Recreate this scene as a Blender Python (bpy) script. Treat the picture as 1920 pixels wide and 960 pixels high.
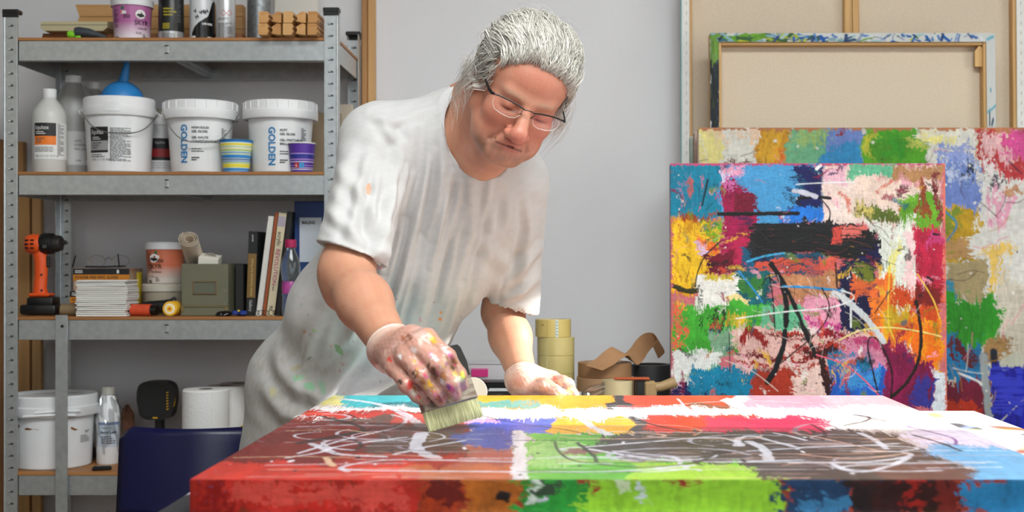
import bpy, bmesh, math, random
import numpy as np
from mathutils import Vector, Matrix
random.seed(7); RNG = np.random.default_rng(7)
PI = math.pi
for o in list(bpy.data.objects): bpy.data.objects.remove(o)
SC = bpy.context.scene; COL = SC.collection

# ------------------------------------------------------------------ camera
F, U0, V0, H = 2480.0, 1054.0, 490.0, 1.116      # focal length in pixels, horizon point, eye height
cd = bpy.data.cameras.new('camera'); cam = bpy.data.objects.new('camera', cd); COL.objects.link(cam)
cam.location = (0, 0, H); cam.rotation_euler = (PI/2, 0, 0)
cd.sensor_width = 36; cd.lens = 36*F/1920
cd.shift_x = -(U0-960)/1920; cd.shift_y = (V0-480)/1920
cd.dof.use_dof = True; cd.dof.focus_distance = 2.72; cd.dof.aperture_fstop = 5.0
cd.clip_start = .05; SC.camera = cam

# ------------------------------------------------------------------ daylight
SC.view_settings.view_transform = 'Standard'; SC.view_settings.look = 'None'
SC.view_settings.gamma = 1; SC.view_settings.use_curve_mapping = False
SC.view_settings.exposure = 0.68
w = bpy.data.worlds.new('daylight'); SC.world = w; w.use_nodes = True
w.node_tree.nodes['Background'].inputs[0].default_value = (.80, .88, 1, 1)
w.node_tree.nodes['Background'].inputs[1].default_value = 1.0
def area(name, loc, rot, sx, sy, power, col):
    l = bpy.data.lights.new(name, 'AREA'); l.shape = 'RECTANGLE'; l.size = sx; l.size_y = sy
    l.energy = power; l.color = col
    o = bpy.data.objects.new(name, l); COL.objects.link(o); o.location = loc; o.rotation_euler = rot
    return o
# daylight entering through an added, unseen roof light, the right window and the window behind the photographer
area('added_roof_daylight', (.55, .80, 3.42), (0, 0, 0), 2.5, 1.6, 140, (1, .99, .97))  # added overhead source, so the shelf boards shade the lower shelves
area('window_daylight_right', (2.62, 1.55, 1.62), (0, PI/2, 0), 1.35, 2.9, 24, (1, .97, .93))
area('window_daylight_front', (.55, -1.75, 1.85), (PI/2, 0, 0), 3.2, 1.5, 24, (.97, .98, 1))
sl = bpy.data.lights.new('sun', 'SUN'); sl.energy = 8.5; sl.angle = math.radians(.6); sl.color = (1, .96, .90)
so = bpy.data.objects.new('sun', sl); COL.objects.link(so); so.location = (4, 2, 4)
SUN = Vector((-1, .10, -math.tan(math.radians(25)))).normalized()
so.rotation_euler = SUN.to_track_quat('-Z', 'Y').to_euler()

# ------------------------------------------------------------------ helpers
def P(px, py, d): return np.array([(px-U0)/F*d, d, H-(py-V0)/F*d])
def lin(c):
    if isinstance(c, str): c = tuple(int(c[i:i+2], 16) for i in (0, 2, 4))
    c = np.array(c, float)/255
    return np.where(c <= .04045, c/12.92, ((c+.055)/1.055)**2.4)
def rgba(c): return tuple(lin(c))+(1,)

MATS = {}
def mat(name, c=(200, 200, 200), rough=.5, metal=0., var=0., vscale=20., bump=0., bscale=200., trans=0., coat=0., c2=None, stretch=None, alpha=1., emit=0, spec=.5, sss=0.):
    if name in MATS: return MATS[name]
    m = bpy.data.materials.new(name); m.use_nodes = True; nt = m.node_tree; b = nt.nodes['Principled BSDF']
    b.inputs['Base Color'].default_value = rgba(c); b.inputs['Roughness'].default_value = rough
    b.inputs['Metallic'].default_value = metal; b.inputs['Transmission Weight'].default_value = trans
    b.inputs['Coat Weight'].default_value = coat; b.inputs['Alpha'].default_value = alpha
    b.inputs['Specular IOR Level'].default_value = spec
    tc = nt.nodes.new('ShaderNodeTexCoord'); mp = nt.nodes.new('ShaderNodeMapping')
    nt.links.new(tc.outputs['Object'], mp.inputs[0])
    if stretch: mp.inputs['Scale'].default_value = stretch
    if var or c2 is not None:
        n = nt.nodes.new('ShaderNodeTexNoise'); n.inputs['Scale'].default_value = vscale; n.inputs['Detail'].default_value = 5
        nt.links.new(mp.outputs[0], n.inputs['Vector'])
        r = nt.nodes.new('ShaderNodeValToRGB'); r.color_ramp.elements[0].position = .3; r.color_ramp.elements[1].position = .7
        a = rgba(c); k = rgba(c2) if c2 is not None else tuple(x*(1-var) for x in a[:3])+(1,)
        r.color_ramp.elements[0].color = k; r.color_ramp.elements[1].color = a
        nt.links.new(n.outputs['Fac'], r.inputs[0]); nt.links.new(r.outputs[0], b.inputs['Base Color'])
    if bump:
        n2 = nt.nodes.new('ShaderNodeTexNoise'); n2.inputs['Scale'].default_value = bscale; n2.inputs['Detail'].default_value = 4
        nt.links.new(mp.outputs[0], n2.inputs['Vector'])
        bp = nt.nodes.new('ShaderNodeBump'); bp.inputs['Strength'].default_value = bump; bp.inputs['Distance'].default_value = .002
        nt.links.new(n2.outputs['Fac'], bp.inputs['Height']); nt.links.new(bp.outputs[0], b.inputs['Normal'])
    if emit: b.inputs['Emission Color'].default_value = rgba(c); b.inputs['Emission Strength'].default_value = emit
    if sss: b.inputs['Subsurface Weight'].default_value = sss; b.inputs['Subsurface Radius'].default_value = (.006, .002, .001); b.inputs['Subsurface Scale'].default_value = 1
    MATS[name] = m; return m
def wood(name, c, c2, axis=0, sc=1.0, rough=.55):
    s = [26*sc]*3; s[axis] = 1.6*sc
    return mat(name, c, rough, c2=c2, vscale=1.7, stretch=tuple(s), bump=.15, bscale=2)
def colmat(name, rough=.45, bump=.0, bscale=900., sss=0., coat=0., sheen=0., spec=.5):
    """a material coloured by the paint or dye stored on the mesh"""
    if name in MATS: return MATS[name]
    m = mat(name, rough=rough, bump=bump, bscale=bscale, sss=sss, coat=coat, spec=spec); nt = m.node_tree; b = nt.nodes['Principled BSDF']
    a = nt.nodes.new('ShaderNodeAttribute'); a.attribute_name = 'Col'
    nt.links.new(a.outputs['Color'], b.inputs['Base Color'])
    if sheen: b.inputs['Sheen Weight'].default_value = sheen
    return m
def glass(name, tint=(240, 245, 245), gloss=.08, rough=.03):
    """thin clear film, lens or pane"""
    if name in MATS: return MATS[name]
    m = bpy.data.materials.new(name); m.use_nodes = True; nt = m.node_tree
    for n in list(nt.nodes):
        if n.type != 'OUTPUT_MATERIAL': nt.nodes.remove(n)
    out = nt.nodes[0]; t = nt.nodes.new('ShaderNodeBsdfTransparent'); t.inputs[0].default_value = rgba(tint)
    g = nt.nodes.new('ShaderNodeBsdfGlossy'); g.inputs['Roughness'].default_value = rough
    mx = nt.nodes.new('ShaderNodeMixShader'); mx.inputs[0].default_value = gloss
    nt.links.new(t.outputs[0], mx.inputs[1]); nt.links.new(g.outputs[0], mx.inputs[2]); nt.links.new(mx.outputs[0], out.inputs[0])
    MATS[name] = m; return m

def frame(z, x=None):
    z = Vector(z).normalized(); x = Vector(x) if x is not None else (Vector((1, 0, 0)) if abs(z.x) < .9 else Vector((0, 1, 0)))
    x = (x - z*x.dot(z)).normalized(); y = z.cross(x)
    return Matrix((x, y, z)).transposed()

class MB:
    """collects shapes for ONE mesh"""
    def __init__(s): s.v = []; s.f = []
    def add(s, v, f, M=None):
        o = len(s.v)
        for p in v:
            p = Vector(p); s.v.append(tuple(M @ p if M is not None else p))
        s.f += [tuple(i+o for i in q) for q in f]; return s
    def box(s, c, d, R=None, bev=0, seg=1):
        bm = bmesh.new(); bmesh.ops.create_cube(bm, size=1)
        bmesh.ops.scale(bm, vec=d, verts=bm.verts)
        if bev: bmesh.ops.bevel(bm, geom=bm.edges[:], offset=bev, segments=seg, affect='EDGES', profile=.5)
        bm.verts.index_update()
        M = Matrix.Translation(c) @ (R.to_4x4() if R is not None else Matrix())
        s.add([v.co for v in bm.verts], [[v.index for v in f.verts] for f in bm.faces], M); bm.free(); return s
    def lathe(s, prof, n=40, c=(0, 0, 0), R=None, a0=0, a1=2*PI):
        full = abs(a1-a0-2*PI) < 1e-6; m = n if full else n+1; V = []; Fc = []
        for r, z in prof:
            for i in range(m):
                a = a0+(a1-a0)*i/n; V.append((r*math.cos(a), r*math.sin(a), z))
        for j in range(len(prof)-1):
            for i in range(n):
                i2 = (i+1) % m
                Fc.append((j*m+i, j*m+i2, (j+1)*m+i2, (j+1)*m+i))
        M = Matrix.Translation(c) @ (R.to_4x4() if R is not None else Matrix())
        return s.add(V, Fc, M)
    def cyl(s, r, z0, z1, n=32, c=(0, 0, 0), R=None, r2=None, bev=.0):
        r2 = r if r2 is None else r2
        pr = [(0, z0), (r-bev, z0), (r, z0+bev), (r2, z1-bev), (r2-bev, z1), (0, z1)] if bev else [(0, z0), (r, z0), (r2, z1), (0, z1)]
        return s.lathe(pr, n, c, R)
    def tube(s, pts, r, n=8, caps=True, flat=None):
        pts = [Vector(p) for p in pts]; k = len(pts); rs = [r]*k if not hasattr(r, '__len__') else r
        V = []; Fc = []; prev = None
        for i, p in enumerate(pts):
            t = (pts[min(i+1, k-1)]-pts[max(i-1, 0)]).normalized()
            if prev is None: x = Vector((0, 0, 1)) if abs(t.z) < .9 else Vector((1, 0, 0))
            else: x = prev
            x = (x-t*x.dot(t)); x = x.normalized() if x.length > 1e-6 else t.orthogonal().normalized(); y = t.cross(x); prev = x
            for j in range(n):
                a = 2*PI*j/n; V.append(p+(x*math.cos(a)+y*math.sin(a)*(flat or 1))*rs[i])
        for i in range(k-1):
            for j in range(n):
                j2 = (j+1) % n; Fc.append((i*n+j, i*n+j2, (i+1)*n+j2, (i+1)*n+j))
        if caps: Fc += [tuple(range(n-1, -1, -1)), tuple((k-1)*n+j for j in range(n))]
        return s.add(V, Fc)
    def prism(s, poly, h, M=None):
        n = len(poly); V = [(x, y, 0) for x, y in poly]+[(x, y, h) for x, y in poly]
        Fc = [tuple(range(n-1, -1, -1)), tuple(range(n, 2*n))]+[(i, (i+1) % n, n+(i+1) % n, n+i) for i in range(n)]
        return s.add(V, Fc, M)
    def quad(s, a, b, c, d): return s.add([a, b, c, d], [(0, 1, 2, 3)])
    def wrap(s, R, a, u0, u1, z0, z1, off=.0006, n=10, m=2):
        """a patch lying on a turned wall: R(z) radius, a centre angle, u along the girth in metres"""
        V = []; Fc = []; r0 = R((z0+z1)/2)
        for j in range(m):
            z = z0+(z1-z0)*j/(m-1)
            for i in range(n+1):
                t = a+(u0+(u1-u0)*i/n)/r0; r = R(z)+off; V.append((r*math.cos(t), r*math.sin(t), z))
        for j in range(m-1):
            for i in range(n): Fc.append((j*(n+1)+i, j*(n+1)+i+1, (j+1)*(n+1)+i+1, (j+1)*(n+1)+i))
        return s.add(V, Fc)
    def build(s, name, m, parent=None, smooth=35, loc=None, rot=None):
        me = bpy.data.meshes.new(name); me.from_pydata(s.v, [], s.f); me.update()
        if smooth: me.shade_smooth(); me.set_sharp_from_angle(angle=math.radians(smooth))
        bm = bmesh.new(); bm.from_mesh(me); bmesh.ops.recalc_face_normals(bm, faces=bm.faces); bm.to_mesh(me); bm.free()
        me.materials.append(m); o = bpy.data.objects.new(name, me); COL.objects.link(o)
        if parent is not None: o.parent = parent
        if loc is not None: o.location = loc
        if rot is not None: o.rotation_euler = rot
        if name in ('fine_print', 'side_print', 'brand_print', 'pencil_lines', 'paint_flecks', 'lid_ribs'): o['kind'] = 'stuff'
        return o
def tag(o, label, cat, group=None, kind=None):
    o['label'] = label; o['category'] = cat
    if group: o['group'] = group
    if kind: o['kind'] = kind
    return o
def thing(name, label, cat, loc=(0, 0, 0), rz=0, group=None, rot=None):
    o = bpy.data.objects.new(name, None); COL.objects.link(o); o.location = Vector(loc)
    o.rotation_euler = rot if rot is not None else (0, 0, rz); o.empty_display_size = .02
    return tag(o, label, cat, group)
def struct(o, label=None):
    o['kind'] = 'structure'
    if label: o['label'] = label
    return o
def numesh(name, V, Fq, m, parent=None, col=None, smooth=True, loc=None):
    me = bpy.data.meshes.new(name); V = np.asarray(V, np.float32); Fq = np.asarray(Fq, np.int32); k = Fq.shape[1]
    me.vertices.add(len(V)); me.vertices.foreach_set('co', V.ravel())
    me.loops.add(Fq.size); me.loops.foreach_set('vertex_index', Fq.ravel())
    me.polygons.add(len(Fq)); me.polygons.foreach_set('loop_start', np.arange(0, Fq.size, k, dtype=np.int32))
    me.update(calc_edges=True); me.validate()
    if smooth: me.shade_smooth()
    if col is not None:
        a = me.color_attributes.new('Col', 'FLOAT_COLOR', 'POINT')
        c = np.ones((len(V), 4), np.float32); c[:, :3] = col; a.data.foreach_set('color', c.ravel())
    me.materials.append(m); o = bpy.data.objects.new(name, me); COL.objects.link(o)
    if parent is not None: o.parent = parent
    if loc is not None: o.location = loc
    return o
_tc = {}
def text_mesh(txt, size, bold=0.):
    key = (txt, size, bold)
    if key not in _tc:
        c = bpy.data.curves.new('t', 'FONT'); c.body = txt; c.size = size; c.align_x = 'LEFT'; c.offset = bold; c.resolution_u = 2
        o = bpy.data.objects.new('t', c); COL.objects.link(o); me = o.to_mesh()
        _tc[key] = ([tuple(v.co) for v in me.vertices], [tuple(p.vertices) for p in me.polygons])
        o.to_mesh_clear(); bpy.data.objects.remove(o); bpy.data.curves.remove(c)
    return _tc[key]
def text_on(mb, txt, size, fn, u=0, v=0, rot=0, bold=0., sx=1.):
    """lettering laid by fn(u,v)->xyz"""
    V, Fc = text_mesh(txt, size, bold); c, s = math.cos(rot), math.sin(rot)
    mb.add([fn(u+(x*sx)*c-y*s, v+(x*sx)*s+y*c) for x, y, z in V], Fc); return mb
def cylfn(R, a, off=.0009):
    def f(u, z):
        r = R(z); t = a+u/r; return ((r+off)*math.cos(t), (r+off)*math.sin(t), z)
    return f
def flatfn(o, x, y): o, x, y = Vector(o), Vector(x), Vector(y); return lambda u, v: tuple(o+x*u+y*v)
def fine(mb, fn, u0, u1, v0, v1, n, th=.5, seed=0):
    """rows of small print"""
    r = random.Random(seed); dv = (v1-v0)/n
    for i in range(n):
        v = v1-(i+.5)*dv; u = u0; end = u1 if r.random() > .25 else u0+(u1-u0)*r.uniform(.4, .9)
        while u < end:
            wd = min(r.uniform(.08, .25)*(u1-u0), end-u)
            if wd > .0008: mb.add([fn(u, v-dv*th/2), fn(u+wd*.5, v-dv*th/2), fn(u+wd, v-dv*th/2), fn(u+wd, v+dv*th/2), fn(u+wd*.5, v+dv*th/2), fn(u, v+dv*th/2)], [(0, 1, 4, 5), (1, 2, 3, 4)])
            u += wd+.03*(u1-u0)
    return mb
def smooth01(x): x = np.clip(x, 0, 1); return x*x*(3-2*x)
def vnoise(h, w, cy, cx, rng=RNG):
    """smooth value noise, cy by cx cells"""
    cy = max(1, int(cy)); cx = max(1, int(cx)); g = rng.random((cy+2, cx+2)).astype(np.float32)
    y = np.linspace(0, cy, h, dtype=np.float32); x = np.linspace(0, cx, w, dtype=np.float32)
    yi = np.minimum(y.astype(int), cy); xi = np.minimum(x.astype(int), cx); fy = smooth01(y-yi)[:, None]; fx = smooth01(x-xi)[None]
    a = g[yi][:, xi]; b = g[yi][:, xi+1]; c = g[yi+1][:, xi]; d = g[yi+1][:, xi+1]
    return (a*(1-fx)+b*fx)*(1-fy)+(c*(1-fx)+d*fx)*fy
# ------------------------------------------------------------------ the room
XL, XR, YF, YB, ZC = -2.3, 2.45, -1.6, 4.06, 3.2
def wall_mat():
    m = mat('woven_wallpaper', (222, 222, 225), .75); nt = m.node_tree; b = nt.nodes['Principled BSDF']
    tc = nt.nodes.new('ShaderNodeTexCoord'); mp = nt.nodes.new('ShaderNodeMapping'); mp.inputs['Rotation'].default_value = (PI/2, 0, 0)
    br = nt.nodes.new('ShaderNodeTexBrick'); br.inputs['Scale'].default_value = 1
    br.inputs['Brick Width'].default_value = .011; br.inputs['Row Height'].default_value = .0045; br.inputs['Mortar Size'].default_value = .0012
    br.inputs['Mortar Smooth'].default_value = 1.0
    br.inputs['Color1'].default_value = (1, 1, 1, 1); br.inputs['Color2'].default_value = (.8, .8, .8, 1); br.inputs['Mortar'].default_value = (0, 0, 0, 1)
    bp = nt.nodes.new('ShaderNodeBump'); bp.inputs['Strength'].default_value = .55; bp.inputs['Distance'].default_value = .0012
    nt.links.new(tc.outputs['Object'], mp.inputs[0]); nt.links.new(mp.outputs[0], br.inputs[0]); nt.links.new(br.outputs[0], bp.inputs['Height']); nt.links.new(bp.outputs[0], b.inputs['Normal'])
    return m
WALLM = wall_mat(); PLAIN = mat('wall_paint', (132, 128, 122), .8, bump=.1, bscale=120)
struct(MB().box(((XL+XR)/2, YB+.05, ZC/2), (XR-XL+.4, .1, ZC)).build('wall_back', WALLM), 'pale grey wall papered in fine woven relief')
struct(MB().box((XL-.05, (YF+YB)/2, ZC/2), (.1, YB-YF, ZC)).build('wall_left', PLAIN), 'pale wall left of the shelving')
def wall_with_hole(name, axis, at, a0, a1, h0, h1, z0, z1):
    b = MB(); t = .12
    for (p0, p1, q0, q1) in ((a0, h0, 0, ZC), (h1, a1, 0, ZC), (h0, h1, 0, z0), (h0, h1, z1, ZC)):
        c = ((p0+p1)/2, (q0+q1)/2); d = (p1-p0, q1-q0)
        if axis == 'x': b.box((at, c[0], c[1]), (t, d[0], d[1]))
        else: b.box((c[0], at, c[1]), (d[0], t, d[1]))
    return struct(b.build(name, PLAIN), 'white painted wall with a window in it')
WY0, WY1, WZ0, WZ1 = .15, 2.93, .95, 2.30
wall_with_hole('wall_right', 'x', XR+.06, YF, YB, WY0, WY1, WZ0, WZ1)
wall_with_hole('wall_front', 'y', YF-.06, XL, XR, -.95, 2.05, 1.05, 2.55)
struct(MB().box(((XL+XR)/2, (YF+YB)/2, -.05), (XR-XL+.3, YB-YF+.3, .1)).build('floor', wood('floor_boards', (112, 90, 66), (90, 70, 50), 0, .4, .5)), 'worn wooden studio floor')
b = MB(); RX0, RX1, RY0, RY1 = -.75, 1.85, .0, 1.6  # opening cut for the added roof light
for x0, x1, y0, y1 in ((XL-.15, RX0, YF-.15, YB+.15), (RX1, XR+.15, YF-.15, YB+.15), (RX0, RX1, YF-.15, RY0), (RX0, RX1, RY1, YB+.15)):
    b.box(((x0+x1)/2, (y0+y1)/2, ZC+.05), (x1-x0, y1-y0, .1))
struct(b.build('ceiling', mat('ceiling_white', (170, 166, 160), .9)), 'pale ceiling opened for an added roof light')
WHITEP = mat('window_paint', (228, 228, 225), .4)
def window(name, axis, at, h0, h1, z0, z1, posts):
    b = MB(); t = .06
    for p in posts:
        b.box((at, p, (z0+z1)/2) if axis == 'x' else (p, at, (z0+z1)/2), (.06, t, z1-z0) if axis == 'x' else (t, .06, z1-z0))
    for z in (z0+t/2, z1-t/2):
        b.box((at, (h0+h1)/2, z) if axis == 'x' else ((h0+h1)/2, at, z), (.06, h1-h0, t) if axis == 'x' else (h1-h0, .06, t))
    o = b.build(name, WHITEP); struct(o, 'white framed studio window')
    for p0, p1 in zip(posts[:-1], posts[1:]):
        g = MB().box((at, (p0+p1)/2, (z0+z1)/2) if axis == 'x' else ((p0+p1)/2, at, (z0+z1)/2), (.004, p1-p0-t, z1-z0-2*t) if axis == 'x' else (p1-p0-t, .004, z1-z0-2*t))
        g.build('pane', glass('window_glass', (250, 252, 252), .03), o)
    return o
window('window_1', 'x', XR+.06, WY0, WY1, WZ0, WZ1, (WY0+.03, 1.08, 2.01, WY1-.03))
window('window_2', 'y', YF-.06, -.95, 2.05, 1.05, 2.55, (-.92, .05, 1.05, 2.02))
b = MB()
for x in (RX0+.03, .55, RX1-.03): b.box((x, (RY0+RY1)/2, ZC+.05), (.06, RY1-RY0, .06))
for y in (RY0+.03, RY1-.03): b.box(((RX0+RX1)/2, y, ZC+.05), (RX1-RX0, .06, .06))
o = struct(b.build('added_roof_light', WHITEP), 'added roof light, out of view, for steep light from above')  # frame of the added roof light, nothing seen of it in view
for x0, x1 in ((RX0+.06, .52), (.58, RX1-.06)): MB().box(((x0+x1)/2, (RY0+RY1)/2, ZC+.05), (x1-x0, RY1-RY0-.12, .004)).build('pane', glass('window_glass'), o)
# unseen blind added over the nearer right panes to hold back the sunbeam there
bl = mat('added_blind_cloth', (235, 232, 224), .8); nt = bl.node_tree
tr = nt.nodes.new('ShaderNodeBsdfTranslucent'); tr.inputs[0].default_value = rgba((240, 236, 228)); mx = nt.nodes.new('ShaderNodeMixShader'); mx.inputs[0].default_value = .6
nt.links.new(nt.nodes['Principled BSDF'].outputs[0], mx.inputs[1]); nt.links.new(tr.outputs[0], mx.inputs[2]); nt.links.new(mx.outputs[0], nt.nodes['Material Output'].inputs[0])
t = thing('added_blind', 'added unseen cloth blind keeping sun out of the near side panes', 'blind', (XR-.015, 1.08, WZ1))
MB().box((0, 0, -.68), (.004, 1.86, 1.38)).build('cloth', bl, t)
MB().tube([(0, -.96, .03), (0, .96, .03)], .022, 12).build('roller', WHITEP, t)
struct(MB().box(((XL+XR)/2, YB-.008, .045), (XR-XL, .016, .09), bev=.003).build('baseboard_back', WHITEP), 'white skirting board along the back wall')
# ------------------------------------------------------------------ galvanised shelving unit
DF, DB = 3.60, 4.00; KS = DF/F
def shx(px, d=DF): return (px-U0)/F*d
XA, XB = shx(8), shx(634)
ST = [1.7257, 1.360, .965, .541, .12]               # tops of the five boards
STEEL = mat('galvanised_steel', (196, 201, 202), .36, metal=.8, c2=(178, 184, 186), vscale=60, bump=.03, bscale=90)
STEEL2 = mat('galvanised_slot_tab', (214, 219, 220), .3, metal=.9)
DARK = mat('black_plastic', (18, 18, 19), .35)
BOARD = wood('shelf_chipboard', (172, 118, 66), (142, 92, 48), 0, 1.2)
SH = thing('shelving_unit', 'tall galvanised steel shelving unit with five brown boards', 'shelving', (0, DF, 0))
slot_me = None
def post(x, sx, y, sy, ztop):
    """angle post: a face to the front and a face to the side"""
    w_, t_ = .036, .0022
    b = MB().box((x+sx*w_/2, y, ztop/2), (w_, t_, ztop), bev=.0006)
    b.box((x, y+sy*w_/2, ztop/2), (t_, w_, ztop), bev=.0006)
    b.tube([(x+sx*.001, y, 0), (x+sx*.001, y, ztop)], .0028, 8)
    b.box((x+sx*(w_-.002), y+sy*.003, ztop/2), (.002, .008, ztop))
    p = b.build('post', STEEL, SH)
    global slot_me
    z = ztop-.035
    while z > .05:
        if slot_me is None:
            o = MB().box((0, -.0012, 0), (.015, .002, .0055), bev=.0008).build('slot', DARK, p); slot_me = o.data
            tb = MB().box((-.004, -.0024, .0005), (.006, .003, .0045), bev=.001).build('slot_tab', STEEL2, p); post.tab = tb.data
            o.data.materials.clear(); o.data.materials.append(mat('slot_shadow_steel', (96, 101, 104), .4, metal=.8))
        else:
            o = bpy.data.objects.new('slot', slot_me); COL.objects.link(o); o.parent = p
            tb = bpy.data.objects.new('slot_tab', post.tab); COL.objects.link(tb); tb.parent = p
        yy = y if sy > 0 else y-.001
        o.location = (x+sx*.018, yy, z); tb.location = (x+sx*.018, yy, z); z -= .0325
    MB().box((x+sx*.017, y+sy*.012, ztop+.004), (.044, .032, .012), bev=.002).box((x+sx*.017, y, ztop-.006), (.042, .006, .012)).build('post_cap', DARK, SH)
post(XA, 1, 0, 1, 1.792); post(XB-.002, -1, 0, 1, 1.797); post(XA, 1, DB-DF, -1, 1.792); post(XB-.002, -1, DB-DF, -1, 1.797)
for zi, z in enumerate(ST):
    MB().box(((XA+XB)/2, .2, z-.004), (XB-XA-.008, .392, .008)).build('shelf_board', BOARD, SH)
    zb = z-.036
    for y in (.006, DB-DF-.006):
        s = 1 if y < .1 else -1
        b = MB().box(((XA+XB)/2, y, zb), (XB-XA-.075 if s > 0 else XB-XA-.07, .003, .054), bev=.001)
        b.box(((XA+XB)/2, y+s*.010, zb-.026), (XB-XA-.075, .02, .002)); b.build('beam', STEEL, SH)
    for x in (XA+.005, XB-.007):
        MB().box((x, .2, zb), (.003, .36, .054), bev=.001).build('side_beam', STEEL, SH)
    MB().box(((XA+XB)/2, .2, zb-.004), (.032, .38, .018), bev=.002).box(((XA+XB)/2, .2, zb-.012), (.012, .38, .02)).build('cross_brace', STEEL, SH)
    cl = MB().box((shx(312)+.0, .0035, zb+.004), (.0085, .003, .021), bev=.0008).build('beam_clip', STEEL, SH)
    MB().box((shx(312), .0014, zb+.0135), (.0105, .001, .003)).box((shx(312), .0014, zb-.0065), (.0105, .001, .002)).build('clip_gap', DARK, cl)
# flat steel upright hooked on the front of the third shelf
st = MB().box((shx(117), -.006, .5), (.033, .003, .94), bev=.0008).build('steel_strip', STEEL, SH)
MB().cyl(.004, 0, .002, 12, (shx(119), -.0085, .94), frame((0, -1, 0))).build('bolt', DARK, st)
# ------------------------------------------------------------------ painted canvases
class Paint:
    """paint laid on a canvas: colour and thickness on a grid of w by h cells; tf maps drawing coordinates to (col,row)"""
    def __init__(s, w, h, base, tf, seed=1, k=1.):
        s.w, s.h, s.tf, s.k = w, h, tf, k; s.rng = np.random.default_rng(seed)
        s.c = np.tile(lin(base).astype(np.float32), (h, w, 1)); s.z = np.zeros((h, w), np.float32)
        s.n = [vnoise(h, w, h/k, w/k, s.rng) for k in (60, 22, 8, 3)]
        s.edge = (s.n[1]-.5)*.55+(s.n[2]-.5)*.75+(s.n[3]-.5)*1.0
        s.sv = .5*vnoise(h, w, h/60, w/2.2, s.rng)+.3*vnoise(h, w, h/25, w/1.5, s.rng)+.2*s.n[2]      # vertical bristle marks
        s.sh = .5*vnoise(h, w, h/2.2, w/60, s.rng)+.3*vnoise(h, w, h/1.5, w/25, s.rng)+.2*s.n[2]
    def lay(s, m, sl, col, thick, mottle=.18, streak=None):
        c = lin(col).astype(np.float32); st = s.sh if streak == 'h' else s.sv
        tone = 1+mottle*((st[sl]-.5)*1.6+(s.n[1][sl]-.5)*1.2)
        s.c[sl] = s.c[sl]*(1-m[..., None])+np.clip(c*tone[..., None], 0, 1)*m[..., None]
        s.z[sl] = np.maximum(s.z[sl]*(1-.6*m), m*thick*(.55+.9*(st[sl]-.2)))
    def patch(s, poly, col, rough=7, dry=0., a=1., thick=.5, streak='v', mottle=.18, soft=1.5):
        if len(poly) == 4 and not hasattr(poly[0], '__len__'):
            x0, y0, x1, y1 = poly; poly = [(x0, y0), (x1, y0), (x1, y1), (x0, y1)]
        rough = rough*s.k; q = np.array([s.tf(*p) for p in poly], float); pad = rough*1.5+3
        x0, y0 = np.floor(q.min(0)-pad).astype(int); x1, y1 = np.ceil(q.max(0)+pad).astype(int)
        x0, y0, x1, y1 = max(x0, 0), max(y0, 0), min(x1, s.w), min(y1, s.h)
        if x1 <= x0 or y1 <= y0: return
        sl = (slice(y0, y1), slice(x0, x1)); Y, X = np.mgrid[y0:y1, x0:x1].astype(np.float32)
        d = np.full(X.shape, 1e9, np.float32); ins = np.zeros(X.shape, bool); n = len(q)
        for i in range(n):
            ax, ay = q[i]; bx, by = q[(i+1) % n]; ex, ey = bx-ax, by-ay; L = ex*ex+ey*ey+1e-9
            t = np.clip(((X-ax)*ex+(Y-ay)*ey)/L, 0, 1); d = np.minimum(d, np.hypot(X-ax-t*ex, Y-ay-t*ey))
            cr = ((ay <= Y) & (by > Y)) | ((by <= Y) & (ay > Y))
            ins ^= cr & (X < ax+(Y-ay)*ex/(ey if abs(ey) > 1e-9 else 1e-9))
        sd = np.where(ins, d, -d)+s.edge[sl]*rough*1.6
        m = smooth01(sd/soft*.5+.5)
        if dry:
            st = s.sh if streak == 'h' else s.sv
            m *= smooth01((st[sl]-dry*.62+.10*np.clip(sd/(rough+8), 0, 1.6)-.06)/.10)
        s.lay(m*a, sl, col, thick, mottle, streak)
    def stroke(s, pts, wd, col, dry=0., a=1., thick=.8, taper=.0, wob=.25, ws=None):
        wd = wd*s.k; q = np.array([s.tf(*p) for p in pts], float)
        if len(q) > 2:      # smooth the line
            k = []
            for i in range(len(q)-1):
                p0, p1, p2, p3 = q[max(i-1, 0)], q[i], q[i+1], q[min(i+2, len(q)-1)]
                for t in np.linspace(0, 1, 7)[:-1]:
                    k.append(.5*((2*p1)+(-p0+p2)*t+(2*p0-5*p1+4*p2-p3)*t*t+(-p0+3*p1-3*p2+p3)*t**3))
            q = np.array(k+[q[-1]])
        sx, sy = ws or (1, 1); pad = wd*max(1/sx, 1/sy)+4
        x0, y0 = np.floor(q.min(0)-pad).astype(int); x1, y1 = np.ceil(q.max(0)+pad).astype(int)
        x0, y0, x1, y1 = max(x0, 0), max(y0, 0), min(x1, s.w), min(y1, s.h)
        if x1 <= x0 or y1 <= y0: return
        sl = (slice(y0, y1), slice(x0, x1)); Y, X = np.mgrid[y0:y1, x0:x1].astype(np.float32)
        best = np.full(X.shape, 1e9, np.float32); n = len(q)-1
        for i in range(n):
            ax, ay = q[i]*(sx, sy); bx, by = q[i+1]*(sx, sy); ex, ey = bx-ax, by-ay; L = ex*ex+ey*ey+1e-9
            t = np.clip(((X*sx-ax)*ex+(Y*sy-ay)*ey)/L, 0, 1); f = (i+t)/n
            r = wd/2*(1-taper*np.abs(2*f-1)**2)
            best = np.minimum(best, np.hypot(X*sx-ax-t*ex, Y*sy-ay-t*ey)-r)
        sd = -best+(s.n[2][sl]-.5)*wd*wob+(s.n[3][sl]-.5)*wd*wob*.6
        m = smooth01(sd/1.2*.5+.5)
        if dry: m *= smooth01((s.sv[sl]*.5+s.sh[sl]*.5-dry*.6)/.10)
        s.lay(m*a, sl, col, thick)
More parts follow.
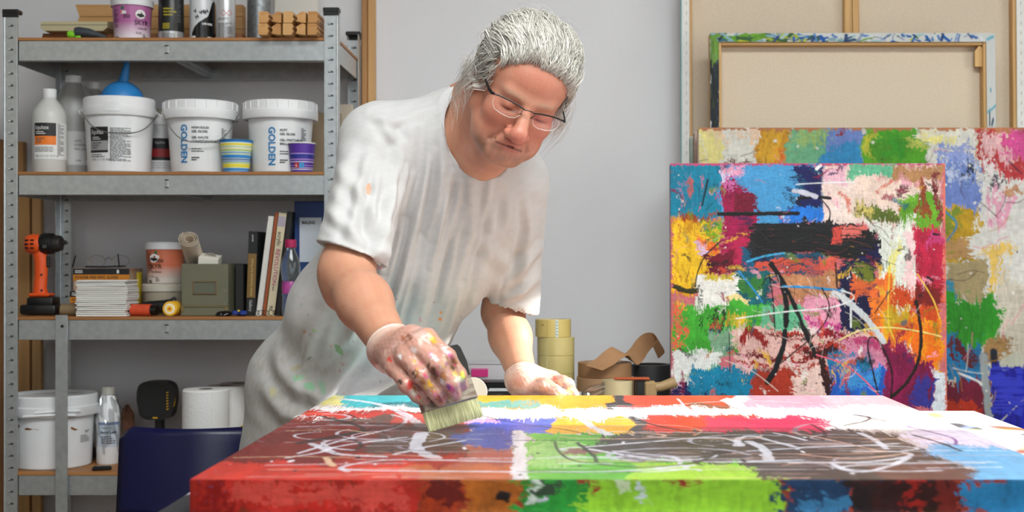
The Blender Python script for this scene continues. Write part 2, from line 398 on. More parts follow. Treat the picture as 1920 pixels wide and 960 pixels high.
    def smear(s, amp, q=.5, fine=0.):
        """drag the wet paint along bristle tracks so that edges feather"""
        Y, X = np.mgrid[0:s.h, 0:s.w]; r = s.rng
        def tracks(h, w, L1, L2):      # one random pull per bristle, slowly varying along the stroke
            a = vnoise(h, w, h/L1, w/1.0, r)-.5; b = vnoise(h, w, h/L2, w/6, r)-.5; t = .75*a+.5*b
            return np.sign(t)*np.maximum(np.abs(t)-.12, 0)*1.4
        tv = tracks(s.h, s.w, 60, 30); th = tracks(s.w, s.h, 60, 30).T
        g = smooth01((vnoise(s.h, s.w, s.h/70, s.w/70, r)-q)/.15+.5)
        wx = (vnoise(s.h, s.w, s.h/30, s.w/30, r)-.5)*amp*.9; wy = (vnoise(s.h, s.w, s.h/30, s.w/30, r)-.5)*amp*.9
        dy = tv*amp*g+(s.n[3]-.5)*fine+wy; dx = th*amp*(1-g)+(vnoise(s.h, s.w, s.h/4, s.w/4, r)-.5)*fine+wx
        yy = np.clip(Y+dy, 0, s.h-1).astype(int); xx = np.clip(X+dx, 0, s.w-1).astype(int)
        s.c = s.c[yy, xx]; s.z = s.z[yy, xx]
    def grain(s, a=.12):
        r = s.rng; t = .5*vnoise(s.h, s.w, s.h/2.5, s.w/7, r)+.5*vnoise(s.h, s.w, s.h/9, s.w/2.2, r)-.5
        sp = smooth01((vnoise(s.h, s.w, s.h/2, s.w/2, r)-.9)/.06)*.35
        s.c = np.clip(s.c*(1+a*3*t[..., None]), 0, 1); s.c = s.c*(1-sp[..., None])+sp[..., None]*np.roll(s.c, (23, 31), (0, 1)); s.z = s.z+t*.15
    def splat(s, n, box, col, r=(1, 3), thick=.8):
        for _ in range(n):
            x = s.rng.uniform(box[0], box[2]); y = s.rng.uniform(box[1], box[3]); k = s.rng.uniform(*r)
            s.stroke([(x, y), (x+s.rng.uniform(-k, k), y+s.rng.uniform(-k, k))], k*1.6, col, thick=thick)
    def scratches(s, n, box, cols, L=(20, 90), wd=(.8, 1.8), a=.8, ang=None):
        for _ in range(n):
            x = s.rng.uniform(box[0], box[2]); y = s.rng.uniform(box[1], box[3]); t = s.rng.uniform(0, 2*PI) if ang is None else s.rng.normal(ang, .35); l = s.rng.uniform(*L)
            k = s.rng.uniform(-.4, .4)
            s.stroke([(x, y), (x+l*.5*math.cos(t), y+l*.5*math.sin(t)), (x+l*math.cos(t+k), y+l*math.sin(t+k))], s.rng.uniform(*wd), cols[s.rng.integers(len(cols))], a=a, dry=.25)
    def mesh(s, name, o, ex, ey, nrm, m, parent, amp=.0009):
        """o = corner of row 0 col 0, ex / ey = full edges, nrm = outward"""
        u = np.linspace(0, 1, s.w)[None, :, None]; v = np.linspace(0, 1, s.h)[:, None, None]
        z = s.z+(s.n[2]-.5)*.12+(s.n[3]-.5)*.10
        zb = z.copy(); zb[:, 0] = zb[:, -1] = 0; zb[0] = zb[-1] = 0
        V = np.asarray(o)+u*np.asarray(ex)+v*np.asarray(ey)+np.asarray(nrm)*(zb*amp)[..., None]
        i = np.arange(s.w*s.h).reshape(s.h, s.w)
        Fq = np.stack([i[:-1, :-1], i[1:, :-1], i[1:, 1:], i[:-1, 1:]], -1).reshape(-1, 4)
        e1, e2 = np.asarray(ex), np.asarray(ey)
        if np.dot(np.cross(e2, e1), nrm) < 0: Fq = Fq[:, ::-1]
        return numesh(name, V.reshape(-1, 3), Fq, m, parent, np.clip(s.c.reshape(-1, 3), 0, 1)**1.14*.72)
PAINTM = colmat('acrylic_paint', .5, bump=.05, bscale=500, spec=.25)
PAINTD = colmat('acrylic_paint_wet', .36, bump=.04, bscale=500, spec=.35)
LINEN = mat('raw_linen', (210, 194, 172), .85, var=.10, vscale=180, bump=.25, bscale=1400)
GESSO = mat('primed_canvas_edge', (222, 222, 218), .7, var=.08, vscale=60, bump=.2, bscale=900)
PINE = wood('pine_bar', (206, 166, 108), (182, 138, 82), 2, .9)
PINEH = wood('pine_bar_lying', (206, 166, 108), (182, 138, 82), 0, .9)

# --- painting standing on the desk (square, front of the stack)
D1 = 3.22
def front_painting():
    s = D1/F; x0, x1 = 35, 1030; y0, y1 = 30, 938; W, Hh = 520, 474
    p = Paint(W, Hh, (205, 120, 130), lambda a, b: ((a-x0)/(x1-x0)*W, (b-y0)/(y1-y0)*Hh), 3, .522)
    T = p.patch; S = p.stroke
    T((30, 25, 215, 235), (8, 138, 168)); T((60, 60, 110, 200), (200, 110, 150), dry=.93, a=.6); T((140, 60, 150, 190), (215, 120, 140), dry=.7)
    T((205, 25, 590, 245), (84, 164, 214), mottle=.1); T((205, 28, 300, 80), (232, 165, 190), dry=.5); T((205, 60, 260, 130), (220, 205, 225), dry=.6)
    T([(215, 90), (280, 90), (325, 140), (340, 240), (352, 330), (325, 405), (235, 400), (225, 300), (210, 150)], (166, 22, 86), rough=14, streak='h', mottle=.5)
    T((225, 80, 285, 130), (215, 120, 180), dry=.6, streak='h'); T((280, 140, 345, 200), (122, 10, 52), dry=.45, streak='h')
    T([(30, 235), (120, 225), (215, 240), (225, 330), (200, 420), (120, 500), (30, 500)], (228, 170, 12), rough=12, mottle=.4)
    T((60, 215, 190, 245), (160, 70, 20), dry=.55); T((150, 240, 222, 320), (120, 175, 30), dry=.5); T((95, 250, 110, 480), (90, 70, 20), dry=.72); T((40, 250, 180, 480), (240, 200, 40), dry=.6)
    T((140, 300, 215, 345), (235, 120, 50), dry=.4); T((140, 310, 175, 345), (210, 190, 215), dry=.5)
    T((172, 345, 290, 425), (118, 10, 46), rough=12, mottle=.5); T((255, 290, 330, 400), (190, 40, 90), dry=.4)
    T((430, 190, 605, 248), (42, 132, 222)); T((486, 30, 580, 195), (26, 32, 98), mottle=.5, rough=4)
    T((578, 28, 1020, 250), (234, 214, 204), mottle=.08, soft=4); T((580, 40, 680, 110), (235, 190, 205), dry=.4)
    T((685, 28, 850, 80), (112, 190, 152)); T((840, 34, 1025, 90), (186, 142, 98)); T((770, 80, 960, 120), (228, 170, 170), dry=.4, streak='h')
    T([(680, 190), (760, 165), (880, 215), (900, 245), (760, 240)], (104, 122, 46), rough=14, mottle=.6); T((680, 160, 760, 220), (205, 190, 110), dry=.5, streak='h')
    T((860, 150, 1015, 262), (108, 166, 44), rough=12, mottle=.4); T((930, 70, 965, 235), (150, 80, 40), dry=.45); T((990, 60, 1015, 240), (140, 60, 60), dry=.5)
    T([(700, 95), (900, 85), (915, 130), (860, 175), (720, 160)], (236, 214, 200), rough=9, mottle=.1)
    T((590, 165, 700, 250), (238, 220, 212), soft=6); T((730, 235, 920, 300), (222, 224, 214), rough=16)
    T((775, 250, 918, 545), (232, 236, 226), rough=8, mottle=.08); T((820, 300, 860, 540), (240, 235, 150), dry=.5); T((880, 260, 912, 500), (240, 205, 205), dry=.5); T((780, 340, 830, 400), (120, 160, 130), dry=.7)
    T((912, 252, 1022, 500), (192, 38, 76), mottle=.4); T((960, 270, 1022, 330), (205, 70, 130), dry=.4)
    T((425, 410, 690, 530), (196, 142, 102), mottle=.3); T((290, 345, 590, 440), (26, 92, 122), rough=12, mottle=.6, streak='h'); T((330, 370, 600, 440), (205, 90, 70), dry=.7, streak='h')
    T((270, 410, 400, 560), (20, 110, 120), rough=14, mottle=.5); T((280, 430, 370, 500), (60, 130, 60), dry=.5)
    T([(318, 250), (420, 240), (560, 242), (690, 243), (750, 270), (785, 300), (800, 388), (690, 398), (560, 362), (420, 350), (330, 372)], (36, 37, 39), rough=14, mottle=.9, thick=1, streak='h')
    T((615, 262, 650, 315), (214, 86, 74), dry=.25); T((655, 258, 725, 300), (222, 120, 110), dry=.3, streak='h'); T((420, 330, 600, 360), (190, 80, 70), dry=.75, streak='h')
    T((560, 370, 700, 420), (214, 100, 80), dry=.45)
    T([(690, 300), (775, 292), (800, 375), (700, 385)], (28, 26, 84), mottle=.6); T((655, 385, 770, 520), (26, 28, 80), rough=10, mottle=.6); T((632, 515, 762, 655), (24, 26, 78), rough=7, mottle=.6)
    T((690, 400, 770, 470), (120, 130, 40), dry=.55); T((670, 430, 760, 480), (240, 240, 230), dry=.9)
    T((128, 428, 285, 560), (236, 236, 230), rough=10, mottle=.06); T((230, 510, 318, 568), (238, 222, 160), rough=6); T((165, 425, 270, 450), (210, 190, 60), dry=.5, streak='h')
    T((520, 505, 645, 640), (236, 166, 188), rough=6, mottle=.15); T((530, 600, 660, 655), (205, 80, 150), dry=.3, streak='h')
    T((30, 535, 385, 725), (74, 176, 56), rough=12, mottle=.3); T((40, 535, 90, 700), (225, 110, 80), dry=.6); T((140, 560, 250, 640), (40, 80, 30), dry=.82)
    T((300, 540, 380, 600), (84, 185, 70)); T((362, 545, 522, 634), (112, 190, 150), rough=3, mottle=.08)
    T((180, 620, 260, 730), (130, 170, 140), dry=.3); T((30, 700, 225, 850), (226, 229, 226), rough=12, dry=.18, mottle=.08); T((150, 760, 230, 850), (110, 190, 70), dry=.6)
    T((30, 828, 150, 960), (30, 26, 90), rough=14, dry=.2); T((110, 765, 350, 960), (0, 136, 172), rough=9)
    T((260, 620, 800, 780), (226, 186, 178), rough=14); T((400, 620, 640, 640), (235, 225, 220), dry=.3, streak='h')
    for i in range(26):
        x = p.rng.uniform(260, 640); y = p.rng.uniform(630, 770); L_ = p.rng.uniform(60, 190)
        S([(x, y), (x+L_*.5, y+p.rng.uniform(-14, 10)), (x+L_, y+p.rng.uniform(-6, 26))], p.rng.uniform(6, 20), [(166, 34, 20), (140, 24, 18), (186, 60, 30), (120, 18, 14)][i % 4], dry=.42, taper=.7)
    S([(290, 660), (330, 632), (385, 690)], 22, (150, 26, 14), dry=.2); S([(560, 640), (660, 650), (730, 700)], 30, (150, 22, 40), dry=.3)
    S([(540, 720), (640, 715), (720, 740)], 26, (70, 18, 16), dry=.35)
    T((330, 760, 640, 960), (176, 60, 34), rough=14, dry=.25); T([(470, 790), (560, 770), (610, 800), (620, 960), (480, 960)], (236, 205, 196), rough=14, dry=.15)
    S([(575, 740), (590, 800), (615, 868)], 26, (60, 24, 20), dry=.4)
    T((640, 650, 810, 780), (214, 140, 168), rough=12, dry=.3, streak='h'); T((690, 650, 800, 700), (190, 70, 120), dry=.4)
    T((755, 430, 850, 650), (236, 132, 44), rough=12, mottle=.35); T((690, 440, 800, 520), (220, 110, 60), dry=.6)
    T((805, 545, 1022, 800), (241, 168, 16), rough=10, mottle=.25); T((838, 480, 1020, 590), (210, 84, 28), rough=14, dry=.15); T((905, 478, 1018, 535), (130, 36, 30), dry=.25)
    T((815, 545, 900, 640), (200, 170, 40), dry=.4); T((840, 600, 1015, 780), (235, 120, 20), dry=.68)
    T((600, 715, 745, 790), (30, 130, 170), dry=.4, streak='h'); T((610, 770, 840, 960), (32, 100, 190), rough=12, mottle=.4); T((640, 780, 780, 840), (70, 150, 210), dry=.5, streak='h')
    T([(795, 668), (850, 665), (895, 690), (905, 740), (980, 760), (985, 880), (800, 960), (795, 780)], (142, 20, 82), rough=9, mottle=.5); T((900, 800, 980, 900), (60, 60, 150), dry=.5)
    T((978, 785, 1030, 960), (218, 224, 230), rough=5, mottle=.08)
    pal = [(20, 40, 90), (150, 20, 70), (30, 110, 130), (235, 232, 226), (60, 30, 26), (214, 90, 60), (120, 140, 40), (236, 170, 190), (24, 26, 30), (235, 190, 60)]
    for i in range(170):
        x, y = p.rng.uniform(45, 1015), p.rng.uniform(45, 880); t_ = p.rng.choice([0, PI/2, .8, -.6]); l = p.rng.uniform(14, 60); cc = pal[p.rng.integers(10)]
        S([(x, y), (x+l*.5*math.cos(t_)+4, y+l*.5*math.sin(t_)), (x+l*math.cos(t_), y+l*math.sin(t_))], p.rng.uniform(5, 20), cc, dry=.62, a=.75)
    p.smear(20, .5, 6); p.grain(.13)
    for i in range(9): S([(330+p.rng.uniform(-10, 60), 252+i*12), (540, 250+i*12+p.rng.uniform(-5, 5)), (760+p.rng.uniform(-60, 40), 282+i*11)], p.rng.uniform(10, 18), (30, 31, 34), dry=.22)
    T((618, 262, 650, 315), (214, 86, 74), dry=.3); T((655, 262, 722, 296), (222, 120, 110), dry=.4, streak='h')
    K = (24, 24, 26)
    S([(210, 213), (350, 212), (495, 211)], 15, K, dry=.12); S([(500, 155), (560, 152), (612, 156)], 11, K); S([(580, 160), (610, 200), (607, 240)], 5, K)
    S([(482, 130), (520, 136), (560, 150)], 19, (206, 208, 222)); S([(490, 106), (600, 100), (700, 98)], 4, (235, 240, 245)); S([(565, 50), (578, 36)], 12, (240, 240, 240))
    S([(398, 395), (432, 450), (450, 530), (450, 615)], 19, K, dry=.1); S([(446, 635), (440, 690)], 17, K); S([(440, 690), (415, 760), (384, 818)], 20, K, dry=.08)
    S([(430, 440), (480, 540), (520, 640), (556, 722)], 15, K, dry=.12); S([(390, 430), (404, 520), (410, 632)], 5, K); S([(365, 470), (385, 440), (410, 460)], 4, K)
    S([(310, 386), (370, 366), (445, 354)], 7, (70, 176, 220)); S([(440, 474), (540, 478), (655, 490)], 9, (40, 150, 205)); S([(280, 420), (330, 480), (365, 530)], 6, (50, 150, 210))
    S([(625, 498), (680, 535), (740, 590), (800, 672)], 21, (214, 218, 220)); S([(270, 590), (450, 565), (600, 552), (685, 525), (690, 503), (650, 490)], 4.5, (240, 242, 242)); S([(684, 553), (684, 620)], 6, (240, 242, 242))
    S([(640, 668), (720, 632), (830, 622), (950, 640), (1010, 655)], 4.5, (238, 232, 150)); S([(825, 400), (818, 560), (822, 620), (838, 662)], 5, (235, 205, 70)); S([(925, 430), (980, 520), (1003, 590)], 5, (238, 200, 80))
    S([(782, 868), (760, 770), (744, 690), (757, 655), (790, 680), (830, 780), (826, 868)], 6, (40, 18, 34)); S([(920, 528), (936, 640), (926, 740), (884, 818), (828, 872)], 12, (40, 30, 20), dry=.1)
    S([(580, 480), (606, 540), (592, 600), (540, 660), (430, 750)], 4.5, (40, 22, 24)); S([(215, 312), (160, 365), (132, 425), (124, 475)], 5, (50, 30, 24)); S([(170, 90), (150, 180)], 6, (20, 40, 50), dry=.4)
    S([(560, 720), (650, 750), (720, 800), (782, 864)], 5, (235, 110, 130)); S([(770, 570), (825, 490)], 4, (60, 40, 20)); S([(630, 390), (635, 480)], 6, (60, 30, 26)); S([(40, 470), (90, 490), (130, 490)], 18, (60, 60, 20), dry=.4)
    S([(245, 640), (248, 780)], 3, (40, 40, 40)); S([(960, 440), (980, 452)], 8, (60, 16, 26)); S([(985, 285), (1002, 288)], 8, (40, 20, 30)); S([(230, 740), (330, 780), (420, 850)], 3, (230, 215, 205))
    p.scratches(50, (300, 240, 800, 400), [(60, 62, 64), (20, 20, 22), (120, 60, 55)], ang=.1, wd=(1.5, 3)); p.scratches(60, (40, 40, 1015, 860), [(240, 225, 220), (40, 30, 40), (225, 140, 150)], L=(15, 60)); p.scratches(40, (380, 420, 800, 640), [(40, 36, 40), (235, 225, 215)], ang=.7)
    p.splat(70, (50, 50, 1010, 850), (235, 225, 225), (1, 3)); p.splat(60, (50, 50, 1010, 850), (40, 30, 50), (1, 3))
    T((30, 22, 1034, 36), (196, 84, 128), dry=.35, streak='h'); T((1020, 30, 1034, 930), (226, 128, 110), dry=.3); T((30, 240, 40, 940), (190, 110, 120), dry=.4)
    wd = 518*s; bot = .7415; hg = P(1260, 305, D1)[2]-bot
    lean = .03
    root = thing('square_painting', 'square abstract painting in teal, black, yellow and crimson standing on the desk', 'painting', (P(1258, 0, D1)[0], D1, bot))
    R = Matrix.Rotation(-lean, 3, 'X'); root.rotation_euler = (-lean, 0, 0)
    p.mesh('painted_face', (0, 0, hg), (wd, 0, 0), (0, 0, -hg), (0, -1, 0), PAINTM, root, .0011)
    MB().box((wd/2, .0185, hg/2), (wd-.001, .036, hg-.001), bev=.002).build('canvas_edge', mat('painted_canvas_edge', (196, 120, 130), .6, c2=(60, 120, 150), vscale=9), root)
front_painting()

# --- taller painting behind it, standing on the floor
D2 = 3.62
def back_painting():
    s = D2/F; x0, x1, y0, y1 = 1313, 2060, 236, 1010; W, Hh = 500, 518
    p = Paint(W, Hh, (214, 206, 196), lambda a, b: ((a-x0)/(x1-x0)*W, (b-y0)/(y1-y0)*Hh), 9, .67); T = p.patch; S = p.stroke
    T((1310, 230, 1425, 330), (228, 226, 216), mottle=.1); T((1310, 236, 1350, 320), (232, 222, 150), dry=.45); T((1355, 290, 1420, 320), (120, 60, 50), dry=.7, streak='h'); T((1330, 245, 1420, 260), (235, 200, 170), dry=.6, streak='h')
    T((1420, 232, 1500, 320), (204, 150, 22), mottle=.4); T((1460, 270, 1500, 310), (222, 120, 40), dry=.5); T((1430, 240, 1470, 300), (225, 175, 40), dry=.4)
    T((1488, 232, 1580, 330), (120, 184, 144), rough=9); T((1500, 240, 1600, 262), (160, 190, 120), dry=.5, streak='h'); T((1548, 262, 1632, 330), (52, 146, 196), rough=8); T((1562, 240, 1632, 272), (120, 144, 204), dry=.15); T((1570, 240, 1582, 262), (150, 50, 60), dry=.3)
    T((1628, 232, 1742, 330), (92, 168, 30), rough=5, mottle=.35); T((1660, 240, 1690, 300), (60, 160, 30), dry=.3); T((1700, 255, 1740, 280), (190, 200, 100), dry=.4); T((1632, 240, 1650, 300), (190, 190, 60), dry=.5)
    T((1738, 232, 1860, 320), (224, 222, 212), rough=9, mottle=.08); T((1745, 240, 1800, 270), (235, 225, 150), dry=.5); T((1760, 270, 1840, 300), (150, 165, 215), dry=.5, streak='h')
    T((1842, 232, 2060, 345), (196, 62, 66), rough=12, mottle=.35); T((1850, 240, 1920, 300), (232, 190, 190), dry=.55); T((1895, 245, 1950, 290), (225, 90, 160), dry=.2); T((1850, 300, 1880, 345), (230, 215, 215), dry=.4)
    T((1765, 300, 1845, 385), (124, 146, 206), rough=7, mottle=.2); T((1780, 305, 1840, 330), (190, 200, 225), dry=.5); T((1810, 310, 1826, 326), (40, 50, 70), dry=.35)
    T((1765, 380, 1850, 500), (196, 160, 30), rough=10, mottle=.45); T((1765, 395, 1800, 480), (130, 150, 50), dry=.4); T((1770, 440, 1840, 480), (190, 150, 100), dry=.4, streak='h')
    T((1836, 325, 2060, 560), (228, 226, 220), rough=10, mottle=.08); T((1850, 460, 1900, 545), (235, 200, 110), dry=.6); T((1845, 350, 1905, 420), (228, 170, 190), dry=.78); T((1890, 345, 1912, 370), (196, 150, 110), dry=.2); T((1840, 325, 1900, 345), (80, 80, 90), dry=.75, streak='h')
    T((1765, 490, 1860, 560), (176, 160, 120), dry=.2); T((1772, 530, 1800, 580), (60, 160, 190), dry=.4)
    T((1765, 550, 1905, 650), (56, 160, 40), rough=14, mottle=.35); T((1880, 540, 1960, 690), (214, 206, 190), rough=10); T((1850, 640, 1900, 680), (176, 140, 90), dry=.2)
    T((1765, 635, 1845, 712), (30, 130, 180), rough=12, mottle=.4); T((1790, 640, 1830, 680), (110, 40, 50), dry=.55); T((1765, 705, 1855, 1000), (128, 30, 62), rough=9, mottle=.4); T((1770, 740, 1830, 790), (190, 60, 30), dry=.45)
    p.smear(22, .4, 7); p.grain(.12)
    S([(1846, 670), (1850, 720), (1858, 800)], 14, (170, 178, 180)); S([(1866, 660), (1870, 790)], 12, (40, 44, 56)); S([(1800, 700), (1835, 715), (1842, 722)], 4, (235, 235, 235))
    T((1862, 680, 2060, 1000), (30, 34, 170), rough=7, mottle=.7); T((1880, 660, 1960, 690), (205, 205, 190), dry=.3); S([(1868, 800), (1925, 745)], 2, (225, 225, 215)); T((1862, 690, 1920, 780), (60, 70, 200), dry=.6, streak='h')
    S([(1778, 395), (1800, 420), (1782, 450)], 3, (60, 140, 190)); S([(1900, 300), (1925, 325)], 2, (40, 40, 70))
    p.scratches(90, (1320, 240, 1920, 800), [(240, 236, 228), (90, 60, 60), (200, 150, 60), (235, 150, 170)], L=(10, 60)); p.splat(60, (1320, 240, 1920, 780), (240, 235, 230), (1, 3)); p.splat(40, (1320, 240, 1920, 780), (70, 40, 40), (1, 2))
    T((1310, 232, 2062, 240), (190, 130, 90), dry=.35, streak='h')
    wd = (x1-x0)*s; top = P(0, 236, D2)[2]; hg = (y1-y0)*s; lean = .045
    h2 = top/math.cos(lean)
    root = thing('tall_painting', 'tall abstract painting with green, white and cobalt patches behind the square one', 'painting', (P(x0, 0, D2)[0], D2-.02, 0), rot=(-lean, 0, 0))
    p.mesh('painted_face', (0, 0, h2), (wd, 0, 0), (0, 0, -hg), (0, -1, 0), PAINTM, root, .001)
    MB().box((wd/2, .0205, h2/2), (wd-.001, .04, h2-.001), bev=.002).build('canvas_edge', mat('cream_canvas_edge', (222, 206, 184), .7, c2=(190, 120, 90), vscale=12), root)
back_painting()
# two more stacked canvases of which only the edges show, tucked behind the tall painting
for k, (px, top, c, cc) in enumerate(((1305, 244, (196, 186, 170), (120, 60, 40)), (1297, 252, (206, 210, 196), (90, 120, 110)))):
    d = 3.70+.035*k; x = P(px, 0, d)[0]; hz = P(0, top, d)[2]
    root = thing('stacked_canvas', ['canvas with brown smeared edge right behind the tall painting', 'canvas with pale green edge hindmost in the stack behind tall painting'][k], 'canvas', (x, d-.01, 0), group='canvases stacked behind the tall painting', rot=(-.04, 0, 0))
    MB().box((.52, .012, hz/2), (1.04, .022, hz), bev=.002).build('stretched_canvas', mat('stacked_edge_%d' % k, c, .7, c2=cc, vscale=16), root)
    MB().box((.0, .012, hz/2), (.0015, .012, hz-.01)).build('staple_strip', mat('strip_%d' % k, cc, .7), root)

# --- canvases seen from the back
def canvas_back(name, label, px0, px1, pytop, d, bar, thick, lean, edgepaint=None, mid=None, right=True):
    s = d/F; x0 = P(px0, 0, d)[0]; wd = (px1-px0)*s; hz = P(0, pytop, d)[2]/math.cos(lean)
    root = thing(name, label, 'canvas', (x0, d, 0), rot=(-lean, 0, 0))
    MB().box((wd/2, thick-.002, hz/2), (wd-.004, .003, hz-.004)).build('linen_back', LINEN, root)
    bw = bar
    for sx, cx in ((0, bw/2), (1, wd-bw/2)):
        MB().box((cx, thick/2+.002, hz/2), (bw, thick-.004, hz), bev=.002).build('stretcher_bar', PINE, root)
    for z in (hz-bw/2, bw/2):
        MB().box((wd/2, thick/2+.003, z), (wd-2*bw, thick-.006, bw), bev=.002).build('stretcher_bar', PINEH, root)
    if mid: MB().box((mid*wd, thick/2+.004, hz/2), (mid_w, thick-.008, hz-2*bw), bev=.003).box((mid*wd+.004, .001, hz/2), (.006, .006, hz-2*bw)).build('centre_bar', PINE, root)
    return root, wd, hz, s
mid_w = .045
# big one against the wall
root, wd, hz, s = canvas_back('large_canvas', 'huge raw linen canvas seen from behind, leaning on the wall', 1281, 1925, -190, 3.93, .030, .038, .018, mid=(1603-1281)/(1925-1281))
for cx in (.0105, wd-.008):
    MB().box((cx, .0, hz/2), (.022, .002, hz)).build('folded_edge', GESSO, root)
    st = MB()
    z = 1.2
    while z < hz-.02: st.box((cx+.002, -.0014, z), (.0012, .0008, .011)); z += .030
    o = st.build('staples', mat('staple_steel', (120, 122, 120), .35, metal=.9), root); o['kind'] = 'stuff'
MB().box((-.0015, .019, hz/2), (.003, .038, hz)).build('painted_side', mat('teal_smeared_side', (176, 206, 204), .6, c2=(120, 178, 184), vscale=6), root)
# smaller one with a messy painted edge
def messy(px_len, n, seed, vertical):
    W, Hh = (26, 300) if vertical else (460, 24)
    p = Paint(W, Hh, (222, 224, 222), lambda a, b: (a*W, b*Hh), seed)
    return p, W, Hh
d = 3.80; root, wd, hz, s = canvas_back('medium_canvas', 'paint spattered canvas seen from behind with a bare linen back', 1335, 1877, 56, d, .034, .042, .03)
bw = .026
p, W, Hh = messy(0, 0, 21, False)
r = p.rng
for i in range(70):
    f = abs(r.normal(0, .22)); c = [(120, 176, 40), (60, 110, 60), (60, 110, 140), (150, 190, 200), (30, 60, 50), (190, 200, 60)][r.integers(6)]
    p.stroke([(f, r.uniform(0, 1)), (f+r.uniform(.01, .05), r.uniform(0, 1))], r.uniform(3, 9), c)
for i in range(60):
    f = r.uniform(.2, .95); c = [(30, 110, 190), (100, 150, 210), (160, 175, 200), (230, 235, 235), (40, 80, 140), (180, 210, 215)][r.integers(6)]
    p.stroke([(f, r.uniform(0, 1)), (f+r.uniform(.0, .025), r.uniform(0, 1))], r.uniform(2, 6), c)
p.splat(40, (0, 0, 1, 1), (60, 110, 80), (.002, .01))
for i in range(24): p.stroke([(r.uniform(.3, 1), r.uniform(0, 1)), (r.uniform(.3, 1), r.uniform(0, 1))][:1]*2, r.uniform(2, 4), (50, 110, 90))
p.mesh('painted_top_fold', (0, -.001, hz), (wd, 0, 0), (0, 0, -bw), (0, -1, 0), PAINTM, root, .002)
for side in (0, 1):
    p, W, Hh = messy(0, 0, 31+side, True); r = p.rng
    if side == 0:
        p.patch((-.1, .0, 1.1, .12), (110, 150, 60), mottle=.6); p.patch((-.1, .1, 1.1, .42), (34, 44, 48), rough=6, mottle=.9); p.patch((-.1, .5, 1.1, .56), (20, 60, 100), rough=4)
        for i in range(50): p.stroke([(r.uniform(0, 1), r.uniform(0, .4)), (r.uniform(0, 1), r.uniform(0, .4))][:1]*1+[(r.uniform(0, 1), r.uniform(0, .35))][:0]+[(r.uniform(0, 1), r.uniform(0, .4))][:0]+[(.5, .2)][:0] or [(0, 0)], 1, (0, 0, 0)) if False else p.splat(1, (0, 0, 1, .42), [(90, 120, 170), (150, 190, 60), (180, 190, 200), (20, 30, 30), (20, 120, 150)][r.integers(5)], (.02, .06))
    else:
        for i in range(16): y = r.uniform(0, 1); p.stroke([(r.uniform(0, 1), y), (r.uniform(0, 1), y+r.uniform(.0, .05))], r.uniform(2, 5), [(60, 170, 200), (230, 170, 130), (110, 190, 210), (40, 80, 100)][r.integers(4)], dry=.3)
    p.mesh('painted_side_fold', (0 if side == 0 else wd-bw, -.0012, hz), (bw, 0, 0), (0, 0, -.9), (0, -1, 0), PAINTM, root, .0025)
MB().prism([(0, 0), (.022, 0), (.022, .055), (.012, .062), (0, .045)], .012, Matrix.Translation((wd-.034-.021, .024, hz-.034-.062)) @ Matrix.Rotation(PI/2, 4, 'X')).build('corner_wedge', PINE, root)
pen = MB()
q = lambda a, b: ((a-1335)*s, .0392, hz-(b-56)*s)
for ln in ([(1618, 134), (1690, 137), (1690, 113), (1730, 113)], [(1618, 134), (1630, 160), (1660, 163), (1682, 182), (1712, 183)], [(1712, 183), (1714, 210), (1695, 232)], [(1795, 180), (1850, 181)]):
    pen.tube([q(*a) for a in ln], .0006, 4)
pen.build('pencil_lines', mat('faint_pencil', (176, 164, 148), .9), root)
fl = MB()
for a, b, r_ in ((1592, 100, 3), (1686, 148, 2), (1562, 94, 1.2)): fl.lathe([(0, .0004), (r_*s, .0004), (r_*s, 0)], 8, q(a, b), frame((0, -1, 0)))
fl.build('paint_flecks', mat('blue_grey_fleck', (120, 130, 140), .6), root)
# ------------------------------------------------------------------ work table and the canvas being painted
ZT = .787; ZCV = .832; HC = H-ZCV
TAB = thing('work_table', 'paint spattered white work table under the canvas', 'table', (.188, 2.31, 0))
def table_top():
    W, Hh = 240, 200; p = Paint(W, Hh, (226, 227, 232), lambda a, b: (a*W, b*Hh), 5)
    cols = [(180, 195, 230), (235, 200, 205), (205, 225, 120), (150, 160, 180), (60, 60, 66), (200, 210, 235), (226, 226, 160), (40, 42, 46), (170, 90, 60)]
    for i in range(260):
        x, y = p.rng.uniform(0, 1, 2); p.stroke([(x, y), (x+p.rng.normal(0, .02), y+p.rng.normal(0, .02))], p.rng.uniform(1, 7), cols[p.rng.integers(len(cols))], dry=.2, a=.8)
    p.patch((-.02, .86, .25, 1.02), (60, 60, 64), dry=.3)
    p.mesh('painted_top', (-.718, .60, ZT), (1.436, 0, 0), (0, -1.2, 0), (0, 0, 1), PAINTM, TAB, .0006)
table_top()
MB().box((0, 0, ZT-.0155), (1.435, 1.199, .03), bev=.003).build('table_top', mat('table_edge', (196, 192, 186), .6, c2=(60, 60, 62), vscale=18), TAB)
LEGM = mat('grey_table_leg', (120, 122, 124), .5, metal=.3)
for sx in (-1, 1):
    for sy in (-1, 1): MB().box((sx*.66, sy*.54, (ZT-.03)/2), (.05, .05, ZT-.03), bev=.004).build('leg', LEGM, TAB)
for sy in (-1, 1): MB().box((0, sy*.54, ZT-.07), (1.28, .025, .07)).build('apron', LEGM, TAB)
CX0, CX1, CY0, CY1 = -.4845, .678, 1.722, 2.80
CAN = thing('flat_canvas', 'large abstract canvas with red, green and white strokes lying on the table', 'painting', (0, 0, ZT))
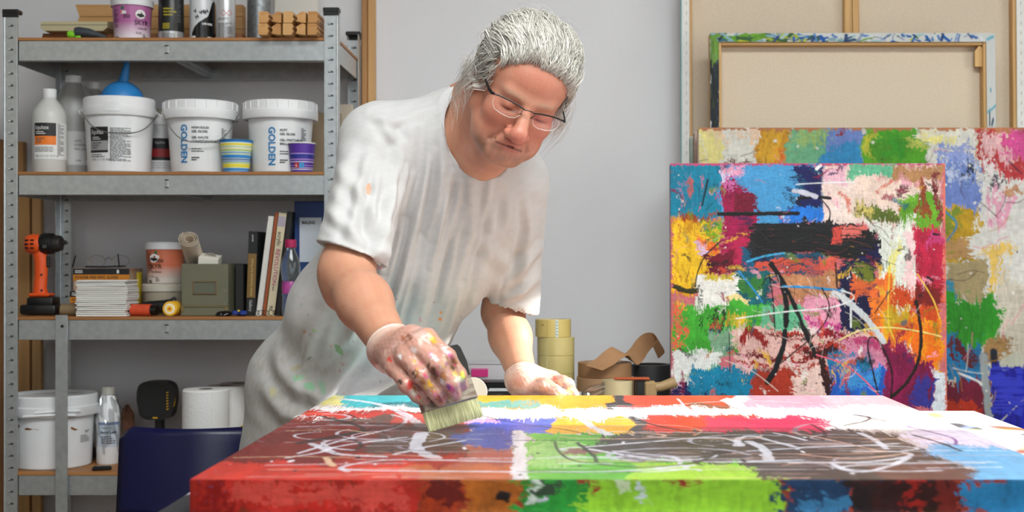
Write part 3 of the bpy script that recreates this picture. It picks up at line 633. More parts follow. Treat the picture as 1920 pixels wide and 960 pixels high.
def table_canvas():
    W, Hh = 860, 330
    def tf(px, py):
        d = HC*F/max(py-V0, 30); x = (px-U0)/F*d
        return ((x-CX0)/(CX1-CX0)*W, (CY1-d)/(CY1-CY0)*Hh)
    p = Paint(W, Hh, (206, 190, 188), tf, 13); T = p.patch; S0 = p.stroke
    cw, ch = (CX1-CX0)/W, (CY1-CY0)/Hh
    def S(pts, mm, col, **k): S0(pts, mm/1000/cw, col, ws=(1, ch/cw), **k)
    def B(x0, y0, x1, y1, col, **k): T((x0, y0, x1, y1), col, **dict(dict(rough=5, streak='h'), **k))
    # ground colours, far to near
    B(560, 738, 650, 762, (236, 226, 150)); B(640, 738, 880, 762, (70, 186, 196)); B(700, 752, 880, 764, (30, 120, 130), dry=.6)
    B(870, 738, 1150, 768, (242, 178, 30)); B(890, 752, 1010, 764, (120, 180, 170), dry=.45); B(1138, 738, 1190, 772, (66, 60, 62)); B(1165, 738, 1380, 770, (214, 84, 54)); B(1290, 756, 1390, 768, (150, 84, 56), dry=.3)
    B(1370, 738, 1560, 770, (236, 226, 232)); B(1400, 738, 1680, 766, (240, 172, 190), dry=.2); B(1540, 740, 1680, 766, (240, 186, 196))
    B(400, 764, 1900, 786, (238, 236, 238), dry=.05); B(520, 770, 800, 782, (206, 60, 46), dry=.2); B(1700, 764, 2100, 806, (240, 238, 240))
    B(440, 784, 880, 812, (150, 52, 44), rough=8); B(620, 780, 800, 796, (120, 90, 84), dry=.4); B(730, 776, 880, 800, (214, 84, 70), dry=.3)
    B(860, 784, 1045, 812, (92, 112, 214)); B(850, 782, 920, 796, (232, 170, 205), dry=.2); B(1038, 784, 1195, 812, (240, 182, 50)); B(1185, 780, 1240, 812, (92, 88, 86), dry=.1); B(1210, 778, 1420, 810, (218, 70, 52)); B(1320, 782, 1560, 812, (214, 56, 96), rough=6); B(1530, 780, 1800, 806, (240, 232, 228))
    B(380, 808, 900, 880, (128, 44, 38), rough=10, mottle=.35); B(700, 812, 960, 850, (104, 80, 74), dry=.3); B(620, 850, 900, 890, (168, 60, 50), dry=.3); B(860, 808, 966, 842, (92, 100, 170)); B(860, 838, 970, 880, (172, 96, 84), dry=.1)
    B(300, 868, 800, 915, (206, 62, 46), rough=8, mottle=.25); B(770, 872, 970, 915, (188, 108, 70), rough=8)
    B(980, 812, 1480, 915, (112, 184, 66), rough=8, mottle=.2); B(1180, 868, 1480, 915, (168, 206, 70), rough=9); B(990, 830, 1100, 870, (160, 200, 120), dry=.5); B(1060, 840, 1130, 852, (150, 110, 100), dry=.4)
    T([(1120, 818), (1200, 808), (1560, 806), (1690, 812), (1700, 832), (1780, 850), (1830, 880), (1820, 915), (1480, 915), (1400, 868), (1180, 864), (1080, 836)], (92, 82, 76), rough=10, streak='h', mottle=.4)
    B(1640, 872, 1860, 915, (118, 82, 72), dry=.1); T([(1680, 800), (2100, 800), (2100, 870), (1860, 850), (1720, 832)], (226, 214, 232), streak='h', rough=9); T([(1730, 832), (1900, 838), (2150, 860), (2150, 915), (1820, 915), (1830, 878), (1740, 846)], (120, 180, 222), streak='h', rough=10)
    p.smear(30, .12, 4); p.grain(.10)
    for i in range(90):
        y = p.rng.uniform(760, 900); x = p.rng.uniform(450, 1750); L_ = p.rng.uniform(60, 320)
        S([(x, y), (x+L_, y+p.rng.uniform(-2, 3))], p.rng.uniform(1.5, 6), [(232, 228, 236), (214, 196, 196), (90, 70, 70), (226, 180, 160)][p.rng.integers(4)], dry=.4, a=.8)
    T([(962, 808), (984, 808), (988, 880), (990, 905), (958, 905), (960, 870)], (222, 216, 220), rough=2.5, a=.92)
    Wh = (224, 222, 232)
    # sweeping white, black and pink lines
    for pts, mm in (([(640, 748), (700, 756), (740, 768), (770, 784), (790, 800)], 30), ([(600, 772), (720, 766), (900, 768), (1000, 776)], 26), ([(735, 778), (760, 786), (748, 800), (700, 812), (640, 826), (560, 850)], 12), ([(585, 832), (610, 842), (640, 852), (720, 856)], 22), ([(540, 858), (600, 848), (640, 836), (760, 820)], 14),
                    ([(790, 812), (785, 826), (780, 840), (800, 852), (815, 858)], 34), ([(740, 852), (800, 838), (860, 828), (870, 826)], 14), ([(640, 880), (700, 882), (900, 884), (1140, 884), (1300, 872)], 15), ([(652, 884), (640, 876), (690, 866), (760, 862), (960, 866)], 13),
                    ([(890, 768), (1000, 770), (1150, 764), (1250, 766)], 16), ([(1230, 760), (1290, 768), (1360, 772), (1480, 776)], 22), ([(1270, 748), (1280, 762), (1260, 772)], 8), ([(1080, 780), (1110, 800), (1140, 815)], 26), ([(1200, 770), (1300, 756), (1420, 752), (1500, 756)], 10),
                    ([(1100, 838), (1200, 830), (1330, 820), (1380, 828), (1390, 836)], 16), ([(1105, 842), (1150, 850), (1240, 862), (1360, 866), (1500, 862)], 16), ([(1150, 846), (1260, 858), (1270, 872), (1230, 876)], 12), ([(1380, 836), (1384, 822), (1410, 818), (1450, 828), (1490, 838)], 18), ([(1404, 828), (1430, 842), (1440, 862)], 26), ([(1400, 846), (1500, 840), (1600, 836), (1680, 832)], 13), ([(1380, 866), (1480, 866), (1620, 866), (1700, 856), (1690, 848), (1600, 846)], 14), ([(1560, 870), (1580, 880), (1620, 884), (1670, 872), (1700, 858)], 16), ([(1610, 812), (1640, 826), (1660, 842)], 16), ([(1450, 812), (1480, 818), (1510, 826)], 12), ([(1840, 868), (1700, 868), (1480, 868)], 12), ([(1230, 880), (1300, 880), (1310, 882)], 14), ([(560, 800), (640, 798), (760, 800)], 9), ([(500, 872), (640, 870), (760, 868)], 7)):
        S(pts, mm*.62, Wh, dry=.12, a=.8)
    for i in range(44):
        cx, cy = (p.rng.uniform(1130, 1760), p.rng.uniform(806, 884)) if i % 3 else (p.rng.uniform(520, 900), p.rng.uniform(772, 868)); rx, ry = p.rng.uniform(40, 150), p.rng.uniform(3, 14); a0 = p.rng.uniform(0, 6.3); sw = p.rng.uniform(1.2, 4.5)
        S([(cx+rx*math.cos(a0+sw*f), cy+ry*math.sin(a0+sw*f)) for f in np.linspace(0, 1, 7)], p.rng.uniform(3, 8), [Wh, Wh, (196, 192, 206), (222, 180, 160), (60, 50, 52), (150, 140, 150)][p.rng.integers(6)], dry=.15, a=.8)
    Bk = (60, 52, 52)
    for pts, mm in (([(905, 780), (960, 792), (1060, 806), (1120, 818), (1200, 822)], 6), ([(950, 826), (1080, 826), (1200, 828), (1320, 834)], 8), ([(1040, 828), (1046, 845), (1070, 862), (1120, 868), (1250, 866)], 6), ([(1080, 830), (1110, 852), (1118, 866)], 8), ([(1180, 784), (1230, 798), (1290, 808), (1380, 812)], 10), ([(1120, 870), (1200, 876), (1300, 868), (1340, 850)], 9), ([(1330, 850), (1350, 848)], 40), ([(600, 780), (680, 802), (640, 815), (560, 830)], 12), ([(560, 832), (640, 818), (700, 804)], 14),
                    ([(1580, 798), (1620, 790), (1628, 782), (1600, 778)], 8), ([(1600, 778), (1660, 790)], 6), ([(1710, 816), (1760, 830), (1800, 846)], 9), ([(1520, 796), (1545, 812), (1540, 826)], 8), ([(970, 884), (1080, 886), (1200, 884)], 6)):
        S(pts, mm*.8, Bk, dry=.2, a=.85)
    for pts, mm, c in (([(1480, 810), (1560, 826), (1640, 844)], 5, (222, 180, 160)), ([(1500, 852), (1600, 860), (1700, 850)], 6, (222, 180, 160)), ([(1700, 800), (1780, 820), (1790, 834)], 5, (150, 110, 170)), ([(1380, 786), (1440, 794), (1500, 790)], 40, (206, 50, 90)), ([(440, 858), (560, 856), (660, 858)], 6, (206, 170, 140)), ([(540, 808), (640, 806), (700, 814)], 6, (206, 170, 140)), ([(610, 858), (625, 874)], 10, (226, 190, 160))):
        S(pts, mm, c, dry=.1)
    p.splat(14, (480, 780, 1700, 890), (228, 224, 230), (1, 3)); p.splat(20, (480, 780, 1700, 890), (70, 50, 50), (1, 3))
    p.mesh('painted_face', (CX0, CY1, ZCV-ZT), (CX1-CX0, 0, 0), (0, CY0-CY1, 0), (0, 0, 1), PAINTD, CAN, .0010)
    # front edge
    W2, H2 = 560, 30; k = HC*F/(905-V0)
    p = Paint(W2, H2, (150, 60, 40), lambda a, b: (((a-U0)/F*1.722-CX0)/(CX1-CX0)*W2, (b-900)/65*H2), 17); T = p.patch
    T((330, 890, 790, 975), (188, 48, 38), rough=8, mottle=.5); T((420, 905, 760, 950), (206, 84, 74), dry=.5, streak='h'); T((372, 905, 420, 960), (150, 26, 22), dry=.4)
    T((775, 890, 875, 975), (164, 62, 24), mottle=.5); T((866, 890, 972, 975), (176, 104, 34), mottle=.5, rough=3); T((800, 900, 860, 940), (110, 30, 20), dry=.4)
    T((968, 890, 1110, 975), (48, 150, 60), mottle=.4); T((985, 895, 1000, 950), (206, 214, 206), dry=.1, rough=3); T((1005, 930, 1025, 942), (206, 200, 220)); T((1000, 900, 1040, 930), (60, 80, 60), dry=.4)
    T((1096, 890, 1470, 975), (146, 196, 56), rough=9, mottle=.3); T((1150, 895, 1200, 930), (190, 205, 170), dry=.45); T((1190, 905, 1210, 945), (190, 200, 205), dry=.2, rough=3)
    T((1460, 890, 1600, 975), (30, 62, 96), rough=9, mottle=.6); T((1580, 890, 1700, 975), (40, 24, 26), rough=9, mottle=.6); T((1630, 890, 1812, 975), (58, 16, 16), rough=12, mottle=.8); T((1690, 900, 1720, 960), (150, 30, 22), dry=.3); T((1740, 900, 1800, 970), (110, 30, 22), dry=.4)
    T((1800, 890, 2100, 975), (42, 128, 176), rough=8, mottle=.3); T((1500, 930, 1590, 965), (60, 120, 160), dry=.5, streak='h')
    p.smear(9, .5, 5); p.grain(.12)
    p.stroke([(938, 922), (950, 938)], 12, (34, 22, 22), taper=.9)
    p.mesh('painted_front_edge', (CX0, CY0-.0003, ZCV-ZT), (CX1-CX0, 0, 0), (0, 0, -(ZCV-ZT)+.001), (0, -1, 0), PAINTD, CAN, .0006)
    sides = Matrix.Translation((0, 0, 0))
    MB().box(((CX0+CX1)/2, (CY0+CY1)/2+.0005, (ZCV-ZT)/2), (CX1-CX0-.0005, CY1-CY0-.001, ZCV-ZT-.0015), bev=.0006).build('canvas_edge', mat('canvas_side_paint', (196, 90, 70), .5, c2=(222, 210, 205), vscale=7), CAN)
table_canvas()
# ------------------------------------------------------------------ desk by the wall with tapes on it
ZD = .74
DESK = thing('side_desk', 'plain grey desk by the wall carrying tape rolls and a painting', 'desk', (.3525, 3.27, 0))
MB().box((0, 0, ZD-.0125), (1.185, .52, .025), bev=.003).build('desk_top', mat('desk_laminate', (150, 148, 144), .5, var=.1), DESK)
for sx in (-1, 1):
    for sy in (-1, 1): MB().box((sx*.56, sy*.22, (ZD-.025)/2), (.04, .04, ZD-.025), bev=.003).build('leg', LEGM, DESK)
def at_desk(px, d): return (P(px, 0, d)[0], d, ZD)
def tape(loc, r, h, ri, m, mc, label, name='tape_roll', group=None, rot=None, n=48):
    t = thing(name, label, 'tape', loc, group=group, rot=rot)
    b = MB(); pr = [(ri+.003, 0), (r-.001, 0), (r, .001)]
    for k in range(1, 8): pr.append((r+(.0002 if k % 2 else 0), .001+(h-.002)*k/8))
    pr += [(r, h-.001), (r-.001, h), (ri+.003, h)]
    b.lathe(pr, n).build('wound_tape', m, t)
    MB().lathe([(ri, 0), (ri+.003, 0), (ri+.003, h), (ri, h), (ri, 0)], 36).build('cardboard_core', mc, t)
    return t
CORE = mat('tape_core_card', (200, 188, 160), .8)
CLEARTAPE = mat('clear_packing_tape', (224, 208, 138), .22, var=.12, vscale=30, trans=.15, coat=.3)
s = 3.36/F
lay = ['bottom roll of the clear yellowish packing tape stack', 'clear yellowish tape roll second from the bottom of the stack', 'clear yellowish tape roll in the middle of the stack', 'clear yellowish tape roll just under the tan one']
for k in range(4): tape((P(1042, 0, 3.36)[0], 3.36, ZD+.0462*k), .0475, .046, .037, CLEARTAPE, CORE, lay[k], group='clear tape rolls stacked on the desk')
zt = ZD+.0462*4
t = tape((P(1037, 0, 3.36)[0], 3.36, zt), .0455, .045, .037, mat('tan_packing_tape', (214, 192, 116), .25, var=.1, coat=.3), CORE, 'tan tape roll with green checkered tab on top of the tape stack', group='clear tape rolls stacked on the desk')
R = lambda z: .0456
MB().wrap(R, -PI/2, .006, .0135, .0005, .0445, .0004).build('tape_tab', mat('tab_white', (232, 236, 232), .4), t)
b = MB(); f = cylfn(R, -PI/2, .0008)
for j in range(11):
    for i in range(2):
        u = .0062+.0036*i+(.0018 if j % 2 else 0); z = .0015+j*.0039
        b.add([f(u, z), f(u+.0017, z+.0017), f(u, z+.0034), f(u-.0017, z+.0017)] if j % 2 else [f(u, z), f(u+.0018, z+.0017), f(u, z+.0034), f(u-.0002, z+.0017)], [(0, 1, 2, 3)])
b.build('checker_print', mat('tab_green', (30, 120, 90), .4), t)
b = MB(); fine(b, cylfn(R, -PI/2, .0006), -.032, -.02, .028, .034, 1, .5, 3); b.wrap(R, -PI/2, -.0155, -.015, .001, .044, .0004); b.build('tape_end_mark', mat('tape_mark', (140, 116, 60), .4), t)
KRAFT = mat('brown_kraft_paper', (158, 118, 80), .75, var=.12, vscale=40, bump=.1)
DKTAPE = mat('black_gaffer_tape', (44, 44, 46), .55, bump=.2)
d = 3.33
low = tape(at_desk(1135, d), .072, .086, .04, mat('pale_kraft', (176, 140, 104), .7, var=.1), CORE, 'light brown paper tape roll lying under the darker one')
t = tape((P(1134, 0, d)[0], d, ZD+.0865), .0675, .036, .038, KRAFT, CORE, 'brown kraft tape roll with a long loose curled end')
# the loose end of the kraft roll: a ribbon that bends forward over the roll and one loop up to the right
def ribbon(name, pts, wdir, width, m, parent, th=.0006):
    pts = [Vector(p) for p in pts]; k = []
    for i in range(len(pts)-1):
        p0, p1, p2, p3 = pts[max(i-1, 0)], pts[i], pts[i+1], pts[min(i+2, len(pts)-1)]
        for q in range(8):
            u = q/8; k.append(.5*((2*p1)+(-p0+p2)*u+(2*p0-5*p1+4*p2-p3)*u*u+(-p0+3*p1-3*p2+p3)*u**3))
    k.append(pts[-1]); V = []; Fc = []; n = len(k)
    for i, p in enumerate(k):
        w0 = Vector(wdir[0]).lerp(Vector(wdir[1]), i/(n-1)).normalized(); tg = (k[min(i+1, n-1)]-k[max(i-1, 0)]).normalized(); nn = w0.cross(tg).normalized()
        for a, c in ((-.5, -1), (.5, -1), (.5, 1), (-.5, 1)): V.append(p+w0*width*a+nn*th*c)
    for i in range(n-1):
        for j in range(4): Fc.append((4*i+j, 4*i+(j+1) % 4, 4*i+4+(j+1) % 4, 4*i+4+j))
    Fc += [(3, 2, 1, 0), tuple(4*(n-1)+j for j in range(4))]
    return MB().add(V, Fc).build(name, m, parent)
o = Vector((P(1134, 0, d)[0], d, ZD+.0865))
def rel(px, py, dd): return Vector(P(px, py, dd))-o
ribbon('loose_end', [rel(1113, 690, 3.245), rel(1134, 678, 3.25), rel(1150, 665, 3.26), rel(1163, 659, 3.28), rel(1172, 668, 3.31), rel(1182, 674, 3.335), rel(1194, 664, 3.36), rel(1205, 648, 3.38), rel(1218, 637, 3.39), rel(1232, 637, 3.395), rel(1239, 649, 3.385), rel(1229, 660, 3.37)], ((.9, -.35, -.25), (.35, .55, -.75)), .046, KRAFT, t)
for k, lb in enumerate(('lower black tape roll beside the brown kraft roll', 'upper black tape roll beside the brown kraft roll')): tape((P(1222, 0, 3.39)[0], 3.39, ZD+.0565*k), .0515, .056, .036, DKTAPE, mat('dark_core', (60, 56, 52), .8), lb, group='black tape rolls on the desk')
o = MB().box((0, 0, .0215), (.20, .10, .043), bev=.004).build('black_case', mat('case_black', (24, 24, 26), .5), None, 30, at_desk(1192, 3.16)); tag(o, 'flat black case under the hand tape dispenser', 'case')
# hand dispenser with tape, lying on its side in front
D = thing('tape_dispenser', 'hand tape dispenser with beige tape and orange guard lying on a black case', 'dispenser', (P(1157, 0, 3.15)[0], 3.15, ZD+.0435))
s = 3.16/F
MB().lathe([(.034, .001), (.037, .001), (.037, .050), (.034, .050), (.034, .001)], 40, (0, 0, 0)).build('wound_tape', mat('beige_tape', (190, 176, 138), .35, var=.08), D)
MB().box((.054, -.004, .025), (.020, .035, .05), bev=.004).build('black_plate', DARK, D)
MB().box((.035, 0, .0535), (.085, .03, .005), bev=.002).build('orange_guard', mat('orange_plastic', (176, 78, 36), .4), D)
MB().box((.078, .0, .024), (.032, .028, .048), bev=.006).tube([(.08, 0, .032), (.105, .0, .034), (.14, .0, .046)], [.012, .0115, .013], 16).build('handle', mat('tan_plastic', (150, 124, 84), .5), D)
b = MB(); b.tube([(-.085, -.01, .012), (-.06, -.015, .022), (-.03, -.02, .035), (.0, -.03, .04)], [.010, .016, .010, .004], 10, flat=.35); b.build('loose_film', glass('clear_film', (236, 238, 238), .16, .12), D)
# clear crumpled film standing beside the fist
def crumple(name, c, r, seed, m, parent=None, sq=(1, 1, 1), n=18):
    rg = random.Random(seed); V = []; Fc = []
    for j in range(n+1):
        th = PI*j/n
        for i in range(2*n):
            ph = PI*i/n; k = 1+.13*math.sin(5*ph+3*th+seed)+.10*math.sin(9*ph-7*th)+.12*(rg.random()-.5)
            V.append((c[0]+r*sq[0]*k*math.sin(th)*math.cos(ph), c[1]+r*sq[1]*k*math.sin(th)*math.sin(ph), c[2]+r*sq[2]*k*math.cos(th)))
    for j in range(n):
        for i in range(2*n): Fc.append((j*2*n+i, j*2*n+(i+1) % (2*n), (j+1)*2*n+(i+1) % (2*n), (j+1)*2*n+i))
    return MB().add(V, Fc).build(name, m, parent, smooth=0)
o = crumple('plastic_wrapper', (0, 0, .033), .030, 4, glass('clear_film'), sq=(1.1, .9, 1.05)); o.location = at_desk(1092, 3.09); tag(o, 'crumpled clear plastic wrapper beside the gloved fist', 'wrapper')
# white file box with pink notes, black tray and a disc spindle left of the arm
B_ = thing('paper_box', 'white paper box with a pink sticky note behind the brush', 'box', at_desk(925, 3.30)); s = 3.3/F
MB().box((.0, .05, .060), (.155, .10, .118), bev=.002).build('carton', mat('white_card', (226, 226, 232), .6), B_)
MB().box((.0, .05, .121), (.158, .104, .004), bev=.001).build('lid', mat('white_card_lid', (216, 216, 222), .6), B_)
nb = MB().box((-.034, -.0025, .098), (.042, .004, .020), bev=.0008).build('sticky_note', mat('pink_note', (240, 60, 150), .6), B_)
MB().box((-.035, -.004, .107), (.040, .003, .004)).build('note_fold', mat('pink_note_light', (246, 110, 176), .6), nb)
K_ = thing('black_tray', 'black desk tray with blue cap in front of the white box', 'tray', at_desk(928, 3.20))
MB().box((0, .02, .043), (.15, .08, .084), bev=.003).build('tray_body', mat('tray_black', (26, 26, 30), .4), K_)
b = MB()
for i in range(8):
    for j in range(2): b.box((-.05+i*.0125, -.0203, .058+j*.009), (.008, .001, .005))
b.build('vent_slots', mat('slot_grey', (58, 58, 62), .5), K_)
MB().cyl(.010, 0, .006, 20, (.048, -.022, .068), frame((0, -1, 0))).build('blue_cap', mat('cap_blue', (30, 60, 150), .4), K_)
C_ = thing('disc_spindle', 'pale round disc standing left of the black box behind the brush', 'disc', (P(886, 0, 3.045)[0], 3.045, ZD+.0405))
MB().lathe([(.006, 0), (.033, 0), (.034, .002), (.033, .004), (.006, .004), (.006, 0)], 36, (0, 0, .0345), frame((.12, -1, .12))).build('disc', mat('disc_beige', (206, 196, 180), .35), C_)
o = MB().box((0, 0, .02), (.05, .06, .04), bev=.002).build('low_carton', mat('low_carton', (150, 148, 144), .6), None, 30, at_desk(884, 3.05)); tag(o, 'low grey carton carrying the pale disc', 'carton')
P_ = thing('palette_box', 'black box with a clear lid behind the table edge', 'box', at_desk(952, 3.08))
MB().box((0, 0, .038), (.115, .07, .075), bev=.009, seg=3).build('rim', DARK, P_)
MB().box((0, -.002, .0765), (.09, .05, .004), bev=.0015).build('clear_cover', mat('lid_grey', (150, 156, 160), .2), P_)
# ------------------------------------------------------------------ things on the shelves
PLW = mat('white_plastic', (224, 226, 228), .35, var=.03, coat=.15)
PLW2 = mat('white_plastic_lid', (230, 231, 233), .4)
MILK = mat('milky_plastic', (214, 214, 210), .35, trans=.12)
INK = mat('black_print', (26, 26, 28), .5); INKG = mat('grey_print', (92, 92, 94), .5)
WIRE = mat('handle_wire', (170, 172, 172), .3, metal=.9)
LABW = mat('label_white', (226, 226, 224), .5)
A0 = -PI/2
def on(px, d, k): return (P(px, 0, d)[0], d, ST[k])
def face(px, d): return math.atan2(-d, -P(px, 0, d)[0])     # direction from the thing to the eye
def bucket(px, d, k, rb, rt, rl, h, lid, label, ribs=0, handle=None, name='paint_bucket', lidm=None, deep=.008):
    t = thing(name, label, 'bucket', on(px, d, k)); hb = h-lid*.55
    R = lambda z: rb+(rt-rb)*min(max(z/hb, 0), 1)
    MB().lathe([(0, .002), (rb-.004, .0), (rb, .004), (rt, hb), (rt-.002, hb), (rt-.004, hb-.01)], 56).build('body', PLW, t)
    z0 = h-lid
    L_ = MB().lathe([(rt+.001, z0), (rl-.002, z0), (rl, z0+.003), (rl, z0+lid*.45), (rl-.003, z0+lid*.5), (rl-.003, h-.004), (rl-.006, h), (rl-.012, h-.001), (rl-.016, h-deep), (0, h-deep)], 56).build('lid', lidm or PLW2, t)
    if ribs:
        b = MB()
        for i in range(ribs):
            a = 2*PI*i/ribs; b.box((math.cos(a)*(rl-.003), math.sin(a)*(rl-.003), h-lid*.26), (.004, .003, lid*.42), Matrix.Rotation(a, 3, 'Z'), bev=.0008)
        b.build('lid_ribs', PLW2, L_)
    if handle:
        a = face(px, d); pts = []
        for i in range(17):
            u = -1+2*i/16; x = handle[0]*u; y = -math.sqrt(max(rl*rl*1.05-x*x*.96, .0002))-.002; pts.append((x, y, h-lid*.75-handle[1]*(1-abs(u)**3.2)))
        Rz = Matrix.Rotation(a-A0, 3, 'Z')
        MB().tube([Rz @ Vector(p) for p in pts], .0016, 6).build('wire_handle', WIRE, t)
        b = MB()
        for u in (-1, 1): b.box(Rz @ Vector((u*handle[0]*.99, -.012, h-lid*.8)), (.012, .016, .012), Rz, bev=.003)
        b.build('handle_lugs', PLW2, t)
    return t, R, face(px, d)
def jar(name, label, cat, loc, prof, m, lidprof=None, lm=None, n=44):
    t = thing(name, label, cat, loc); MB().lathe(prof, n).build('body', m, t)
    if lidprof: MB().lathe(lidprof, n).build('cap', lm, t)
    return t
# ---- second shelf from the top
# tall white bottle with orange label
t = jar('medium_bottle', 'white plastic bottle with black and orange label at the left end', 'bottle', on(93, 3.66, 1),
        [(0, .002), (.044, 0), (.0457, .003), (.0457, .155), (.043, .17), (.030, .190), (.019, .203), (.0175, .210), (0, .210)], MILK, [(.0172, .206), (.0185, .208), (.0185, .230), (.017, .232), (0, .232)], PLW2)
R = lambda z: .0457; a = face(93, 3.66)
MB().wrap(R, a, -.045, .060, .036, .135).build('label', LABW, t)
MB().wrap(R, a, -.044, .017, .099, .135, .0009).build('label_black', INK, t)
MB().wrap(R, a, -.044, .017, .075, .099, .0009).build('label_orange', mat('label_orange', (232, 122, 30), .5), t)
b = MB(); f = cylfn(R, a, .0014); text_on(b, 'liquitex', .017, f, -.040, .117, sx=.75); fine(b, f, -.038, -.010, .103, .113, 2, .45, 1); b.build('lettering', LABW, t)
b = MB(); fine(b, f, -.038, -.012, .079, .095, 3, .5, 5); text_on(b, '946 ml ℮ 32 US fl oz', .0075, f, -.040, .042); fine(b, f, -.042, .010, .055, .070, 3, .4, 2); fine(b, f, .020, .040, .046, .134, 24, .5, 4); b.build('fine_print', INKG, t)
# big milky jugs behind it
def jug(px, d, r, top, label, lab=True):
    zt = P(0, top, d)[2]-ST[1]
    t = jar('medium_jug', label, 'jug', on(px, d, 1), [(0, .002), (r-.006, 0), (r, .008), (r, zt*.62), (r*.95, zt*.72), (r*.62, zt*.88), (r*.38, zt*.93), (r*.36, zt*.95), (0, zt*.95)], mat('jug_plastic', (186, 186, 182), .4, trans=.2), [(r*.37, zt*.93), (r*.42, zt*.935), (r*.42, zt), (0, zt)], PLW2)
    MB().tube([(r*.95, -.02, zt*.5), (r*1.12, -.02, zt*.62), (r*.95, -.01, zt*.8), (r*.5, 0, zt*.88)], [.010, .011, .011, .010], 12).build('grip', MATS['jug_plastic'], t)
    if lab:
        R = lambda z: r; a = face(px, d); MB().wrap(R, a, -.03, .068, .03, .125).build('label', LABW, t); f = cylfn(R, a, .0012)
        b = MB(); text_on(b, 'ANT', .009, f, .002, .095); text_on(b, 'PORTER', .009, f, .002, .083); text_on(b, 'BRILLANTE', .009, f, .002, .072); text_on(b, '(946)', .007, f, .006, .04); fine(b, f, .035, .064, .045, .122, 20, .5, 6); b.build('fine_print', INKG, t)
    return t
jug(138, 3.80, .052, 143, 'milky plastic jug with handle behind the orange labelled bottle')
jug(176, 3.92, .040, 155, 'second milky jug furthest back beside the bucket', False)
# bucket with blue rubber bulb
t, R, a = bucket(224, 3.70, 1, .084, .093, .100, .209, .052, 'white bucket with black and grey label holding the blue bulb', 0, (.102, .065), deep=.068)
f = cylfn(R, a, .0014)
MB().wrap(R, a, -.088, -.030, .077, .124).build('label_black', INK, t); MB().wrap(R, a, -.088, -.030, .060, .086, .0009).build('label_grey', mat('label_grey', (150, 150, 152), .5), t); MB().wrap(R, a, -.088, -.030, .054, .060, .0009).build('label_foot', INK, t)
b = MB(); text_on(b, 'liquitex', .019, f, -.082, .104, sx=.7); fine(b, f, -.078, -.045, .088, .098, 2, .4, 3); b.build('lettering', LABW, t)
b = MB(); text_on(b, '3.78L ℮ 1 US Gallon', .0085, f, -.084, .032); fine(b, f, -.084, -.030, .040, .051, 2, .4, 3); fine(b, f, -.080, -.045, .064, .083, 3, .5, 8); fine(b, f, -.025, .030, .030, .122, 26, .45, 9); b.build('fine_print', INKG, t)
b = MB(); b.wrap(lambda z: .1003, a, -.040, .0, .166, .190, .0015); b.build('tear_tab', PLW, t)
t = thing('rubber_bulb', 'blue rubber bulb with upright nozzle in the left bucket', 'bulb', (P(229, 0, 3.71)[0], 3.71, ST[1]+.1415))
BLUE = mat('blue_rubber', (44, 128, 196), .45)
MB().lathe([(0, 0)]+[(.060*math.sin(q), .060-.060*math.cos(q)) for q in np.linspace(.25, PI-.28, 22)]+[(.0165, .119)], 44).build('bulb', BLUE, t)
MB().tube([(.003, 0, .114), (.007, 0, .135), (.014, 0, .172)], [.0155, .012, .0075], 20).build('nozzle', BLUE, t)
MB().tube([(-.055, 0, .072), (-.066, -.004, .074)], .009, 12).build('plug', BLUE, t)
# dark labelled jar behind
t = jar('gel_jar', 'white jar with black and red label between the buckets', 'jar', on(303, 3.83, 1), [(0, .002), (.050, 0), (.053, .004), (.053, .15), (0, .15)], PLW, [(.053, .145), (.057, .146), (.057, .172), (.054, .175), (0, .175)], PLW2)
R = lambda z: .053; a = face(303, 3.83); f = cylfn(R, a, .0014)
MB().wrap(R, a, -.035, .05, .045, .108).build('label_black', INK, t); MB().wrap(R, a, -.035, .05, .054, .078, .001).build('label_red', mat('label_red', (150, 30, 34), .5), t)
b = MB(); text_on(b, 'liquitex', .013, f, -.018, .092, sx=.7); fine(b, f, -.03, .03, .02, .04, 3, .4, 2); b.build('lettering', mat('label_silver', (180, 180, 180), .5), t)['kind'] = 'stuff'
fl = MB(); V = []; Fc = []; n = 48
for j, (r0, z) in enumerate(((.020, 0), (.030, .010), (.040, .016))):
    for i in range(n): rr = r0+(.0035 if i % 2 else 0)*(j); V.append((rr*math.cos(2*PI*i/n), rr*math.sin(2*PI*i/n), z))
for j in range(2):
    for i in range(n): Fc.append((j*n+i, j*n+(i+1) % n, (j+1)*n+(i+1) % n, (j+1)*n+i))
Fc.append(tuple(range(n)))
o = fl.add(V, Fc).build('paper_filter', mat('filter_paper', (196, 190, 180), .8), None, 0, (P(303, 0, 3.82)[0], 3.82, ST[1]+.176)); tag(o, 'fluted paper filter cup on top of the dark jar', 'filter')
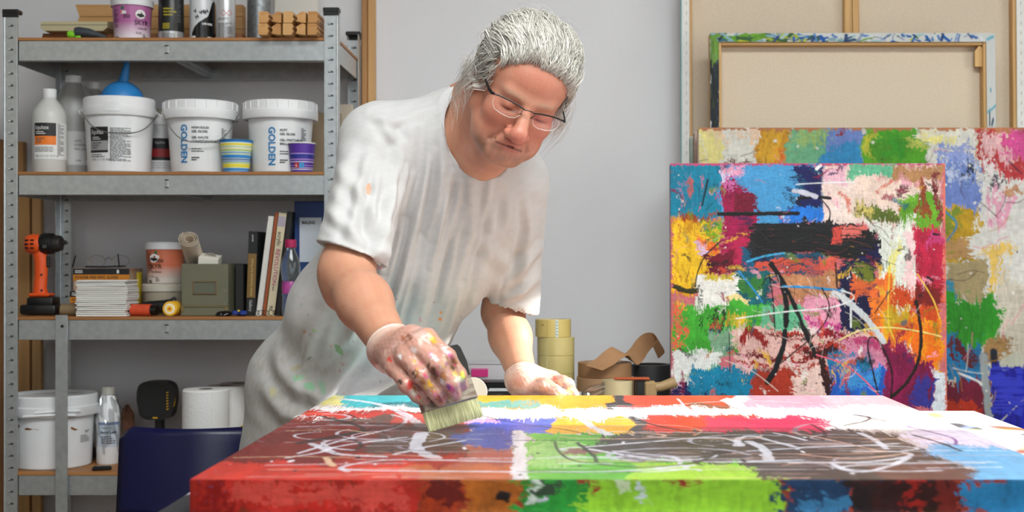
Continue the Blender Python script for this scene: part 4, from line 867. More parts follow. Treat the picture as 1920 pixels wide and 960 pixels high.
# two gel buckets
BLU = mat('print_blue', (24, 118, 178), .5)
for px, l, dx, tall, handle, words in ((376, 'white gel bucket with wire handle in front and blue lettering', -.030, .132, (.100, .082), ('HIGH SOLID', 'GEL GLOSS', 'GEL HAUTE', 'CONSISTANCE BRILLANT')), (526, 'white gel bucket behind the purple cup with blue lettering', -.008, .125, None, ('SOFT', 'GEL GLOSS', 'GEL ONCTUEUX', 'BRILLANT'))):
    t, R, a = bucket(px, 3.71, 1, .079, .0915, .104, .200, .050, l, 22, handle)
    f = cylfn(R, a, .0014)
    b = MB(); text_on(b, 'GOLDEN', .026, f, dx-.024, tall, -PI/2, .0007, 1.0); b.build('brand_lettering', BLU, t)
    b = MB(); z = tall-.012
    for i, wd in enumerate(words): text_on(b, wd, .0085, f, dx+.006, z-.0105*i-(.006 if i > 1 else 0), 0, .0002)
    fine(b, f, dx+.006, dx+.046, tall-.077, tall-.064, 2, .35, 3); fine(b, f, dx+.006, dx+.028, tall-.10, tall-.088, 2, .5, 5); b.build('fine_print', INK, t)
    b = MB(); fine(b, f, .060, .078, .085, .125, 9, .5, 4); b.build('side_print', INKG, t)
# paper cups
def cup(px, d, k, rt, rb, h, label, stripes, base, rim):
    t = thing('paper_cup', label, 'cup', on(px, d, k), group='striped paper cups on the second shelf'); R = lambda z: rb+(rt-rb)*z/h
    MB().lathe([(0, .004), (rb-.001, .004), (rb-.001, 0), (rb, 0), (rt, h), (rt-.001, h), (rb-.002, .006), (0, .006)], 44).build('cup_wall', base, t)
    MB().lathe([(rt+.0018*math.cos(q), h+.0018*math.sin(q)) for q in np.linspace(0, 2*PI, 9)], 44).build('rim', rim, t)
    for z0, z1, m in stripes:
        z0 *= h; z1 *= h; MB().lathe([(R(z0)+.0004, z0), (R(z1)+.0004, z1)], 44).build('stripe', m, t)
    return t, R
sb = mat('cup_blue', (36, 128, 196), .5); sy = mat('cup_yellow', (226, 212, 60), .5); sg = mat('cup_green', (150, 190, 70), .5); sd = mat('cup_teal', (30, 96, 150), .5)
cup(443, 3.651, 1, .0445, .0335, .088, 'paper cup with blue, yellow and green stripes',
    [(.02, .05, sb), (.06, .13, sb), (.15, .26, sy), (.28, .31, sg), (.33, .36, sb), (.38, .42, sd), (.44, .54, sb), (.56, .58, sg), (.60, .63, sb), (.66, .70, sg), (.72, .74, sy), (.78, .80, sg), (.83, .90, sy), (.93, .99, sb)], mat('cup_white', (226, 228, 226), .5), sd)
vi = mat('cup_violet', (82, 44, 150), .5); vl = mat('cup_lilac', (176, 150, 214), .5); vb = mat('cup_navy', (30, 50, 140), .5); vw = mat('cup_pale', (214, 206, 226), .5)
t, R = cup(566, 3.645, 1, .037, .0295, .080, 'purple striped paper cup in front of the right bucket', [(.08, .11, vw), (.14, .16, vw), (.22, .24, vl), (.34, .37, vw), (.42, .45, vl), (.50, .60, vb), (.62, .65, vl), (.80, .98, mat('cup_white', (226, 228, 226), .5)), (.78, .80, vl)][:7], vi, mat('cup_rim', (226, 226, 222), .5))
f = cylfn(R, face(566, 3.645), .0012)
MB().add([f(-.020, .012), f(-.008, .012), f(-.008, .026), f(-.020, .026)], [(0, 1, 2, 3)]).build('red_square', mat('sq_red', (190, 40, 50), .5), t); MB().add([f(-.007, .012), f(.006, .012), f(.006, .026), f(-.007, .026)], [(0, 1, 2, 3)]).build('blue_square', mat('sq_blue', (60, 140, 200), .5), t)
b = MB(); text_on(b, '6', .012, cylfn(R, face(566, 3.645), .0016), -.018, .0145); b.build('numeral', LABW, t)
# linen boards behind the right post
for px0, px1, top, d, c, lb in ((586, 640, 212, 3.86, (150, 132, 108), 'brown panel edge standing behind the right bucket'), (626, 669, 196, 3.93, (196, 184, 166), 'pale linen board standing behind the right shelf post')):
    x0, x1 = P(px0, 0, d)[0], P(px1, 0, d)[0]; x1 = min(x1, XB-.012); hz = P(0, top, d)[2]-ST[1]
    o = MB().box(((x1-x0)/2, 0, hz/2), (x1-x0, .016, hz), bev=.002).build('linen_board', mat('board_%d' % px0, c, .8, var=.1, bump=.15), None, 35, (x0, d, ST[1])); tag(o, lb, 'board', 'linen boards on the second shelf')

# ---- top shelf
def skyr(px, d, z, r, h, c, pale, label, lid_c, words, group=None):
    t = thing('yoghurt_tub', label, 'tub', (P(px, 0, d)[0], d, z)); rb = r*.90; R = lambda q: rb+(r-rb)*q/h
    m = mat('tub_'+words[1], c, .35); nt = m.node_tree; tc = nt.nodes.new('ShaderNodeTexCoord'); sp = nt.nodes.new('ShaderNodeSeparateXYZ'); rp = nt.nodes.new('ShaderNodeValToRGB')
    mr = nt.nodes.new('ShaderNodeMapRange'); mr.inputs[1].default_value = 0; mr.inputs[2].default_value = h
    rp.color_ramp.elements[0].position = .12; rp.color_ramp.elements[0].color = rgba(pale); rp.color_ramp.elements[1].position = .52; rp.color_ramp.elements[1].color = rgba(c)
    nt.links.new(tc.outputs['Object'], sp.inputs[0]); nt.links.new(sp.outputs['Z'], mr.inputs[0]); nt.links.new(mr.outputs[0], rp.inputs[0]); nt.links.new(rp.outputs[0], nt.nodes['Principled BSDF'].inputs['Base Color'])
    MB().lathe([(0, .001), (rb-.003, 0), (rb, .003), (r, h), (0, h)], 48).build('body', m, t)
    MB().lathe([(r, h-.002), (r+.0035, h-.003), (r+.0045, h+.015), (r+.002, h+.018), (r-.004, h+.016), (0, h+.016)], 48).build('lid', mat('tub_lid', lid_c, .4), t)
    a = face(px, d); f = cylfn(R, a, .0008)
    e = MB(); u0, v0 = words[2]*r, h*.72
    e.add([f(u0+.0145*math.cos(q), v0+.0125*math.sin(q)) for q in np.linspace(0, 2*PI, 25)[:-1]], [tuple(range(24))]); e.build('oval_emblem', LABW, t)
    g = cylfn(R, a, .0013); sh = [(-.012, -.003), (-.006, .002), (-.002, .001), (.001, .002), (.0025, .009), (.004, .002), (.010, -.001), (.012, -.005), (0, -.008)]
    MB().add([g(u0+x, v0+y) for x, y in sh], [tuple(range(len(sh)))]).build('emblem_drawing', INK, t)
    b = MB(); text_on(b, words[0], r*.34, g, u0-.017, h*.43, 0, .0002, .95); b.build('lettering', mat('tub_ink_'+words[1], words[3], .5), t)
    b = MB(); text_on(b, words[1], r*.17, g, u0-.008, h*.31); text_on(b, '0,2%', r*.15, g, u0-.013, h*.18); fine(b, g, u0+.006, u0+.018, h*.06, h*.2, 4, .4, 3); fine(b, g, -r*1.1, -r*.75, h*.3, h*.9, 12, .35, 4); fine(b, g, -r*.45, -r*.1, h*.60, h*.70, 3, .5, 6); b.build('fine_print', MATS['tub_ink_'+words[1]], t)
    b = MB()
    for i in range(9): b.add([g(-r*.98+i*.0016, h*.02), g(-r*.98+i*.0016+.0009, h*.02), g(-r*.98+i*.0016+.0009, h*.11), g(-r*.98+i*.0016, h*.11)], [(0, 1, 2, 3)])
    b.build('bar_code', INK, t)
    b = MB(); b.add([g(-r*.5+x, h*.84+y) for x, y in ((-.004, 0), (.004, 0), (.004, .008), (-.004, .008))], [(0, 1, 2, 3)]); b.build('green_badge', mat('badge_green', (30, 110, 70), .5), t)
    MB().add([g(-r*.62+x, h*.72+y) for x, y in ((0, 0), (.017, 0), (.017, .008), (0, .008))], [(0, 1, 2, 3)]).build('logo_panel', LABW, t)
    b = MB(); b.add([g(-r*.58+.0035*math.cos(q), h*.72+.004+.003*math.sin(q)) for q in np.linspace(0, 2*PI, 13)[:-1]], [tuple(range(12))]); b.build('logo_dot', mat('logo_red', (206, 60, 40), .5), t)
    return t
skyr(248, 3.69, ST[0], .0535, .100, (172, 98, 152), (222, 212, 220), 'purple yoghurt tub on the top shelf', (222, 224, 228), ('SKYR', 'naturel', .42, (44, 26, 50)))
def can(px, d, r, h, label, m, base_m=None, base_h=0):
    t = thing('spray_can', label, 'spray can', on(px, d, 0), group='spray cans on the top shelf')
    MB().lathe([(0, .003), (r-.004, .001), (r-.001, 0), (r, .003), (r, h), (r-.004, h+.006), (r*.55, h+.018), (0, h+.018)], 40).build('can_body', m, t)
    if base_m: MB().lathe([(r+.0003, .003), (r+.0003, base_h)], 40).build('base_band', base_m, t)
    MB().lathe([(r*.55, h+.016), (r*.6, h+.018), (r*.6, h+.045), (r*.5, h+.05), (0, h+.05)], 30).build('cap', DARK, t)
    return t, (lambda z: r), face(px, d)
t, R, a = can(321, 3.68, .0345, .155, 'black spray can with yellow print and silver foot', mat('can_black', (22, 23, 24), .35), mat('can_silver', (176, 178, 180), .3, metal=.6), .026)
f = cylfn(R, a, .0009); b = MB()
for i, wd in enumerate(('PREMIUM', 'PROTECTIVE', 'VARNISH')): text_on(b, wd, .0062, f, -.022, .085-.0085*i, 0, .0002)
fine(b, f, -.024, -.004, .031, .048, 5, .55, 2); b.build('yellow_print', mat('print_yellow', (196, 180, 40), .5), t)['kind'] = 'stuff'
b = MB(); fine(b, f, -.025, .012, .006, .020, 4, .4, 2); fine(b, f, .014, .028, .05, .12, 12, .4, 7); b.build('fine_print', INKG, t)
t, R, a = can(379, 3.70, .0345, .165, 'black and white spray can with diagonal design', mat('can_bw_white', (206, 208, 212), .3))
f = cylfn(R, a, .0007); cw = [(-.052, .002), (.052, .002), (.052, .06), (.018, .066), (.006, .060), (-.010, .050), (-.024, .036), (-.031, .022), (-.034, .01)]
V = []; Fc = []; n = 30
for i in range(n+1):
    u = -.050+.1*i/n; top = float(np.interp(u, [-.05, -.034, -.030, -.022, -.010, .004, .016, .03, .05], [.002, .004, .024, .040, .052, .062, .070, .110, .12])); V += [f(u, .002), f(u, top)]
for i in range(n): Fc.append((2*i, 2*i+2, 2*i+3, 2*i+1))
MB().add(V, Fc).build('black_design', mat('can_gloss_black', (16, 16, 18), .25), t)
b = MB(); g = cylfn(R, a, .0012); text_on(b, 'UV-VAR', .0085, g, .000, .046, .0, .0004); b.wrap(R, a, .014, .028, .004, .014, .0012)
for u in (-.027, -.021): b.add([g(u-.004, .013), g(u, .009), g(u+.004, .013), g(u, .017)], [(0, 1, 2, 3)])
b.build('white_print', LABW, t)
b = MB()
for i, (wd, u, v) in enumerate((('V', -.020, .078), ('H', -.016, .062), ('W', -.004, .074), ('IN', .006, .076))): text_on(b, wd, .013, g, u, v, .5, .0006)
b.build('black_letters', INK, t)
t, R, a = can(423, 3.68, .0268, .17, 'slim silver spray can with hazard diamonds', mat('can_slim', (196, 198, 200), .32, metal=.35)); g = cylfn(R, a, .0009)
b = MB(); fine(b, g, -.022, .020, .004, .050, 18, .45, 5); fine(b, g, -.022, .010, .056, .064, 2, .4, 7); b.build('fine_print', INKG, t)
for u in (-.006, .010):
    b = MB(); b.add([g(u-.009, .077), g(u, .068), g(u+.009, .077), g(u, .086), g(u-.0075, .077), g(u, .0695), g(u+.0075, .077), g(u, .0845)], [(0, 1, 5, 4), (1, 2, 6, 5), (2, 3, 7, 6), (3, 0, 4, 7)]); b.build('hazard_diamond', mat('hazard_red', (196, 40, 40), .5), t)
o = MB().lathe([(0, 0), (.034, 0), (.034, .24), (.031, .24), (.031, .01), (0, .01)], 40).build('metal_tube', mat('zinc_tube', (150, 154, 156), .4, metal=.75, c2=(112, 116, 118), vscale=90), None, 35, on(486, 3.80, 0)); tag(o, 'upright zinc tube behind the wooden wedges', 'tube')
# plank under the grey-beige machine
DW = wood('brown_plank', (150, 96, 54), (122, 74, 40), 0, 1.)
LW = wood('light_plank', (204, 160, 104), (182, 134, 80), 0, 1.)
x0 = P(70, 0, 3.70)[0]; x1 = P(450, 0, 3.7)[0]
o = MB().prism([(0, 0), (x1-x0, 0), (x1-x0, .032), (.006, .032), (.0, .004)], .05, Matrix.Translation((0, .05, 0)) @ Matrix.Rotation(PI/2, 4, 'X')).build('plank', DW, None, 30, (x0, 3.725, ST[0])); tag(o, 'brown plank lying under the beige machine', 'plank')
for k, (px, zz, l) in enumerate(((150, 0, 'lowest pale pine bar stacked at the back of the top shelf'), (146, .036, 'second pale pine bar of the stack on the top shelf'), (142, .072, 'third pale pine bar with mitred end behind the purple tub'), (150, .108, 'topmost pale pine bar of the stack on the top shelf'))):
    x0 = P(px, 0, 3.88)[0]; L_ = P(455, 0, 3.88)[0]-x0
    o = MB().prism([(.0, 0), (L_, 0), (L_, .0345), (-.012 if k % 2 else .012, .0345)], .045, Matrix.Translation((0, .045, 0)) @ Matrix.Rotation(PI/2, 4, 'X')).build('pine_bar', LW, None, 30, (x0, 3.875, ST[0]+zz)); tag(o, l, 'wooden bar', 'pine bars stacked on the top shelf')
# beige label machine
t = thing('desk_machine', 'old beige desk calculator lying on the brown plank', 'calculator', (P(143, 0, 3.70)[0], 3.70, ST[0]+.0325))
BE = mat('aged_beige_plastic', (188, 178, 142), .5, var=.06)
MB().prism([(-.094, .008), (-.084, 0), (.080, 0), (.092, .010), (.092, .026), (-.094, .026)], .17, Matrix.Translation((0, .155, 0)) @ Matrix.Rotation(PI/2, 4, 'X')).build('case', BE, t)
MB().prism([(-.013, .026), (.15, .052), (.155, .050), (.155, .026)], .186, Matrix.Translation((-.094, 0, 0)) @ Matrix.Rotation(PI/2, 4, 'Z') @ Matrix.Rotation(PI/2, 4, 'X')).build('sloped_top', mat('beige_top', (182, 176, 150), .5, var=.05), t)
sl_ = flatfn((-.094, -.013, .0265), (1, 0, 0), (0, .9875, .1575))
b = MB()
for u in (.011, .024, .037): b.add([sl_(u, .004), sl_(u+.003, .004), sl_(u-.001, .018), sl_(u-.004, .018)], [(0, 1, 2, 3)])
b.build('red_marks', mat('mark_red', (170, 40, 34), .5), t)
b = MB(); f = lambda u, v: tuple(Vector(sl_(u, v))+Vector((0, 0, .0006))); b.add([f(.115, .05), f(.145, .05), f(.155, .1), f(.125, .1)], [(0, 1, 2, 3)]); b.build('display', mat('display_grey', (110, 116, 124), .3), t)
MB().box((.0, -.0155, .0165), (.186, .001, .0012)).build('seam', INKG, t)
# small glue gun
t = thing('glue_gun', 'small dark tool with bright green tip at the shelf edge', 'tool', on(160, 3.635, 0), rz=.0)
GR = mat('lime_plastic', (128, 206, 40), .4); SLATE = mat('slate_plastic', (52, 60, 66), .5)
MB().tube([(-.026, 0, .019), (-.018, 0, .0205), (.01, 0, .018), (.056, 0, .006)], [.0135, .0145, .0125, .005], 18).build('body', SLATE, t)
MB().tube([(-.047, 0, .013), (-.044, 0, .0133), (-.029, 0, .0133), (-.026, 0, .013)], [.009, .0105, .0105, .009], 18).build('green_tip', GR, t); MB().box((-.018, -.004, .006), (.015, .012, .010), bev=.003).build('green_foot', GR, t)
# bundle of ten stretcher pieces, end grain to the front
ENDG = wood('end_grain', (206, 158, 96), (176, 122, 66), 0, 1.6)
for j in range(2):
    for i in range(5):
        d = 3.565; x = P(494+23.0*i, 0, d)[0]; z = ST[0]+.001+j*.0335
        pl = [(-.0155, .0), (.0095, .0), (.0155, .009), (.0120, .018), (.0155, .022), (.011, .032), (-.0155, .032)] if i % 2 == 0 else [(-.013, .004), (.006, 0), (.015, .0), (.015, .030), (.004, .032), (-.013, .022), (-.009, .014)]
        o = MB().prism([(x_*.9, y_*.96) for x_, y_ in pl], .27, Matrix.Translation((0, .27, 0)) @ Matrix.Rotation(PI/2, 4, 'X')).build('stretcher_piece', wood('wedge_wood_%d' % (i % 3), [(208, 160, 100), (196, 146, 86), (214, 170, 112)][i % 3], [(180, 128, 72), (168, 116, 62), (188, 140, 84)][i % 3], [1, 0, 2][i % 3], 1.3), None, 0, (x, d+.006*((i*3+j) % 3), z))
        tag(o, '%s piece from the shelf\'s right post in the %s row of bundled stretcher wood' % (['fifth', 'fourth', 'third', 'second', 'first'][i], ['lower', 'upper'][j]), 'wood piece', 'bundled stretcher pieces on the top shelf')
t = thing('white_board', 'off white board with round blue sticker behind the stretcher pieces', 'board', on(556, 3.92, 0))
MB().box((.0, 0, .15), (.130, .012, .30), bev=.002).build('panel', mat('offwhite_board', (206, 202, 194), .7), t)
b = MB().lathe([(0, 0), (.012, 0), (.012, .001)], 20, (.062, -.0075, .080), frame((0, -1, 0))); b.build('blue_sticker', mat('sticker_blue', (70, 100, 140), .5), t)
b = MB().tube([(.0, -.0085, .062), (.002, -.0085, .073)], .003, 6); b.build('dark_mark', INK, t)

# ---- timber behind the unit
for k, (px, top, w_, lb) in enumerate(((-14, 250, .030, 'narrow timber lath at the far left edge'), (12, 262, .032, 'timber lath with end level with the buckets'), (38, 266, .028, 'third timber lath left of the back post'))):
    o = MB().box((0, 0, P(0, top, 4.03)[2]/2), (w_, .026, P(0, top, 4.03)[2]), bev=.001).build('timber_lath', wood('lath_%d' % k, [(176, 130, 84), (150, 104, 62), (186, 142, 92)][k], [(150, 104, 62), (124, 82, 46), (160, 114, 68)][k], 2, .8), None, 30, (P(px, 0, 4.03)[0], 4.03, 0)); tag(o, lb+' behind the shelving', 'timber', 'timber laths behind the shelving')
for k, (px, top, w_, c, lb) in enumerate(((58, 350, .036, (196, 148, 92), 'pale timber board directly behind the drill'), (82, 356, .026, (206, 162, 106), 'pale narrow timber board with wavy grain behind the drill'), (36, 345, .03, (112, 76, 46), 'dark timber board left of the drill'))):
    o = MB().box((0, 0, P(0, top, 4.03)[2]/2), (w_, .022, P(0, top, 4.03)[2]), bev=.001).build('timber_board', wood('tboard_%d' % k, c, tuple(int(x*.8) for x in c), 2, .7), None, 30, (P(px, 0, 4.03)[0], 3.985+.0*k, 0)); tag(o, lb, 'timber', 'timber boards inside the shelf back')
for k, (px0, px1, d, lb) in enumerate(((679, 690, 4.03, 'narrow dark edged pine batten beside the shelf back post'), (690, 704, 4.03, 'pale pine batten standing right of the shelving'))):
    x0, x1 = P(px0, 0, d)[0], P(px1, 0, d)[0]
    o = MB().box(((x0+x1)/2, 0, 1.12), (x1-x0-.001, .03, 2.24), bev=.002).build('pine_batten', wood('batten_%d' % k, [(176, 128, 76), (206, 164, 110)][k], [(150, 104, 58), (188, 142, 88)][k], 2, .6), None, 30, (0, d+.005*k, 0)); tag(o, lb, 'batten', 'pine battens right of the shelving')

# ---- third shelf
# cordless drill
t = thing('cordless_drill', 'orange and black cordless drill standing on its battery', 'drill', on(82, 3.70, 2)); k = 3.70/F
OR = mat('drill_orange', (226, 84, 26), .45); BKR = mat('drill_black', (20, 20, 21), .45)
def dx_(px): return (px-82)*k
def dz_(py): return (592-py)*k+.0005
MB().tube([(dx_(49), 0, dz_(459)), (dx_(52), 0, dz_(459)), (dx_(60), 0, dz_(459)), (dx_(76), 0, dz_(460)), (dx_(80), 0, dz_(461))], [.018, .025, .029, .029, .027], 24).build('motor_housing', OR, t)
b = MB()
for j in range(3):
    for i in range(2): b.box((dx_(57+10*i), -.0283+.002*abs(j-1), dz_(452+7*j)), (.0115, .004, .0055), bev=.0015)
b.build('vent_slots', BKR, t)
MB().tube([(dx_(78), 0, dz_(459)), (dx_(84), 0, dz_(458)), (dx_(100), 0, dz_(458)), (dx_(102), 0, dz_(458))], [.027, .030, .029, .025], 24).build('gear_case', BKR, t)
MB().tube([(dx_(101), 0, dz_(458)), (dx_(106), 0, dz_(458)), (dx_(115), 0, dz_(457)), (dx_(118), 0, dz_(457))], [.023, .024, .021, .013], 24).tube([(dx_(117), 0, dz_(456)), (dx_(124), 0, dz_(456))], .006, 10).build('chuck', mat('chuck_grey', (52, 50, 48), .4, metal=.4), t)
b = MB(); text_on(b, '20', .012, flatfn((dx_(87), -.0302, dz_(466)), (1, 0, 0), (0, 0, 1))); b.build('lettering', mat('drill_grey', (120, 120, 122), .5), t)
MB().tube([(dx_(74), 0, dz_(472)), (dx_(77), 0, dz_(490)), (dx_(77), 0, dz_(515)), (dx_(75), 0, dz_(540)), (dx_(76), 0, dz_(556))], [.020, .0185, .018, .0185, .022], 20, flat=.85).build('grip', OR, t)
MB().box((dx_(90), 0, dz_(492)), (.010, .014, .032), bev=.003).build('trigger', BKR, t)
MB().box((dx_(78), 0, dz_(554)), (.058, .050, .010), bev=.004).build('foot', OR, t)
MB().box((dx_(82), 0, dz_(566)), (.074, .062, .024), bev=.006, seg=2).box((dx_(79), 0, dz_(581)), (.102, .072, .028), bev=.008, seg=2).build('battery', BKR, t)
MB().cyl(.003, 0, .002, 10, (dx_(82), -.0158, dz_(516)), frame((0, -1, 0))).cyl(.003, 0, .002, 10, (dx_(83), -.018, dz_(545)), frame((0, -1, 0))).build('screws', BKR, t)
o = MB().tube([(-.03, 0, .0165), (.032, 0, .0165)], .0162, 24).build('cardboard_tube', mat('tube_card', (128, 108, 78), .7), None, 40, on(136, 3.665, 2)); tag(o, 'short brown cardboard tube between drill and card stack', 'tube')
# stack of small white cards
for i in range(18):
    w_ = .139+random.uniform(-.004, .006)
    o = MB().box((0, 0, 0), (w_, .10+random.uniform(-.004, .004), .0046), bev=.0008).build('canvas_card', mat('card_white_%d' % (i % 3), [(226, 226, 222), (214, 212, 208), (222, 218, 212)][i % 3], .7), None, 30, (P(201, 0, 3.665)[0]+random.uniform(-.003, .003), 3.665+random.uniform(-.002, .002), ST[2]+.0028+.00555*i), (0, 0, random.uniform(-.05, .05)))
    tag(o, 'topmost white card of the stack before the glove boxes' if i == 17 else 'lowest white card of the stack, resting on the third shelf' if i == 0 else 'small white card inside the neat stack on the third shelf', 'card', 'white cards stacked on the third shelf')
# vinyl glove boxes
GO = mat('glove_box_orange', (206, 128, 34), .5); GK = mat('glove_box_black', (26, 26, 28), .5)
for k, (px0, px1, z0, h, lb) in enumerate(((131, 226, 0, .066, 'lower orange and black glove box behind the white cards'), (137, 243, .0665, .064, 'upper orange and black glove box behind the white cards'))):
    d = 3.80; x0, x1 = P(px0, 0, d)[0], P(px1, 0, d)[0]
    t = thing('glove_box', lb, 'box', ((x0+x1)/2, d, ST[2]+z0), group='vinyl glove boxes on the third shelf'); wd = x1-x0
    MB().box((0, .06, h/2), (wd, .12, h), bev=.0015).build('carton', mat('glove_carton', (196, 176, 150), .6, c2=(150, 100, 70), vscale=25), t)
    MB().box((0, -.0006, h-.009), (wd-.001, .0012, .017)).build('black_band', GK, t); MB().box((0, -.0006, h-.0265), (wd-.001, .0012, .018)).build('orange_band', GO, t)
    b = MB(); text_on(b, 'POWDER FREE VINYL GLOVES', .0118, flatfn((-wd/2+.006, -.0015, h-.0295), (1, 0, 0), (0, 0, 1)), 0, 0, 0, .0002, .78); fine(b, flatfn((-wd/2+.006, -.0015, h-.035), (1, 0, 0), (0, 0, 1)), 0, .09, 0, .003, 1, .5, 2); b.build('lettering', GK, t)
    b = MB(); fine(b, flatfn((-wd/2+.006, -.0015, h-.014), (1, 0, 0), (0, 0, 1)), 0, .022, 0, .010, 2, .5, 2); b.build('brand_print', LABW, t)
    MB().box((.048, -.0008, h-.009), (.006, .0014, .010)).build('side_mark', LABW, t)
# spectacles lying on the upper glove box
t = thing('spare_glasses', 'rimless spectacles lying open on the glove box', 'glasses', (P(195, 0, 3.82)[0], 3.82, ST[2]+.1312)); k = 3.82/F
def gp(px, py, y=0): return ((px-195)*k, y, (502-py)*k)
for c0 in (181, 226):
    b = MB(); pts = [gp(c0+17*math.cos(q)*(1 if abs(math.cos(q)) < .8 else .97), 489+11*math.sin(q)) for q in np.linspace(0, 2*PI, 25)]; b.tube(pts, .0007, 5); b.build('lens_rim', mat('gold_wire', (150, 140, 110), .3, metal=.8), t)
b = MB().tube([gp(198, 486), gp(204, 481), gp(209, 486)], .0010, 6).tube([gp(165, 499, -.02), gp(200, 499.5, -.03), gp(240, 498, -.02)], .0022, 6); b.build('bridge', DARK, t)
for pts in ([gp(138, 501, -.01), gp(142, 478, .0)], [gp(217, 476, .02), gp(230, 500, -.03)]): MB().tube(pts, .0021, 6).build('temple_arm', DARK, t)
o = MB().lathe([(0, 0), (.0195, 0), (.0200, .001), (.0200, .117), (.018, .119), (0, .119)], 28).build('yellow_roll', mat('yellow_foam', (196, 170, 34), .7), None, 35, on(253, 3.88, 2)); tag(o, 'upright yellow foam roll behind the white cards', 'roll')
# two stacked tubs
z0 = ST[2]
t = jar('putty_tub', 'plain beige tub under the orange yoghurt tub', 'tub', on(310, 3.84, 2), [(0, .002), (.058, 0), (.060, .003), (.062, .068), (0, .068)], mat('beige_tub', (176, 166, 146), .5), [(.062, .064), (.0655, .065), (.0655, .082), (.062, .086), (0, .086)], mat('cream_lid', (206, 200, 184), .5))
skyr(310, 3.84, z0+.0865, .0545, .102, (196, 106, 76), (226, 216, 206), 'orange yoghurt tub stacked on a beige tub', (206, 208, 210), ('SKYR', 'hindbaer', -.62, (44, 30, 26)))
# rollers
t = thing('roller_sleeve', 'orange red roller sleeve lying with its black end to the left', 'paint roller', on(262, 3.65, 2), rz=-.12)
MB().tube([(-.022, 0, .0166), (.034, 0, .0166)], [.0164, .0164], 26).build('sleeve', mat('orange_sleeve', (214, 76, 40), .6, var=.25, vscale=60), t); MB().lathe([(.011, 0), (.0164, 0), (.0168, .004), (.0168, .016), (.011, .016)], 26, (-.022, 0, .0169), frame((-1, 0, 0))).lathe([(0, .002), (.0115, .002)], 26, (-.022, 0, .0169), frame((-1, 0, 0))).build('black_end', DARK, t); MB().tube([(.034, 0, .0166), (.05, 0, .0166)], .0145, 20).build('dark_core', DARK, t)
t = thing('foam_roller', 'yellow and white foam roller seen end on', 'paint roller', on(319, 3.64, 2)); fr = frame((0, -1, 0))
MB().lathe([(.016, -.055), (.0195, -.055), (.0205, -.05), (.0205, 0), (.0195, .004), (.0145, .005)], 30, (0, 0, .0207), fr).build('yellow_foam_sleeve', mat('roller_yellow', (226, 172, 34), .7), t)
MB().lathe([(.0145, .005), (.009, .0055)], 30, (0, 0, .0207), fr).build('white_ring', mat('roller_white', (232, 222, 200), .6), t); MB().lathe([(.009, .0055), (.004, .006)], 24, (0, 0, .0207), fr).build('yellow_hub', mat('hub_yellow', (240, 196, 50), .5), t); MB().lathe([(.004, .0065), (0, .0065)], 16, (0, 0, .0207), fr).build('orange_pin', mat('hub_orange', (206, 90, 20), .5), t)
t = thing('black_scraper', 'flat black tool lying behind the orange roller', 'tool', on(297, 3.74, 2)); MB().tube([(-.07, 0, .018), (-.03, 0, .022), (.02, -.005, .024), (.045, -.01, .034), (.05, -.01, .05)], [.010, .016, .018, .014, .004], 14, flat=.6).build('tool_body', mat('tool_black', (20, 21, 26), .5), t); MB().tube([(-.085, 0, .016), (-.07, 0, .018)], .008, 10).build('tool_tip', DARK, t)
# grey-green card index box with paper rolls
t = thing('card_box', 'olive grey metal card box with brass label holder', 'box', on(384, 3.655, 2), rz=-.03); OL = mat('olive_steel', (112, 112, 92), .5, metal=.2, var=.1)
w_, h_ = .130, .145
for c, dm in (((0, .003, .027+(h_-.027)/2), (w_, .004, h_-.029)), ((-w_/2+.002, .085, h_/2), (.003, .165, h_)), ((w_/2-.002, .085, h_/2), (.003, .165, h_)), ((0, .168, h_/2), (w_, .003, h_)), ((0, .085, .002), (w_-.004, .16, .003))): MB().box(c, dm, bev=.0008).build('panel', OL, t)
MB().box((0, .001, .0125), (w_+.003, .006, .023), bev=.001).build('drawer_front', OL, t); MB().box((0, -.001, .0265), (w_+.004, .006, .003)).box((-w_/2+.004, -.002, .020), (.008, .004, .014)).box((w_/2-.004, -.002, .020), (.008, .004, .014)).build('brass_trim', mat('dull_brass', (150, 134, 96), .4, metal=.7), t)
b = MB()
for c, dm in (((0, 0, .0165), (.066, .003, .003)), ((0, 0, -.0165), (.066, .003, .003)), ((-.0318, 0, 0), (.003, .003, .036)), ((.0318, 0, 0), (.003, .003, .036))): b.box((c[0]+.0, -.0012, .078+c[2]), dm, bev=.0006)
b.build('label_holder', mat('copper_frame', (150, 124, 96), .35, metal=.8), t)
MB().box((.0, -.0002, .078), (.060, .001, .030)).build('label_card', mat('dark_label_card', (92, 94, 80), .6), t)
b = MB()
for x, z in ((-.055, .034), (.055, .034), (.056, .13), (.056, .115), (.056, .07)): b.cyl(.0016, 0, .0012, 8, (x, .0012, z), frame((0, -1, 0)))
b.build('rivets', mat('rivet', (170, 168, 156), .3, metal=.8), t)
o = MB().box((0, .07, .072), (.024, .14, .144), bev=.002).build('folder_box', mat('black_folder', (34, 34, 33), .5), None, 30, on(449, 3.70, 2)); tag(o, 'thin black folder box beside the metal card box', 'box')
